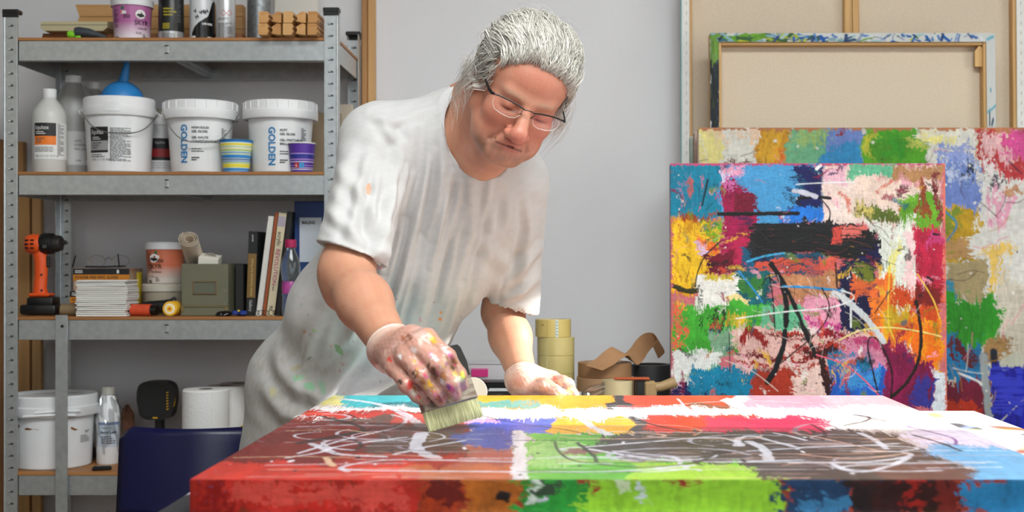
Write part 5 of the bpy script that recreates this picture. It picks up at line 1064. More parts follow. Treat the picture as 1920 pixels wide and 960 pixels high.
def spiral_roll(name, p0, p1, r, turns, label, m, th=.0009):
    p0, p1 = Vector(p0), Vector(p1); ax = (p1-p0); L_ = ax.length; Rm = frame(ax); V = []; Fc = []; n = int(turns*36)
    for i in range(n+1):
        q = 2*PI*turns*i/n; rr = r*(1-.62*(i/n)); rr += .0015*math.sin(q*2)
        for z in (0, L_): V.append((rr*math.cos(q+2.3), rr*math.sin(q+2.3), z))
        for z in (0, L_): V.append(((rr-th)*math.cos(q+2.3), (rr-th)*math.sin(q+2.3), z))
    for i in range(n): a_ = 4*i; Fc += [(a_, a_+4, a_+5, a_+1), (a_+2, a_+3, a_+7, a_+6), (a_, a_+2, a_+6, a_+4), (a_+1, a_+5, a_+7, a_+3)]
    o = MB().add(V, Fc, Rm.to_4x4()).build(name, m, None, 50, p0); return tag(o, label, 'paper roll')
PAP = mat('cream_paper', (226, 212, 192), .75, var=.05); PAP2 = mat('grey_paper', (206, 200, 188), .75)
spiral_roll('paper_roll', P(370, 497, 3.79), P(354, 448, 3.63), .0265, 3.4, 'cream paper roll leaning out of the metal card box', PAP)
spiral_roll('small_paper_roll', P(404, 494, 3.79), P(394, 484, 3.69), .020, 2.6, 'small loose paper roll in the metal card box', PAP2)
o = MB().box((0, 0, 0), (.055, .05, .022), bev=.001).build('paper_block', mat('paper_block', (222, 218, 206), .7), None, 30, P(394, 487, 3.70), (.2, .12, .05)); tag(o, 'cream paper block sticking out of the metal card box', 'paper')
# small odds and ends in front of the books
t = thing('cable_bundle', 'tangled black cable with blue plugs before the black book', 'cable', on(440, 3.63, 2)); b = MB()
for s_ in range(3):
    pts = [(.028*math.cos(q*1.7+s_)-.02+.01*s_, .012*math.sin(q*2+s_), .008+.005*math.sin(q*3+s_*2)) for q in np.linspace(0, 6, 26)]; b.tube(pts, .0028, 6)
b.build('cable_loops', DARK, t)
for x, c in ((.006, 'plug_blue'), (.026, 'plug_blue')): MB().box((x, -.012, .010), (.020, .012, .012), Matrix.Rotation(.4, 3, 'Z'), bev=.003).build('plug', mat(c, (28, 52, 130), .4), t)
MB().box((.016, -.02, .016), (.006, .004, .005), bev=.001).build('yellow_tip', mat('tip_yellow', (220, 190, 40), .4), t)
t = thing('wire_clips', 'small heap of dark wire clips before the books', 'clips', on(500, 3.635, 2)); b = MB()
for s_ in range(5): b.tube([(-.03+.014*s_+.009*math.cos(q), .006*math.sin(q*2), .009+.007*math.sin(q)) for q in np.linspace(0, 2*PI, 14)], .0009, 5)
b.build('wire_loops', mat('dark_wire', (52, 50, 48), .35, metal=.7), t)
# books
def book(px0, px1, top, d, tilt, cover, label, dep=.17, spine=None, letters=None, name='book', px_base=None):
    k = d/F; th = (px1-px0)*k; h = (592-top)*k
    t = thing(name, label, 'book', on(px0, d, 2), group='books on the third shelf', rot=(0, tilt, 0))
    MB().box((th/2, dep/2, h/2), (th-.003, dep-.004, h-.004)).build('pages', mat('book_pages', (206, 198, 180), .8), t)
    b = MB()
    for x in (.001, th-.001): b.box((x, dep/2, h/2), (.002, dep, h), bev=.0005)
    b.build('covers', cover, t); MB().box((th/2, .0005, h/2), (th, .003, h), bev=.001).build('spine', spine or cover, t)
    fn = flatfn((th/2, -.0014, 0), (1, 0, 0), (0, 0, 1))
    for (txt, size, v, c, up) in (letters or ()):
        b = MB(); text_on(b, txt, size, fn, (-size*.35 if not up else size*.35), v, -PI/2 if not up else PI/2, .0002); b.build('spine_lettering', c, t)
    return t, th, h
BKB = mat('book_black', (22, 24, 26), .5); GOLDI = mat('gold_ink', (196, 174, 110), .5)
t, th, h = book(461, 478, 433, 3.66, .035, BKB, 'black soft pastel book with a gold spine panel', letters=(('Gallery', .011, .045, mat('grey_ink', (170, 170, 170), .5), False), ('pastels', .007, .225, mat('grey_ink', (170, 170, 170), .5), False)))
MB().box((th/2, -.0013, .112), (th-.002, .0012, .122)).build('gold_panel', mat('spine_gold', (120, 92, 46), .5), t); b = MB(); text_on(b, 'Artists\' Handmade Soft Pastels', .0088, flatfn((th/2, -.0022, 0), (1, 0, 0), (0, 0, 1)), .003, .056, PI/2, 0, .95); b.build('spine_lettering', GOLDI, t)
book(479.5, 490, 403, 3.67, .125, mat('book_white', (214, 212, 206), .5), 'thin white book leaning beside the black book')
book(491.5, 497.5, 396, 3.67, .125, mat('book_rust', (150, 76, 40), .5), 'thin rust coloured book leaning in the row')
CR = mat('book_cream', (206, 194, 164), .5)
t, th, h = book(499, 514, 397, 3.67, .122, mat('book_dark_red', (46, 22, 24), .5), 'book with cream spine and magenta acrylic lettering', spine=CR, letters=(('acrylic', .0155, .236, mat('ink_plain', (40, 36, 40), .5), False), ('REVOLUTION', .0165, .188, mat('ink_magenta', (170, 40, 100), .5), False), ('90', .014, .03, mat('ink_plain', (40, 36, 40), .5), False), ('nancy', .006, .085, mat('ink_plain', (40, 36, 40), .5), False)))
MB().box((th/2, -.0013, .265), (th-.002, .001, .028)).build('lilac_band', mat('spine_lilac', (168, 158, 172), .5), t)
book(516, 526, 395, 3.68, .118, mat('book_charcoal', (28, 26, 26), .5), 'charcoal book between cream spine and blue binder')
t = thing('blue_binder', 'tall blue ring binder with a white label', 'binder', on(552, 3.72, 2)); NB = mat('binder_blue', (22, 54, 112), .5)
bh = P(0, 377, 3.72)[2]-ST[2]
MB().box((.044, 0, bh/2), (.088, .004, bh), bev=.0015).box((.002, .11, bh/2), (.004, .22, bh), bev=.001).box((.086, .11, bh/2), (.004, .22, bh), bev=.001).build('covers', NB, t)
MB().box((.042, .1, bh/2), (.06, .18, bh-.02)).build('papers', mat('book_pages', (206, 198, 180), .8), t)
MB().box((.046, -.003, bh*.66), (.062, .002, .125), bev=.0005).build('spine_label', mat('binder_label', (196, 204, 214), .5), t); b = MB(); text_on(b, 'MALING', .0125, flatfn((.022, -.0045, bh*.66+.044), (1, 0, 0), (0, 0, 1)), 0, 0, 0, .0004, .8); b.build('lettering', INK, t)
# water bottle
t = thing('water_bottle', 'clear water bottle with magenta cap before the binder', 'bottle', on(545, 3.635, 2)); CL = mat('clear_pet', (225, 238, 244), .08, trans=.95)
MB().lathe([(0, .004), (.019, .0), (.0235, .006), (.0235, .04), (.021, .05), (.0235, .06), (.019, .082), (.0245, .110), (.0265, .135), (.024, .155), (.013, .180), (.0115, .186), (.0115, .192)], 36).build('bottle_wall', CL, t)
MB().lathe([(.0122, .188), (.0155, .189), (.0155, .209), (.014, .211), (0, .211)], 28).build('cap', mat('magenta_cap', (168, 24, 84), .4), t)
MB().lathe([(.0238, .062), (.0238, .090), (.0205, .098)], 36).build('label_band', mat('bottle_label', (110, 60, 130), .4, c2=(200, 70, 150), vscale=60), t)

# ---- fourth shelf
t, R, a = bucket(99, 3.735, 3, .104, .114, .124, .203, .058, 'large white bucket with clear lid on the fourth shelf', 0, None, lidm=mat('frosted_lid', (220, 222, 224), .3))
b = MB(); rl = .1255
for u0, u1, z in ((-.08, .06, .150), (-.045, .075, .160)):
    pts = [(rl*math.cos(a+u/rl), rl*math.sin(a+u/rl), z+.004*math.sin((u-u0)/(u1-u0)*PI)) for u in np.linspace(u0, u1, 14)]; b.tube(pts, .0038, 8)
b.build('plastic_handle', PLW2, t)
f = cylfn(R, a, .0010)
for u, v, L_, hh in ((-.108, .118, .075, .010), (.048, .112, .022, .006)):
    b = MB(); b.add([f(u, v), f(u+L_*.5, v-.006), f(u+L_, v-.005), f(u+L_*.6, v-.001), f(u+L_*.2, v+hh*.7), f(u, v+hh)], [(0, 1, 2, 3, 4, 5)]); b.build('brown_drip', mat('drip_brown', (128, 78, 36), .5), t)
b = MB(); fine(b, f, .078, .115, .070, .092, 5, .4, 3); fine(b, f, .095, .115, .096, .104, 2, .5, 5); b.build('fine_print', INKG, t)
t = jar('varnish_bottle', 'white acrylic bottle wrapped in a clear bag', 'bottle', on(203, 3.77, 3), [(0, .002), (.030, 0), (.032, .004), (.033, .13), (.029, .16), (.016, .188), (.0145, .20), (0, .20)], PLW, [(.0145, .196), (.0185, .197), (.0185, .216), (.017, .218), (0, .218)], mat('grey_cap', (176, 174, 166), .5))
R = lambda z: .0327; f = cylfn(R, face(203, 3.77), .001); MB().wrap(R, face(203, 3.77), -.03, .035, .05, .12).build('label', mat('label_pale_blue', (190, 200, 214), .5), t)
MB().wrap(R, face(203, 3.77), -.03, .035, .112, .120, .001).build('label_band', mat('label_band_blue', (120, 136, 170), .5), t)
b = MB(); text_on(b, 'Acryl Lack', .0105, f, -.022, .088, 0, .0004); fine(b, f, -.02, .02, .058, .082, 4, .4, 3); text_on(b, 'Terranova', .007, f, -.02, .102); b.build('lettering', INK, t)
bag = crumple('clear_bag', (0, 0, .10), .05, 9, glass('clear_film'), t, (.72, .72, 1.9), 20)
o = crumple('brown_rag', (0, 0, .075), .032, 5, mat('rag_brown', (92, 58, 40), .9), None, (.7, .8, 2.2), 16); o.location = on(238, 3.86, 3); tag(o, 'brown rag in a clear bag beside the varnish bottle', 'rag')
o = MB().box((0, 0, .065), (.03, .06, .13), bev=.003).build('black_pack', mat('pack_black', (30, 30, 32), .5), None, 30, on(168, 3.86, 3)); tag(o, 'small black pack behind the large white bucket', 'pack')
o = MB().lathe([(0, 0), (.05, 0), (.052, .003), (.050, .10), (.012, .175), (.009, .178), (.009, .205), (0, .206)], 36).build('cone_bottle', mat('jug_plastic', (186, 186, 182), .4), None, 35, on(121, 3.90, 3)); tag(o, 'cone shouldered milky bottle behind the steel strip', 'bottle')
t = thing('flat_remote', 'flat black remote lying at the edge of the fourth shelf', 'remote', on(191, 3.64, 3), rz=.35); MB().box((0, 0, .006), (.052, .022, .011), bev=.004).build('case', DARK, t); MB().box((-.004, -.001, .0122), (.026, .012, .001)).build('screen', mat('remote_screen', (56, 60, 62), .2), t)
# work lamp
t = thing('work_lamp', 'black and yellow battery work lamp on a stand', 'lamp', on(295, 3.82, 3)); k = 3.82/F; zc = P(0, 750, 3.82)[2]-ST[3]
pts = []
for q in np.linspace(0, 2*PI, 41)[:-1]:
    c, s_ = math.cos(q), math.sin(q); pts.append((.054*math.copysign(abs(c)**.55, c)*(1-.07*(s_ < 0)), .056*math.copysign(abs(s_)**.55, s_)))
MB().prism(pts, .05, Matrix.Translation((0, .03, zc)) @ Matrix.Rotation(PI/2, 4, 'X')).build('lamp_head', mat('lamp_black', (22, 23, 24), .45), t)
MB().prism([(x*.80, y*.80) for x, y in pts], .004, Matrix.Translation((-.004, -.0195, zc)) @ Matrix.Rotation(PI/2, 4, 'X')).build('lamp_face', mat('lamp_face', (30, 32, 34), .25), t)
b = MB()
for i in range(7): b.box((.036, -.0225, zc+.024-.008*i), (.006, .003, .003), Matrix.Rotation(-.4, 3, 'Y'))
b.tube([(.052*math.cos(q)-.0, -.010, zc+.048*math.sin(q)) for q in np.linspace(-.7, .7, 12)], .003, 6); b.box((0, -.021, zc-.049), (.014, .003, .004)); b.build('yellow_trim', mat('lamp_yellow', (200, 150, 24), .5), t)
MB().box((.006, .005, zc-.072), (.024, .024, .04), bev=.004).tube([(.006, .005, zc-.08), (.004, .01, .02)], .010, 12).build('neck', DARK, t); MB().box((.002, .01, .012), (.11, .09, .024), bev=.006).build('battery_base', DARK, t)
# kitchen rolls
TOW = mat('tissue_white', (226, 226, 224), .9, bump=.8, bscale=110); h_ = P(0, 729, 3.70)[2]-ST[3]
for px, d, r, py, lb in ((386, 3.70, .064, 729, 'front kitchen paper roll with embossed pattern'), (424, 3.82, .055, 723, 'middle kitchen paper roll of the row'), (446, 3.932, .055, 718, 'hindmost kitchen paper roll of the row')):
    h_ = P(0, py, d)[2]-ST[3]
    t = thing('kitchen_roll', lb, 'paper roll', on(px, d, 3), group='kitchen rolls on the fourth shelf'); n = 64; pr = []
    MB().lathe([(.020, 0), (r-.004, 0), (r, .004), (r+.0006, h_*.3), (r, h_*.6), (r, h_-.004), (r-.004, h_), (.020, h_)], n).build('paper', TOW, t); MB().lathe([(.018, .002), (.020, .002), (.020, h_-.001), (.018, h_-.001)], 30).build('core', mat('roll_core', (120, 104, 84), .8), t)
    aa = face(px, d); MB().box((math.cos(aa+.25)*(r+.0006), math.sin(aa+.25)*(r+.0006), h_/2), (.0012, .0016, h_-.01), Matrix.Rotation(aa+.25, 3, 'Z')).build('loose_edge', TOW, t)
o = MB().box((0, 0, .03), (.035, .06, .06), Matrix.Rotation(.3, 3, 'Y'), bev=.004).build('yellow_sponge', mat('sponge_yellow', (196, 156, 34), .9, bump=.6, bscale=150), None, 30, (P(461, 0, 3.66)[0], 3.66, ST[3]+.062)); tag(o, 'yellow sponge on the grey box beside the kitchen rolls', 'sponge')
o = MB().box((0, 0, .030), (.055, .08, .058), bev=.003).build('grey_box', mat('grey_card', (150, 154, 160), .6), None, 30, on(456, 3.66, 3)); tag(o, 'small grey box under the yellow sponge', 'box')

# ---- blue chair
t = thing('blue_chair', 'dark blue moulded chair in front of the shelving', 'chair', (P(345, 0, 3.34)[0], 3.30, 0)); NV = mat('navy_lacquer', (10, 14, 66), .35, var=.15, vscale=8)
def shell(name, us, vs, fn, th, m, parent):
    nu, nv = len(us), len(vs); V = [fn(u, v) for v in vs for u in us]; nn = []
    me = MB(); Fc = [(j*nu+i, j*nu+i+1, (j+1)*nu+i+1, (j+1)*nu+i) for j in range(nv-1) for i in range(nu-1)]
    o = me.add(V, Fc).build(name, m, parent); md = o.modifiers.new('thick', 'SOLIDIFY'); md.thickness = th; md.offset = 0
    return o
ztop = P(0, 806, 3.34)[2]
def bk(u, v):
    w_ = .182*(1-.10*max(0, (v-.9)/.1)**2); zz = .47+(ztop-.47)*v-.012*max(0, (abs(u)-.86)/.14)**2*(v > .9)
    return (u*w_, .03+.05*u*u-.02*v*0+.03*v, zz)
shell('backrest', np.linspace(-1, 1, 17), np.linspace(0, 1, 13), bk, .010, NV, t)
def seatf(u, v): return (u*.19, -.40+.43*v, .44+.012*u*u-.02*math.sin(v*PI)+.03*max(0, v-.85)/.15)
shell('seat', np.linspace(-1, 1, 13), np.linspace(0, 1, 13), seatf, .010, NV, t)
CHR = mat('chair_chrome', (180, 182, 184), .25, metal=.9)
for sx in (-1, 1):
    for sy, y1 in ((-.32, -.36), (-.02, .06)): MB().tube([(sx*.13, sy, .43), (sx*.17, (sy+y1)/2, .22), (sx*.18, y1, .0)], .010, 10).build('leg', CHR, t)
    MB().tube([(sx*.14, -.02, .43), (sx*.12, .10, .47), (sx*.12, .115, .60)], .008, 8).build('back_support', CHR, t)
# ------------------------------------------------------------------ the painter: bodies grown from smooth joined volumes
def V3(*a): return np.array(a, float)
class Vol:
    """a smooth union of tapered limbs and ellipsoids, turned into one surface"""
    def __init__(s): s.p = []
    def cone(s, a, b, ra, rb, k=.015, op='+', cut=None, flat=None):
        a, b = np.asarray(a, float), np.asarray(b, float); c = (a+b)/2; R = np.linalg.norm(b-a)/2+max(ra, rb)
        s.p.append(('c', a, b, ra, rb, k, op, c, R, cut, flat)); return s
    def ell(s, c, r, k=.015, M=None, op='+'):
        c = np.asarray(c, float); r = np.asarray(r, float)
        s.p.append(('e', c, r, np.eye(3) if M is None else np.asarray(M, float), None, k, op, c, float(r.max()), None, None)); return s
    def chain(s, pts, rs, k=.012):
        for i in range(len(pts)-1): s.cone(pts[i], pts[i+1], rs[i], rs[i+1], k)
        return s
    def eval(s, X, near=None):
        d = np.full(len(X), 1e3, np.float32)
        for q in s.p:
            if near is not None:
                c, h = near
                if np.linalg.norm(c-q[7]) > h+q[8]+q[5]+.03: continue
            if q[0] == 'c':
                a, b, ra, rb = q[1:5]; ba = b-a; L = ba@ba+1e-12
                t = np.clip(((X-a)@ba)/L, 0, 1); w_ = X-a-t[:, None]*ba
                if q[10] is not None:
                    fd, fs = q[10]; w_ = w_+np.outer(w_@fd, fd)*(1/fs-1)
                di = np.linalg.norm(w_, axis=1)-(ra+(rb-ra)*t)
                if q[9] is not None: di = np.maximum(di, (X-q[9][0])@q[9][1])
            else:
                c, r, M = q[1:4]; y = (X-c)@M; k0 = np.linalg.norm(y/r, axis=1); k1 = np.linalg.norm(y/(r*r), axis=1)+1e-9
                di = k0*(k0-1)/k1; di = np.where(k0 < .3, -r.min()*.8, di)
            k = q[5]
            if q[6] == '+':
                h = np.maximum(k-np.abs(d-di), 0)/k; d = np.minimum(d, di)-h*h*k*.25
            else:
                di = -di; h = np.maximum(k-np.abs(d-di), 0)/k; d = np.maximum(d, di)+h*h*k*.25
        return d
    def surface(s, step, disp=None):
        plus = [q for q in s.p if q[6] == '+']
        lo = np.min([q[7]-q[8] for q in plus], 0)-.02; hi = np.max([q[7]+q[8] for q in plus], 0)+.02
        B = 12; nb = np.ceil((hi-lo)/(step*B)).astype(int)
        g = np.stack(np.meshgrid(*[np.arange(n) for n in nb], indexing='ij'), -1).reshape(-1, 3)
        C = lo+(g+.5)*step*B; hd = step*B*.5*math.sqrt(3)
        act = g[np.abs(s.eval(C)) < hd*1.6+.008]
        N = nb*B+4; lin_ = lambda I: (I[:, 0].astype(np.int64)*N[1]+I[:, 1])*N[2]+I[:, 2]
        n1 = np.arange(B+1); off = np.stack(np.meshgrid(n1, n1, n1, indexing='ij'), -1).reshape(-1, 3)
        ids = []; pos = []; edges = [[], [], []]
        for bk in act:
            I = bk*B+off; X = (lo+I*step); c = lo+(bk+.5)*step*B
            v = s.eval(X, (c, hd)).reshape(B+1, B+1, B+1)
            if v.min() > 0 or v.max() < 0: continue
            sg = v < 0; cells = np.zeros((B, B, B), int)
            for dx in (0, 1):
                for dy in (0, 1):
                    for dz in (0, 1): cells += sg[dx:B+dx, dy:B+dy, dz:B+dz]
            ci = np.argwhere((cells > 0) & (cells < 8))
            if len(ci) == 0: continue
            acc = np.zeros((len(ci), 3)); cnt = np.zeros(len(ci))
            for ax in range(3):
                o1, o2 = [a_ for a_ in range(3) if a_ != ax]
                for p_ in (0, 1):
                    for q_ in (0, 1):
                        a_ = ci.copy(); a_[:, o1] += p_; a_[:, o2] += q_; b_ = a_.copy(); b_[:, ax] += 1
                        va = v[a_[:, 0], a_[:, 1], a_[:, 2]]; vb = v[b_[:, 0], b_[:, 1], b_[:, 2]]; cr = (va < 0) != (vb < 0)
                        t = np.where(cr, va/(va-vb+1e-12), 0); pt = a_.astype(float); pt[:, ax] += t; acc += pt*cr[:, None]; cnt += cr
            ids.append(lin_(bk*B+ci)); pos.append(lo+(bk*B+acc/cnt[:, None])*step)
            for ax in range(3):
                a_ = ci; b_ = a_.copy(); b_[:, ax] += 1
                va = sg[a_[:, 0], a_[:, 1], a_[:, 2]]; vb = sg[b_[:, 0], b_[:, 1], b_[:, 2]]; m = va != vb
                if m.any(): edges[ax].append(np.concatenate([bk*B+ci[m], va[m][:, None].astype(int)], 1))
        ids = np.concatenate(ids); pos = np.concatenate(pos); o = np.argsort(ids); ids = ids[o]; pos = pos[o]; Q = []
        for ax in range(3):
            E_ = np.concatenate(edges[ax]); I = E_[:, :3]; fl = E_[:, 3]; o1, o2 = [(1, 2), (2, 0), (0, 1)][ax]; cor = []
            for p_, q_ in ((0, 0), (1, 0), (1, 1), (0, 1)):
                J = I.copy(); J[:, o1] -= p_; J[:, o2] -= q_; cor.append(lin_(J))
            cor = np.stack(cor, 1); w_ = np.minimum(np.searchsorted(ids, cor), len(ids)-1); ok = (ids[w_] == cor).all(1)
            q = w_[ok]; f_ = fl[ok]; q[f_ == 0] = q[f_ == 0][:, ::-1]; Q.append(q)
        return pos, np.concatenate(Q)
def vnormals(V, Q):
    n = np.cross(V[Q[:, 2]]-V[Q[:, 0]], V[Q[:, 3]]-V[Q[:, 1]]); N = np.zeros_like(V)
    for i in range(4): np.add.at(N, Q[:, i], n)
    return N/(np.linalg.norm(N, axis=1, keepdims=True)+1e-12)
def relax(V, Q, it=2, w=.5):
    n = len(V)
    for _ in range(it):
        A = np.zeros_like(V); c = np.zeros(n)
        for i in range(4):
            for j in (1, 3): np.add.at(A, Q[:, i], V[Q[:, (i+j) % 4]]); np.add.at(c, Q[:, i], 1)
        V = V*(1-w)+w*A/np.maximum(c, 1)[:, None]
    return V
def project(V): return U0+F*V[:, 0]/V[:, 1], V0-F*(V[:, 2]-H)/V[:, 1]
def blob(V, c, r): return np.exp(-np.sum(((V-np.asarray(c))/np.asarray(r))**2, 1))
def hashn(V, s, seed=0):
    """cheap smooth noise on points"""
    r = np.random.default_rng(seed); o = np.zeros(len(V))
    for i in range(6):
        k = r.normal(0, 1, 3)*s; o += np.sin(V@k+r.uniform(0, 6))
    return o/6
# ---- head pose (fitted to the photograph)
HM = np.array([[.88, .17, .44], [.35, -.85, -.38], [-.31, -.49, .81]])       # columns: his left, forward, up
u_, s_, vt_ = np.linalg.svd(HM); HM = u_@vt_
HC0 = V3(-.0835, 2.57, H+.331); HS = 1.035
def hd(x, y, z): return HC0+HM@(np.array([x, y, z])*HS)
def he(vol, c, r, k=.012, op='+', M=None): vol.ell(hd(*c), np.array(r)*HS, k, HM if M is None else HM@M, op)
def hc(vol, a, b, ra, rb, k=.012, op='+'): vol.cone(hd(*a), hd(*b), ra*HS, rb*HS, k, op)
# ---- joints
SHR, ELR, WRR = P(708, 268, 2.70), P(650, 512, 2.54), P(737, 655, 2.325)
SHL, ELL, WRL = P(965, 350, 2.90), P(943, 585, 3.04), P(981, 712, 2.875)
NECKB = P(885, 290, 2.76); PELV = P(585, 800, 3.10)

def build_body():
    b = Vol()
    he(b, (0, -.008, .038), (.077, .098, .088)); he(b, (0, .034, .038), (.066, .060, .062), .03); he(b, (0, .036, -.030), (.061, .058, .070), .03)
    for s in (-1, 1):
        hc(b, (s*.058, .005, -.050), (s*.020, .072, -.100), .022, .022, .02); he(b, (s*.040, .066, -.032), (.026, .024, .024), .025)
        he(b, (s*.045, .050, -.075), (.022, .030, .028), .02)
    he(b, (0, .080, -.100), (.025, .020, .019), .018); he(b, (0, .074, -.070), (.034, .027, .028), .02)
    hc(b, (-.040, .079, .020), (-.010, .088, .016), .0085, .0085, .016); hc(b, (.040, .079, .020), (.010, .088, .016), .0085, .0085, .016)
    for s in (-1, 1): he(b, (s*.032, .101, -.003), (.019, .014, .012), .012, '-')
    for s in (-1, 1): he(b, (s*.032, .0765, -.004), (.0165, .0155, .0135), .004)
    hc(b, (0, .090, .008), (0, .117, -.036), .0095, .0140, .010); he(b, (0, .1180, -.043), (.0175, .0150, .0145), .008)
    for s in (-1, 1): he(b, (s*.0155, .105, -.047), (.0105, .0135, .0095), .006); he(b, (s*.0075, .112, -.0575), (.0038, .005, .004), .003, '-')
    he(b, (0, .096, -.066), (.019, .010, .0065), .008); he(b, (0, .0945, -.0785), (.019, .010, .0070), .007)
    for s in (-1, 1): hc(b, (0, .1045, -.0725), (s*.026, .0880, -.0762), .0022, .0018, .003, '-')
    for s in (-1, 1): hc(b, (s*.020, .096, -.048), (s*.036, .084, -.078), .0012, .001, .012, '-')
    for s in (-1, 1):
        he(b, (s*.080, -.012, -.006), (.010, .020, .032), .008); he(b, (s*.088, -.006, -.004), (.006, .010, .018), .006, '-')
    # neck and throat
    b.cone(hd(0, -.035, -.04), NECKB+V3(0, .02, -.02), .064, .074, .03); b.cone(hd(0, .03, -.085), P(905, 292, 2.66), .042, .050, .03); b.cone(hd(0, -.065, -.02), P(848, 232, 2.83), .058, .075, .03)
    b.cone(NECKB, P(800, 420, 2.86), .085, .11, .05); b.cone(NECKB, SHR, .06, .05, .05); b.cone(NECKB, SHL, .06, .05, .05); b.cone(P(800, 420, 2.86), P(620, 700, 3.05), .11, .11, .05)
    # arms
    b.chain([SHR, (SHR+ELR)/2, ELR], [.058, .056, .048], .03); fm = ELR*.6+WRR*.4
    b.chain([ELR, fm, WRR], [.0465, .0475, .0345], .03); b.cone(ELR+V3(-.012, .02, .01), ELR+V3(-.004, .0, -.04), .034, .036, .03)
    b.chain([SHL, (SHL+ELL)/2, ELL], [.055, .052, .044], .03); b.chain([ELL, ELL*.62+WRL*.38, WRL], [.044, .043, .031], .03)
    hand_right(b, 0); hand_left(b, 0)
    V, Q = b.surface(.0026); V = relax(V, Q, 1, .35)
    # skin tone, head coordinates
    L = ((V-HC0)@HM)/HS; c = np.tile(lin((196, 146, 120)), (len(V), 1)); rose = lin((182, 98, 82)); pale = lin((204, 158, 130)); tan = lin((172, 114, 82))
    def mix(m, col): 
        nonlocal c
        m = np.clip(m, 0, 1)[:, None]; c = c*(1-m)+np.asarray(col)*m
    n1 = hashn(V, 90, 1); n2 = hashn(V, 260, 2)
    mix(.25+.25*n1, tan); inhead = smooth01((.16-np.linalg.norm(L-V3(0, .02, -.03), axis=1))/.03)
    n4 = hashn(V, 900, 4); mix(inhead*.30, rose); mix(.22*smooth01((n2+n4)*.9+.2), rose); mix(.16*smooth01((n4-n2)*1.2), pale)
    for s in (-1, 1): mix(.55*blob(L, (s*.045, .07, -.035), (.026, .05, .024)), rose)
    mix(.75*blob(L, (0, .118, -.044), (.018, .02, .018)), lin((190, 92, 84))); mix(.35*blob(L, (0, .09, .05), (.05, .05, .03)), rose); mix(.35*blob(L, (.0, .09, .022), (.06, .05, .010)), pale)
    st = smooth01((-.060-L[:, 2])/.02)*smooth01((L[:, 1]-.005)/.04)*inhead; mix(st*(.38+.35*n2), lin((150, 118, 100)))
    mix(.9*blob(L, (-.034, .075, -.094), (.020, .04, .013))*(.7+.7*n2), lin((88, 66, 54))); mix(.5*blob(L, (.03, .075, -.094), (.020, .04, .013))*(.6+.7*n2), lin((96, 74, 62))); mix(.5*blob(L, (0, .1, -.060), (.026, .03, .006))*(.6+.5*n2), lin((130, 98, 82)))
    for zz, al in ((-.066, .5), (-.0785, .6)): mix(al*blob(L, (0, .098, zz), (.020, .02, .0055)), lin((176, 84, 80)))
    zl = -.0727-.0035*(L[:, 0]/.025)**2; mix(.95*np.exp(-((L[:, 2]-zl)/.0019)**2)*smooth01((.030-np.abs(L[:, 0]))/.006)*smooth01((L[:, 1]-.07)/.01)*inhead, lin((92, 38, 36)))
    for s in (-1, 1):
        mix(.95*blob(L, (s*.032, .090, -.0105), (.0150, .02, .0024)), lin((52, 34, 30))); mix(.4*blob(L, (s*.032, .088, .006), (.016, .02, .002)), lin((150, 92, 78)))
        mix((.55+.4*n2)*blob(L, (s*.031, .086, .0215), (.020, .03, .0045)), lin((186, 160, 138))); mix(.6*blob(L, (s*.082, -.01, -.006), (.014, .02, .03)), rose)
    o = numesh('person', V, Q, colmat('skin', .45, bump=.3, bscale=330, sss=.06), None, c)
    return o
# ---- hands.  g > 0 grows the same hand into a thin glove around it
BR = {}
def brush_frame():
    tl, tr = P(806, 811, 2.196), P(905, 782, 2.262); ux = tr-tl; wd = np.linalg.norm(ux); ux /= wd
    top = P(846, 655, 2.275); mid = (tl+tr)/2; uy = top-mid; uy -= ux*(uy@ux); uy /= np.linalg.norm(uy); uz = np.cross(ux, uy)
    return mid, ux, uy, uz, wd
def hand_right(b, g):
    c = lambda pts, rs, k=.008: b.chain([P(*p) for p in pts], [r+g for r in rs], k)
    # back of the hand: fan from wrist to the four knuckles
    kn = [(801, 634, 2.215), (782, 648, 2.205), (760, 667, 2.207), (741, 690, 2.222)]
    for i, k_ in enumerate(kn): b.cone(WRR, P(*k_), .033+g, .0155+g, .018)
    b.cone(P(770, 640, 2.255), P(748, 676, 2.255), .024+g, .022+g, .02)
    c([kn[0], (838, 668, 2.185), (860, 703, 2.200), (866, 722, 2.225)], [.0135, .0122, .0112, .0100])
    c([kn[1], (818, 683, 2.170), (843, 718, 2.185), (853, 741, 2.212)], [.0140, .0125, .0115, .0100])
    c([kn[2], (789, 704, 2.172), (814, 733, 2.187), (825, 750, 2.208)], [.0135, .0120, .0112, .0098])
    c([kn[3], (762, 722, 2.187), (783, 741, 2.196), (796, 752, 2.210)], [.0122, .0108, .0100, .0090])
    # thumb behind the handle
    c([(775, 640, 2.285), (812, 662, 2.315), (840, 690, 2.315), (856, 712, 2.305)], [.020, .0155, .0135, .0115])
def hand_left(b, g):
    c = lambda pts, rs, k=.010: b.chain([P(*p) for p in pts], [r+g for r in rs], k)
    kn = [(1034, 712, 2.885), (1040, 716, 2.91), (1038, 722, 2.935), (1030, 728, 2.955)]
    for k_ in kn: b.cone(WRL, P(*k_), .029+g, .0165+g, .018)
    c([kn[0], (1056, 718, 2.865), (1070, 736, 2.845), (1081, 750, 2.84)], [.0145, .0130, .0118, .0105])
    c([kn[1], (1064, 722, 2.90), (1074, 742, 2.885), (1078, 755, 2.88)], [.0140, .0125, .0115, .0105])
    c([kn[2], (1060, 730, 2.93), (1066, 748, 2.915), (1066, 757, 2.90)], [.0130, .0118, .0110, .0100])
    c([kn[3], (1048, 738, 2.955), (1052, 752, 2.94), (1050, 758, 2.925)], [.0120, .0108, .0100, .0092])
    c([(1000, 722, 2.855), (1022, 726, 2.835), (1040, 736, 2.825), (1052, 741, 2.828)], [.020, .0165, .0140, .0115])
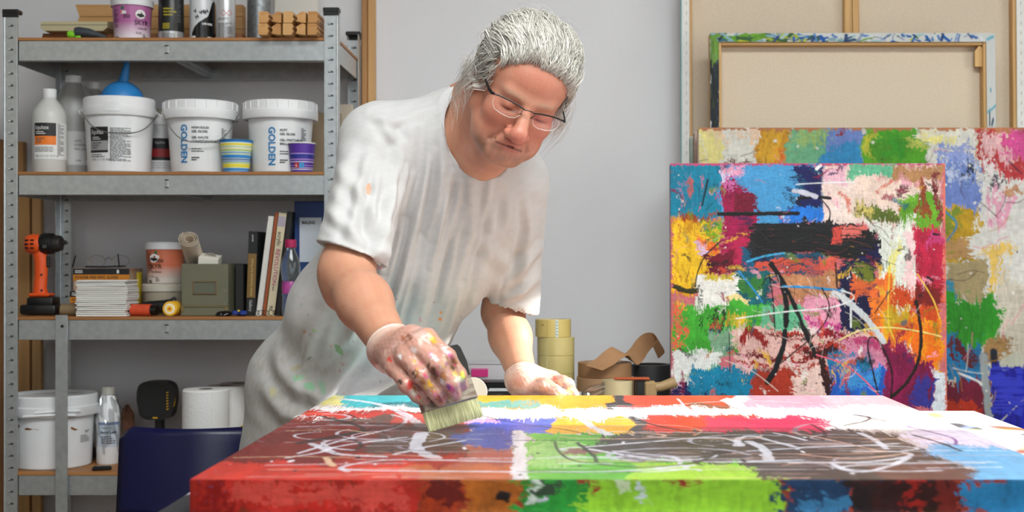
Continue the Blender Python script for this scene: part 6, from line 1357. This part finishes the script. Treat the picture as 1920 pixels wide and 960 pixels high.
PERSON = build_body()
tag(PERSON, 'person in grey paint-stained T-shirt and glasses bending over the canvas with a wide brush', 'person')

# ---- gloves
def build_glove(which):
    b = Vol(); (hand_right if which == 0 else hand_left)(b, .0014)
    wr, el = (WRR, ELR) if which == 0 else (WRL, ELL); dr = (el-wr)/np.linalg.norm(el-wr)
    cp = wr+dr*.012
    b.cone(wr-dr*.01, cp, .0375 if which == 0 else .0345, .0425 if which == 0 else .036, .012, cut=(cp, dr))
    b.cone(wr, cp+dr*.03, .034, .0405 if which == 0 else .0345, .004, '-', cut=(cp-dr*.006, -dr))
    V, Q = b.surface(.0019); V = relax(V, Q, 1, .3); N = vnormals(V, Q)
    t = (V-wr)@dr; m = smooth01((t+.03)/.03)
    V = V+N*(m*.0010*np.sin(t*900+3*hashn(V, 60, 5)))[:, None]+N*(.0006*hashn(V, 330, 8)*(1-m*.5))[:, None]
    c = np.tile(lin((186, 140, 124)), (len(V), 1))
    def mix(mm, col):
        nonlocal c
        mm = np.clip(mm, 0, 1)[:, None]; c = c*(1-mm)+lin(col)*mm
    n1, n2, n3 = hashn(V, 120, 11), hashn(V, 300, 12), hashn(V, 700, 13)
    mix(.45*smooth01(n1*2), (222, 190, 182)); mix(m*.6, (214, 190, 176)); mix(.4*smooth01((n2-.1)*3), (190, 132, 120))
    u, v = project(V); r = np.random.default_rng(5)
    def dab(px, py, rad, col, a=1., fr=0): 
        x_ = (u-px)*.53+(v-py)*.85; y_ = -(u-px)*.85+(v-py)*.53; q = np.hypot(x_*.62, y_*1.1)+(n2*.6+n3*.7)*rad; mix(a*smooth01((rad-q)/(rad*.6+.5)), col)
    if which == 0:
        for px, py, rad, col in ((768, 632, 7, (120, 62, 34)), (758, 637, 6, (150, 80, 44)), (812, 635, 9, (206, 158, 40)), (806, 634, 5, (220, 176, 40)), (731, 676, 5, (206, 60, 56)), (749, 669, 5, (230, 228, 228)), (737, 671, 3, (235, 120, 110)), (751, 716, 6, (44, 32, 28)), (769, 724, 9, (206, 40, 34)), (778, 731, 6, (150, 80, 30)), (775, 738, 6, (220, 216, 200)), (776, 701, 7, (46, 40, 38)), (790, 713, 8, (150, 90, 40)), (808, 722, 8, (224, 172, 30)), (812, 733, 7, (222, 160, 36)), (818, 742, 8, (206, 120, 140)), (824, 748, 7, (150, 60, 70)), (810, 692, 10, (70, 44, 24)), (817, 702, 9, (84, 52, 26)), (830, 706, 8, (176, 110, 40)), (828, 716, 7, (226, 222, 220)), (845, 730, 9, (206, 60, 130)), (840, 724, 6, (110, 60, 120)), (852, 741, 7, (226, 170, 176)), (835, 656, 7, (230, 226, 230)), (846, 668, 7, (216, 100, 160)), (851, 680, 9, (110, 70, 44)), (848, 690, 7, (84, 56, 30)), (856, 702, 8, (222, 190, 70)), (862, 712, 9, (226, 230, 200)), (868, 704, 6, (206, 220, 90)), (866, 724, 7, (190, 140, 150)), (808, 664, 5, (228, 130, 170)), (814, 671, 6, (236, 232, 232)), (776, 657, 6, (226, 220, 216)), (798, 704, 5, (206, 90, 140)), (791, 749, 5, (150, 180, 140)), (786, 744, 4, (206, 50, 60))):
            dab(px, py, rad, col, .92)
        for i in range(110):
            px, py = r.uniform(775, 868), r.uniform(665, 752); dab(px, py, r.uniform(1.2, 3.8), [(206, 80, 130), (206, 196, 192), (220, 180, 50), (120, 70, 40), (70, 50, 40), (200, 60, 60), (190, 190, 160), (150, 90, 150)][r.integers(8)], .6)
        cuff = (V-cp)@dr; mix(.5*smooth01((cuff+.006)/.004), (228, 214, 204))
    else:
        for px, py, rad, col in ((1049, 736, 6, (226, 140, 70)), (1055, 732, 6, (90, 170, 200)), (1062, 738, 6, (206, 90, 60)), (1058, 742, 5, (230, 150, 60)), (1043, 731, 5, (214, 120, 110)), (1070, 736, 6, (224, 190, 110)), (1050, 715, 6, (214, 190, 160)), (1040, 709, 4, (206, 110, 90))): dab(px, py, rad, col, .8)
        for i in range(26): dab(r.uniform(1005, 1075), r.uniform(705, 745), r.uniform(1, 2.6), [(226, 190, 120), (206, 120, 110), (236, 230, 226), (150, 170, 180)][r.integers(4)], .6)
    o = numesh('vinyl_glove', V, Q, colmat('vinyl', .28, bump=.08, bscale=300, sss=.08), PERSON, c)
    o['label'] = ['paint smeared clear vinyl glove', 'clear vinyl glove on the supporting hand'][which]
build_glove(0); build_glove(1)

# ---- T-shirt
def build_shirt():
    b = Vol(); up = NECKB-PELV; up /= np.linalg.norm(up); sh = SHL-SHR; sh -= up*(sh@up); sh /= np.linalg.norm(sh); nf = np.cross(up, sh); nf *= -1 if nf[1] > 0 else 1
    M = np.stack([sh, up, nf], 1)
    b.ell(P(838, 342, 2.80), (.190, .170, .125), .03, M)
    b.ell(P(782, 470, 2.86), (.205, .190, .135), .06, M); b.ell(P(700, 590, 2.95), (.200, .190, .140), .06, M)
    b.ell(P(612, 705, 3.04), (.175, .160, .135), .06, M)
    b.cone(P(590, 740, 3.06), P(570, 880, 3.10), .150, .152, .05)
    b.cone(P(860, 235, 2.79), P(712, 258, 2.71), .060, .072, .05); b.cone(P(885, 250, 2.80), P(962, 330, 2.89), .060, .062, .05)
    b.cone(P(870, 225, 2.76), P(905, 300, 2.70), .07, .062, .05)
    # sleeves
    eR = P(663, 482, 2.565); cut = (P(664, 476, 2.56), np.array([P(682, 420, 2.60)-P(645, 560, 2.50)])[0]); n = -(cut[1]/np.linalg.norm(cut[1])); n = P(0, 0, 1)*0+((P(722, 503, 2.52)-P(602, 452, 2.60)))
    ax = (ELR-SHR)/np.linalg.norm(ELR-SHR); tv = P(722, 505, 2.55)-P(601, 452, 2.55); vw = V3(0, 1, 0); cn = np.cross(tv, vw); cn /= np.linalg.norm(cn); cn *= np.sign(cn@ax); cn = cn*.8+ax*.35; cn /= np.linalg.norm(cn)
    b.cone(P(706, 275, 2.70), P(655, 500, 2.55), .076, .073, .04, cut=(P(662, 478, 2.56), cn))
    b.cone(P(680, 420, 2.60), P(640, 600, 2.49), .055, .063, .004, '-', cut=(P(664, 468, 2.565), -cn))
    axl = (ELL-SHL)/np.linalg.norm(ELL-SHL); tv = P(1009, 592, 2.98)-P(925, 562, 2.98); cl = np.cross(tv, vw); cl /= np.linalg.norm(cl); cl *= np.sign(cl@axl); cl = cl*.9+axl*.25; cl /= np.linalg.norm(cl)
    b.cone(P(968, 345, 2.89), P(964, 590, 3.02), .070, .056, .04, cut=(P(966, 580, 3.00), cl))
    b.cone(P(966, 500, 2.97), P(955, 700, 3.06), .046, .052, .004, '-', cut=(P(966, 570, 3.0), -cl))
    # neck opening
    b.cone(P(874, 238, 2.735), P(930, 285, 2.60), .070, .066, .006, '-')
    V, Q = b.surface(.0039); V = relax(V, Q, 2, .5)
    u, v = project(V); N = vnormals(V, Q); front = smooth01((-N[:, 1]+.35)/.5)
    # hanging folds: ridge lines drawn over the cloth (pixels), half width, depth in metres
    folds = [([(772, 236), (756, 330), (728, 430), (700, 520), (655, 640)], 13, .009), ([(806, 228), (800, 330), (778, 440), (742, 560), (700, 640)], 7, .005), ([(826, 246), (832, 340), (818, 460), (785, 580), (740, 670)], 12, .008), ([(852, 280), (860, 380), (846, 500), (812, 610)], 6, .0035),
             ([(880, 320), (884, 420), (868, 530), (838, 610)], 13, .007), ([(918, 350), (925, 440), (905, 540)], 9, .005), ([(950, 345), (956, 430), (936, 530)], 14, .006), ([(982, 345), (990, 430), (975, 520)], 7, .004), ([(738, 285), (730, 380), (716, 480)], 9, .010), ([(745, 440), (705, 540), (660, 640), (605, 740)], 15, .008),
             ([(697, 632), (660, 680), (600, 746)], 12, .014), ([(560, 560), (540, 640), (520, 740)], 18, .006), ([(590, 600), (566, 690), (545, 790)], 12, .005), ([(620, 560), (580, 640), (556, 720)], 9, .004),
             ([(655, 285), (640, 350), (625, 430)], 14, .006), ([(690, 290), (672, 360), (655, 450)], 10, .006), ([(715, 320), (708, 400), (704, 480)], 12, .009), ([(640, 320), (685, 375), (716, 440)], 11, .006), ([(615, 395), (655, 430), (705, 475)], 10, .005),
             ([(1000, 400), (990, 470), (975, 540)], 11, .006), ([(1012, 465), (975, 505), (940, 545)], 9, .008), ([(1010, 520), (980, 548), (945, 562)], 7, .006), ([(715, 225), (748, 270), (752, 330)], 9, .006), ([(690, 212), (740, 226), (805, 203)], 8, .004), ([(880, 430), (925, 480), (955, 500)], 12, .004), ([(515, 650), (545, 720), (600, 745), (650, 720)], 16, .010), ([(495, 720), (530, 775), (600, 790)], 14, .008)]
    rf = np.random.default_rng(77)
    for i in range(20):
        f = (i+rf.uniform(-.3, .3))/19; x0 = 752+215*f; y0 = 250+95*f**1.5; x1 = 610+300*f; y1 = 735-130*f; a_, b_ = sorted(rf.uniform(0, 1, 2)); b_ = max(b_, a_+.45)
        folds.append(([(x0+(x1-x0)*(t+.25*t*(t-1)), y0+(y1-y0)*t) for t in np.linspace(a_, min(b_, 1), 5)], rf.uniform(4.5, 7.5), rf.uniform(.003, .0055)))
    dsp = np.zeros(len(V))
    for pts, hw, am in folds:
        best = np.full(len(V), 1e9); ft = np.zeros(len(V)); n_ = len(pts)-1
        for i in range(n_):
            a_, b_ = np.array(pts[i], float), np.array(pts[i+1], float); e = b_-a_; t = np.clip(((u-a_[0])*e[0]+(v-a_[1])*e[1])/(e@e), 0, 1)
            dd = np.hypot(u-a_[0]-t*e[0], v-a_[1]-t*e[1]); m = dd < best; best = np.where(m, dd, best); ft = np.where(m, (i+t)/n_, ft)
        prof = np.exp(-(best/hw)**2)-.55*np.exp(-((best-1.9*hw)/(hw*.9))**2); dsp += am*prof*np.sin(PI*np.clip(ft*.9+.05, 0, 1))**.6
    dsp = dsp*front*1.25+.004*hashn(V, 16, 31)+.0014*hashn(V, 45, 32)
    near_hole = np.minimum(1, np.abs((V-P(662, 478, 2.56))@cn)/.012)
    V = V+N*(dsp*np.where((np.abs(u-660) < 75) & (v > 430) & (v < 520), near_hole*.8+.2, 1))[:, None]
    V = relax(V, Q, 1, .3); u, v = project(V); N = vnormals(V, Q)
    c = np.tile(lin((184, 183, 182)), (len(V), 1)); fl = hashn(V*np.array([1, 1, 5.]), 140, 41); c *= (1+.06*fl+.035*hashn(V*np.array([1, 1, 6.]), 420, 42))[:, None]
    def mix(mm, col):
        nonlocal c
        mm = np.clip(mm*front, 0, 1)[:, None]; c = c*(1-mm)+lin(col)*mm
    n2, n3 = hashn(V, 200, 43), hashn(V, 500, 44); r = np.random.default_rng(8)
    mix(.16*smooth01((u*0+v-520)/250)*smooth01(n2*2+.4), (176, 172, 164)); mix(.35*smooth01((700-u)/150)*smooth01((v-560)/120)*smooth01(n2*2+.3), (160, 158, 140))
    def dab(px, py, rx, ry, col, a=.8, ang=0):
        ca, sa = math.cos(ang), math.sin(ang); x = (u-px)*ca+(v-py)*sa; y = -(u-px)*sa+(v-py)*ca; q = np.sqrt((x/rx)**2+(y/ry)**2)+.35*n2+.3*n3; mix(a*smooth01((1-q)/.35), col)
    for px, py, rx, ry, col, a, g in ((825, 598, 5, 4, (224, 130, 50), .9, .6), (827, 586, 2.5, 3, (226, 140, 60), .9, 0), (788, 599, 2, 5, (206, 110, 140), .7, 0), (880, 602, 3, 7, (110, 120, 190), .7, .3), (866, 612, 4, 9, (140, 150, 200), .5, .4), (635, 656, 6, 14, (110, 150, 90), .8, -.5), (582, 724, 14, 9, (120, 190, 140), .75, .3), (560, 708, 14, 7, (130, 196, 150), .7, -.4), (604, 726, 8, 16, (130, 190, 150), .6, -.3), (570, 622, 4, 3, (196, 110, 80), .8, 0), (589, 620, 4, 3, (140, 190, 90), .8, 0), (643, 683, 3, 3, (206, 60, 70), .8, 0), (620, 650, 2, 4, (206, 90, 90), .8, .4), (710, 502, 6, 2, (200, 100, 140), .7, .2), (580, 672, 9, 2, (90, 90, 80), .7, -.6), (512, 736, 9, 12, (196, 190, 110), .5, 0), (655, 352, 3, 2, (190, 190, 90), .5, 0), (637, 696, 3, 2, (180, 60, 70), .8, .4), (555, 690, 12, 5, (170, 160, 90), .5, -.5), (760, 640, 9, 4, (170, 150, 90), .3, .5)): dab(px, py, rx, ry, col, a, g)
    for i in range(46): dab(r.uniform(520, 900), r.uniform(540, 740), r.uniform(1, 2.4), r.uniform(1, 3.5), [(150, 110, 140), (120, 150, 130), (110, 110, 150), (180, 120, 80), (110, 106, 100)][r.integers(5)], .55, r.uniform(0, 3))
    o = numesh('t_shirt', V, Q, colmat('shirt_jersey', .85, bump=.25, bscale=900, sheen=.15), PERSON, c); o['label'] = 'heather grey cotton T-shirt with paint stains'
    # ribbed collar, following the opening
    return V, N
SV, SN = build_shirt()
def collar():
    c0 = P(874, 238, 2.735); c1 = P(930, 285, 2.60); ax = (c1-c0)/np.linalg.norm(c1-c0); pts = []
    e1 = np.cross(ax, V3(0, 0, 1)); e1 /= np.linalg.norm(e1); e2 = np.cross(ax, e1)
    rel_ = SV-c0; t = rel_@ax; rad = np.linalg.norm(rel_-np.outer(t, ax), axis=1); ang = np.arctan2(rel_@e2, rel_@e1)
    m = (rad > .064) & (rad < .080) & (t > -.08) & (t < .12)
    for q in np.linspace(-PI, PI, 73)[:-1]:
        w_ = m & (np.abs((ang-q+PI) % (2*PI)-PI) < .10)
        pts.append(None if w_.sum() < 4 else np.sort(t[w_])[int(w_.sum()*.8)])
    ok = [i for i, p in enumerate(pts) if p is not None]
    if len(ok) < 20: return
    tt = np.interp(np.arange(72), ok, [pts[i] for i in ok], period=72)
    for _ in range(4): tt = (np.roll(tt, 1)+tt*2+np.roll(tt, -1))/4
    Vv = []; Fc = []; q = np.linspace(-PI, PI, 73)[:-1]
    for i in range(72):
        dr = e1*math.cos(q[i])+e2*math.sin(q[i])
        for (r_, z_) in ((.0675, -.004), (.0665, .004), (.0685, .0065), (.073, .005), (.0805, -.006), (.083, -.014)): Vv.append(c0+dr*r_+ax*(tt[i]+z_))
    k = 6
    for i in range(72):
        for j in range(k-1): Fc.append((i*k+j, i*k+j+1, ((i+1) % 72)*k+j+1, ((i+1) % 72)*k+j))
    MB().add(Vv, Fc).build('collar', mat('collar_rib', (194, 193, 194), .85, var=.06, vscale=300, bump=.3, bscale=900), PERSON)
collar()

# ---- trousers and shoes
def build_trousers():
    b = Vol(); hR, hL = V3(-.605, 3.13, .84), V3(-.455, 3.12, .84)
    b.ell((hR+hL)/2+V3(0, .01, .02), (.15, .11, .13), .04); fR, fL = V3(-.66, 3.16, .06), V3(-.40, 3.14, .06)
    kR, kL = V3(-.63, 3.13, .48), V3(-.42, 3.08, .48)
    b.chain([hR, kR, fR], [.095, .075, .065], .04); b.chain([hL, kL, fL], [.110, .078, .065], .04); b.cone(P(735, 720, 3.06), P(650, 770, 3.08), .06, .09, .05)
    V, Q = b.surface(.009); V = relax(V, Q, 2, .5); N = vnormals(V, Q); V = V+N*(.004*hashn(V, 18, 51)+.0025*hashn(V, 50, 52))[:, None]; u, v = project(V)
    c = np.tile(lin((186, 190, 188)), (len(V), 1)); n2 = hashn(V, 90, 53); r = np.random.default_rng(3)
    for i in range(120):
        px, py = r.uniform(600, 820), r.uniform(640, 900); q = np.hypot(u-px, v-py)+n2*3; m = .75*smooth01((r.uniform(2, 9)-q)/2); c = c*(1-m[:, None])+lin([(120, 190, 150), (150, 60, 110), (90, 110, 150), (226, 226, 222), (130, 140, 130)][r.integers(5)])*m[:, None]
    o = numesh('trousers', V, Q, colmat('trouser_cloth', .85, bump=.2, bscale=700), PERSON, c); o['label'] = 'pale paint splattered work trousers'
    for f in (fR, fL):
        s = Vol(); s.cone(f+V3(0, .03, -.025), f+V3(.02, -.13, -.03), .036, .034, .02); s.cone(f+V3(0, .03, .02), f+V3(0, .02, -.02), .04, .036, .03); s.cone(f+V3(0, .03, -.046), f+V3(.02, -.13, -.046), .030, .030, .01)
        V, Q = s.surface(.005); V[:, 2] = np.maximum(V[:, 2], .001); numesh('shoe', V, Q, mat('shoe_dark', (40, 40, 44), .6), PERSON)
build_trousers()

# ---- hair
def build_hair():
    b = Vol()
    he(b, (0, -.018, .050), (.085, .099, .085), .02); he(b, (0, .020, .090), (.064, .056, .036), .03); he(b, (-.068, -.035, .030), (.024, .050, .045), .02); he(b, (.072, -.015, .015), (.024, .050, .055), .02); he(b, (0, -.100, .035), (.05, .03, .045), .03)
    b.ell(hd(-.004, .085, .002), np.array((.066, .050, .078))*HS, .012, HM, '-')
    for s in (-1, 1): b.ell(hd(s*.04, .075, -.07), np.array((.05, .06, .06))*HS, .02, HM, '-')
    V, Q = b.surface(.003); V = relax(V, Q, 2, .5); L = ((V-HC0)@HM)/HS; N = vnormals(V, Q)
    ang = L[:, 0]*70+8*np.sin(L[:, 1]*40)+3*hashn(V, 40, 61); V = V+N*(.0022*np.sin(ang*3.2)+.002*hashn(V, 90, 62))[:, None]
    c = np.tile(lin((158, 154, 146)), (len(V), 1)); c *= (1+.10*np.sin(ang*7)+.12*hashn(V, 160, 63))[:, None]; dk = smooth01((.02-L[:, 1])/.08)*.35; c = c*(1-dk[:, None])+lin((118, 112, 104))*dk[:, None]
    cap = numesh('hair', V, Q, colmat('hair_mass', .5), PERSON, np.clip(c, 0, 1)); cap['label'] = 'wavy silver grey hair swept back'
    r = np.random.default_rng(12); SV_, SF, SC_ = [], [], []; base = [0]
    C0 = np.array((0, -.012, .045)); RR = np.array((.090, .104, .094))
    def surf(p):          # push a point out to the hair mass
        q = (p-C0)/RR; return C0+q/np.linalg.norm(q)*RR
    def strand(pts, w0, col):
        pts = np.array(pts); n = len(pts); wv = HC0+(pts*HS)@HM.T; tg = np.gradient(wv, axis=0); tg /= np.linalg.norm(tg, axis=1, keepdims=True)+1e-9
        a = np.cross(tg, V3(.3, .5, .8)); a /= np.linalg.norm(a, axis=1, keepdims=True)+1e-9; bb = np.cross(tg, a); w_ = w0*(1-.75*(np.linspace(0, 1, n)**2))
        for k in range(3): q = 2*PI*k/3; SV_.append(wv+(a*math.cos(q)+bb*math.sin(q))*w_[:, None]); SC_.append(np.tile(col, (n, 1)))
        o = base[0]
        for i in range(n-1):
            for k in range(3): k2 = (k+1) % 3; SF.append((o+k*n+i, o+k2*n+i, o+k2*n+i+1, o+k*n+i+1))
        base[0] += 3*n
    def tone(): 
        g = r.uniform(.62, 1.0); return lin((226, 224, 218))*g*np.array((1, .985, .95))
    # locks swept back from the hairline over the crown
    for i in range(210):
        u = r.uniform(-1, 1); t0 = r.uniform(0, 1)**1.2; L_ = r.uniform(.09, .19); n = 14; ph = r.uniform(0, 6.3); am = r.uniform(.003, .008); lift = r.uniform(.001, .013); fq = r.uniform(45, 75); tn = tone(); dr0 = np.array((.12*np.sign(u)*abs(u)+r.normal(0, .16), -1, .12)); spread = r.uniform(.0025, .006)
        x = u*.084; zf = .090-.042*abs(u)**2.2; y0 = .080-.03*abs(u)**2; root = np.array((x, y0-.13*t0, zf+.05*t0))
        for q_ in range(int(r.integers(9, 17))):
            p = surf(root+r.normal(0, spread, 3)); dr = dr0+r.normal(0, .03, 3); l2 = lift+r.normal(0, .0015); pj = ph+r.normal(0, .25); Lj = L_*r.uniform(.8, 1.1); pts = []
            for k in range(n):
                f = k/(n-1); q = surf(p)-C0; nn = q/RR/RR; nn /= np.linalg.norm(nn); sd = np.cross(nn, dr); sd /= np.linalg.norm(sd)+1e-9
                pts.append(surf(p)+nn*(.001+l2*math.sin(PI*min(1, f*1.15))+.002*math.sin(pj+f*Lj*fq))+sd*am*math.sin(pj*1.3+f*Lj*fq*.8)*min(1, f*3))
                d2 = dr-nn*(dr@nn); d2 /= np.linalg.norm(d2)+1e-9; p = surf(p)+d2*Lj/(n-1); dr = dr+np.array((-.02*x/.08, 0, -.06))
            strand(pts, r.uniform(.0005, .0009), tn*r.uniform(.85, 1.12))
    # front wave rolling up from the forehead
    for i in range(520):
        u = r.uniform(-1, 1); x = u*.074; n = 13; z0 = .080-.034*abs(u)**2.4+r.normal(0, .004)+.010*math.exp(-((u+.35)/.22)**2); y0 = .083-.028*abs(u)**2; h = r.uniform(.016, .034); L_ = r.uniform(.07, .13); w_ = r.normal(0, .010); ph = r.uniform(0, 6); pts = []
        for k in range(n):
            f = k/(n-1); pts.append((x+w_*f+.012*f*np.sign(u)+.002*math.sin(ph+f*9), y0+.012*math.sin(PI*min(1, f*1.7))-L_*f*f*.9, z0+h*math.sin(PI*min(.85, f*.9))+.012*f))
        strand(pts, r.uniform(.0005, .0011), tone()*1.05)
    # sides: over the ears and hanging locks
    for s, n_s, ln in ((-1, 300, .85), (1, 330, .9)):
        for i in range(n_s):
            y0 = r.uniform(-.07, .060); z0 = r.uniform(.015, .075)-.2*max(0, y0-.02); n = 13; L_ = r.uniform(.06, .12)*ln; ph = r.uniform(0, 6.3); am = r.uniform(.002, .006); back = r.uniform(.15, .9); out = r.uniform(.0, .012); pts = []
            p = np.array((s*.080, y0, z0))
            for k in range(n):
                f = k/(n-1); q = surf(np.array((s*.08, p[1], max(p[2], -.01)))) if p[2] > -.01 else np.array((s*.086, p[1], p[2]))
                pts.append((q[0]+s*(.003+out*f+.003*math.sin(ph+f*7)), p[1]+am*math.sin(ph+f*8), p[2])); p = p+np.array((0, -back, -1+.5*back))*L_/(n-1)
            strand(pts, r.uniform(.0005, .0009), tone()*.95)
    for i in range(90):       # thin curls below the right ear and at the left temple
        s = -1 if i < 62 else 1; n = 15; p = np.array((s*(.088+r.uniform(0, .008)), r.uniform(-.045, .005) if s < 0 else r.uniform(-.02, .05), r.uniform(-.03, .04))); ph = r.uniform(0, 6.3); pts = []; L_ = r.uniform(.05, .11)
        for k in range(n):
            f = k/(n-1); pts.append(p+np.array((s*.012*math.sin(f*3+ph*.3), .014*math.sin(f*5+ph), -L_*f+.01*math.sin(f*6+ph))))
        strand(pts, .00042, tone())
    for i in range(140):      # flyaway hairs
        d_ = r.normal(0, 1, 3); d_[2] = abs(d_[2]); d_[1] = -abs(d_[1])-.2; d_ /= np.linalg.norm(d_); p = C0+d_*RR*1.0; t = np.cross(d_, r.normal(0, 1, 3)); pts = [p+d_*(.016*math.sin(PI*f*.8))+t*.03*f for f in np.linspace(0, 1, 9)]; strand(pts, .0004, tone())
    o = numesh('hair_strands', np.concatenate(SV_), np.array(SF), colmat('hair_strand', .38), PERSON, np.clip(np.concatenate(SC_), 0, 1)); o.parent = cap; o['kind'] = 'stuff'
build_hair()

# ---- glasses on the nose
def build_glasses():
    FR = mat('spectacle_frame', (40, 38, 38), .35, metal=.5); cp = hd(0, .104, .002)
    root = MB().tube([hd(*p) for p in ((-.010, .112, .006), (-.004, .115, .0085), (.004, .115, .0085), (.010, .112, .006))], .0011, 8).build('eyeglasses', FR, PERSON); root['label'] = 'half rim eyeglasses with dark metal brow bars'
    g = glass('lens', (246, 248, 248), .07, .02)
    for s in (-1, 1):
        def lp(x, z): return hd(s*x, .113-(x-.012)*.28-.001, z)
        top = [(.010, .0065), (.020, .0085), (.040, .0100), (.060, .0095), (.068, .0080)]
        MB().tube([lp(*p) for p in top], .00155, 8).build('brow_bar', FR, root)
        out = top[:-1]+[(.0665, .004), (.065, -.008), (.058, -.0165), (.045, -.0195), (.030, -.0195), (.019, -.0155), (.0125, -.006)]
        P_ = [lp(*p) for p in out]; n = len(P_)
        MB().add([tuple(p) for p in P_]+[tuple(np.mean(P_, 0))], [(i, (i+1) % n, n) for i in range(n)]).build('lens', g, root)
        MB().tube([lp(*p) for p in out[4:]], .00055, 6).build('lens_edge', mat('lens_edge', (214, 210, 200), .2), root)
        MB().tube([hd(s*.069, .0985, .009), hd(s*.0745, .095, .008), hd(s*.0775, .080, .008), hd(s*.080, .040, .010), hd(s*.082, .0, .010)], [.0022, .0034, .0032, .0026, .0020], 8, flat=.6).build('temple_arm', DARK, root)
        MB().tube([lp(.013, .003), hd(s*.0105, .106, -.004), hd(s*.0115, .102, -.010)], .0009, 6).build('nose_pad', FR, root)
build_glasses()

# ---- brush in the right hand
def build_brush():
    mid, ux, uy, uz, wd = brush_frame()
    if uz[1] > 0: uz = -uz
    M = Matrix([[ux[i], uy[i], uz[i], mid[i]] for i in range(3)]+[[0, 0, 0, 1]])
    t = thing('wide_brush', 'wide flat brush with pale bristles and black handle in the gloved hand', 'brush', (0, 0, 0)); t.matrix_world = M
    r = random.Random(2); b = MB(); n = 46
    for i in range(n):
        x = -wd/2+wd*(i+.5)/n
        for j in range(3): z = -.004+.004*j; b.tube([(x*.985, .036, z*1.1), (x, .018, z), (x*1.01+r.uniform(-.0007, .0007), r.uniform(0, .0018), z*.6)], [.0013, .0014, .0008], 5)
    b.build('bristles', mat('pale_bristle', (206, 206, 160), .6, c2=(150, 148, 104), vscale=2, stretch=(260, 12, 60)), t)
    MB().box((0, .055, 0), (wd*1.0, .042, .016), bev=.002).box((0, .0365, 0), (wd*1.006, .003, .0172), bev=.001).box((0, .072, 0), (wd*1.006, .003, .0172), bev=.001).build('ferrule', mat('brushed_ferrule', (176, 170, 158), .35, metal=.7, c2=(120, 104, 92), vscale=3, stretch=(12, 60, 12)), t)
    MB().prism([(-wd*.45, .074), (wd*.50, .074), (wd*.53, .100), (wd*.50, .126), (wd*.46, .132), (wd*.10, .134), (-wd*.3, .128), (-wd*.43, .100)], .012, Matrix.Translation((0, 0, -.006))).build('handle', mat('handle_black', (14, 14, 15), .35), t)
build_brush()
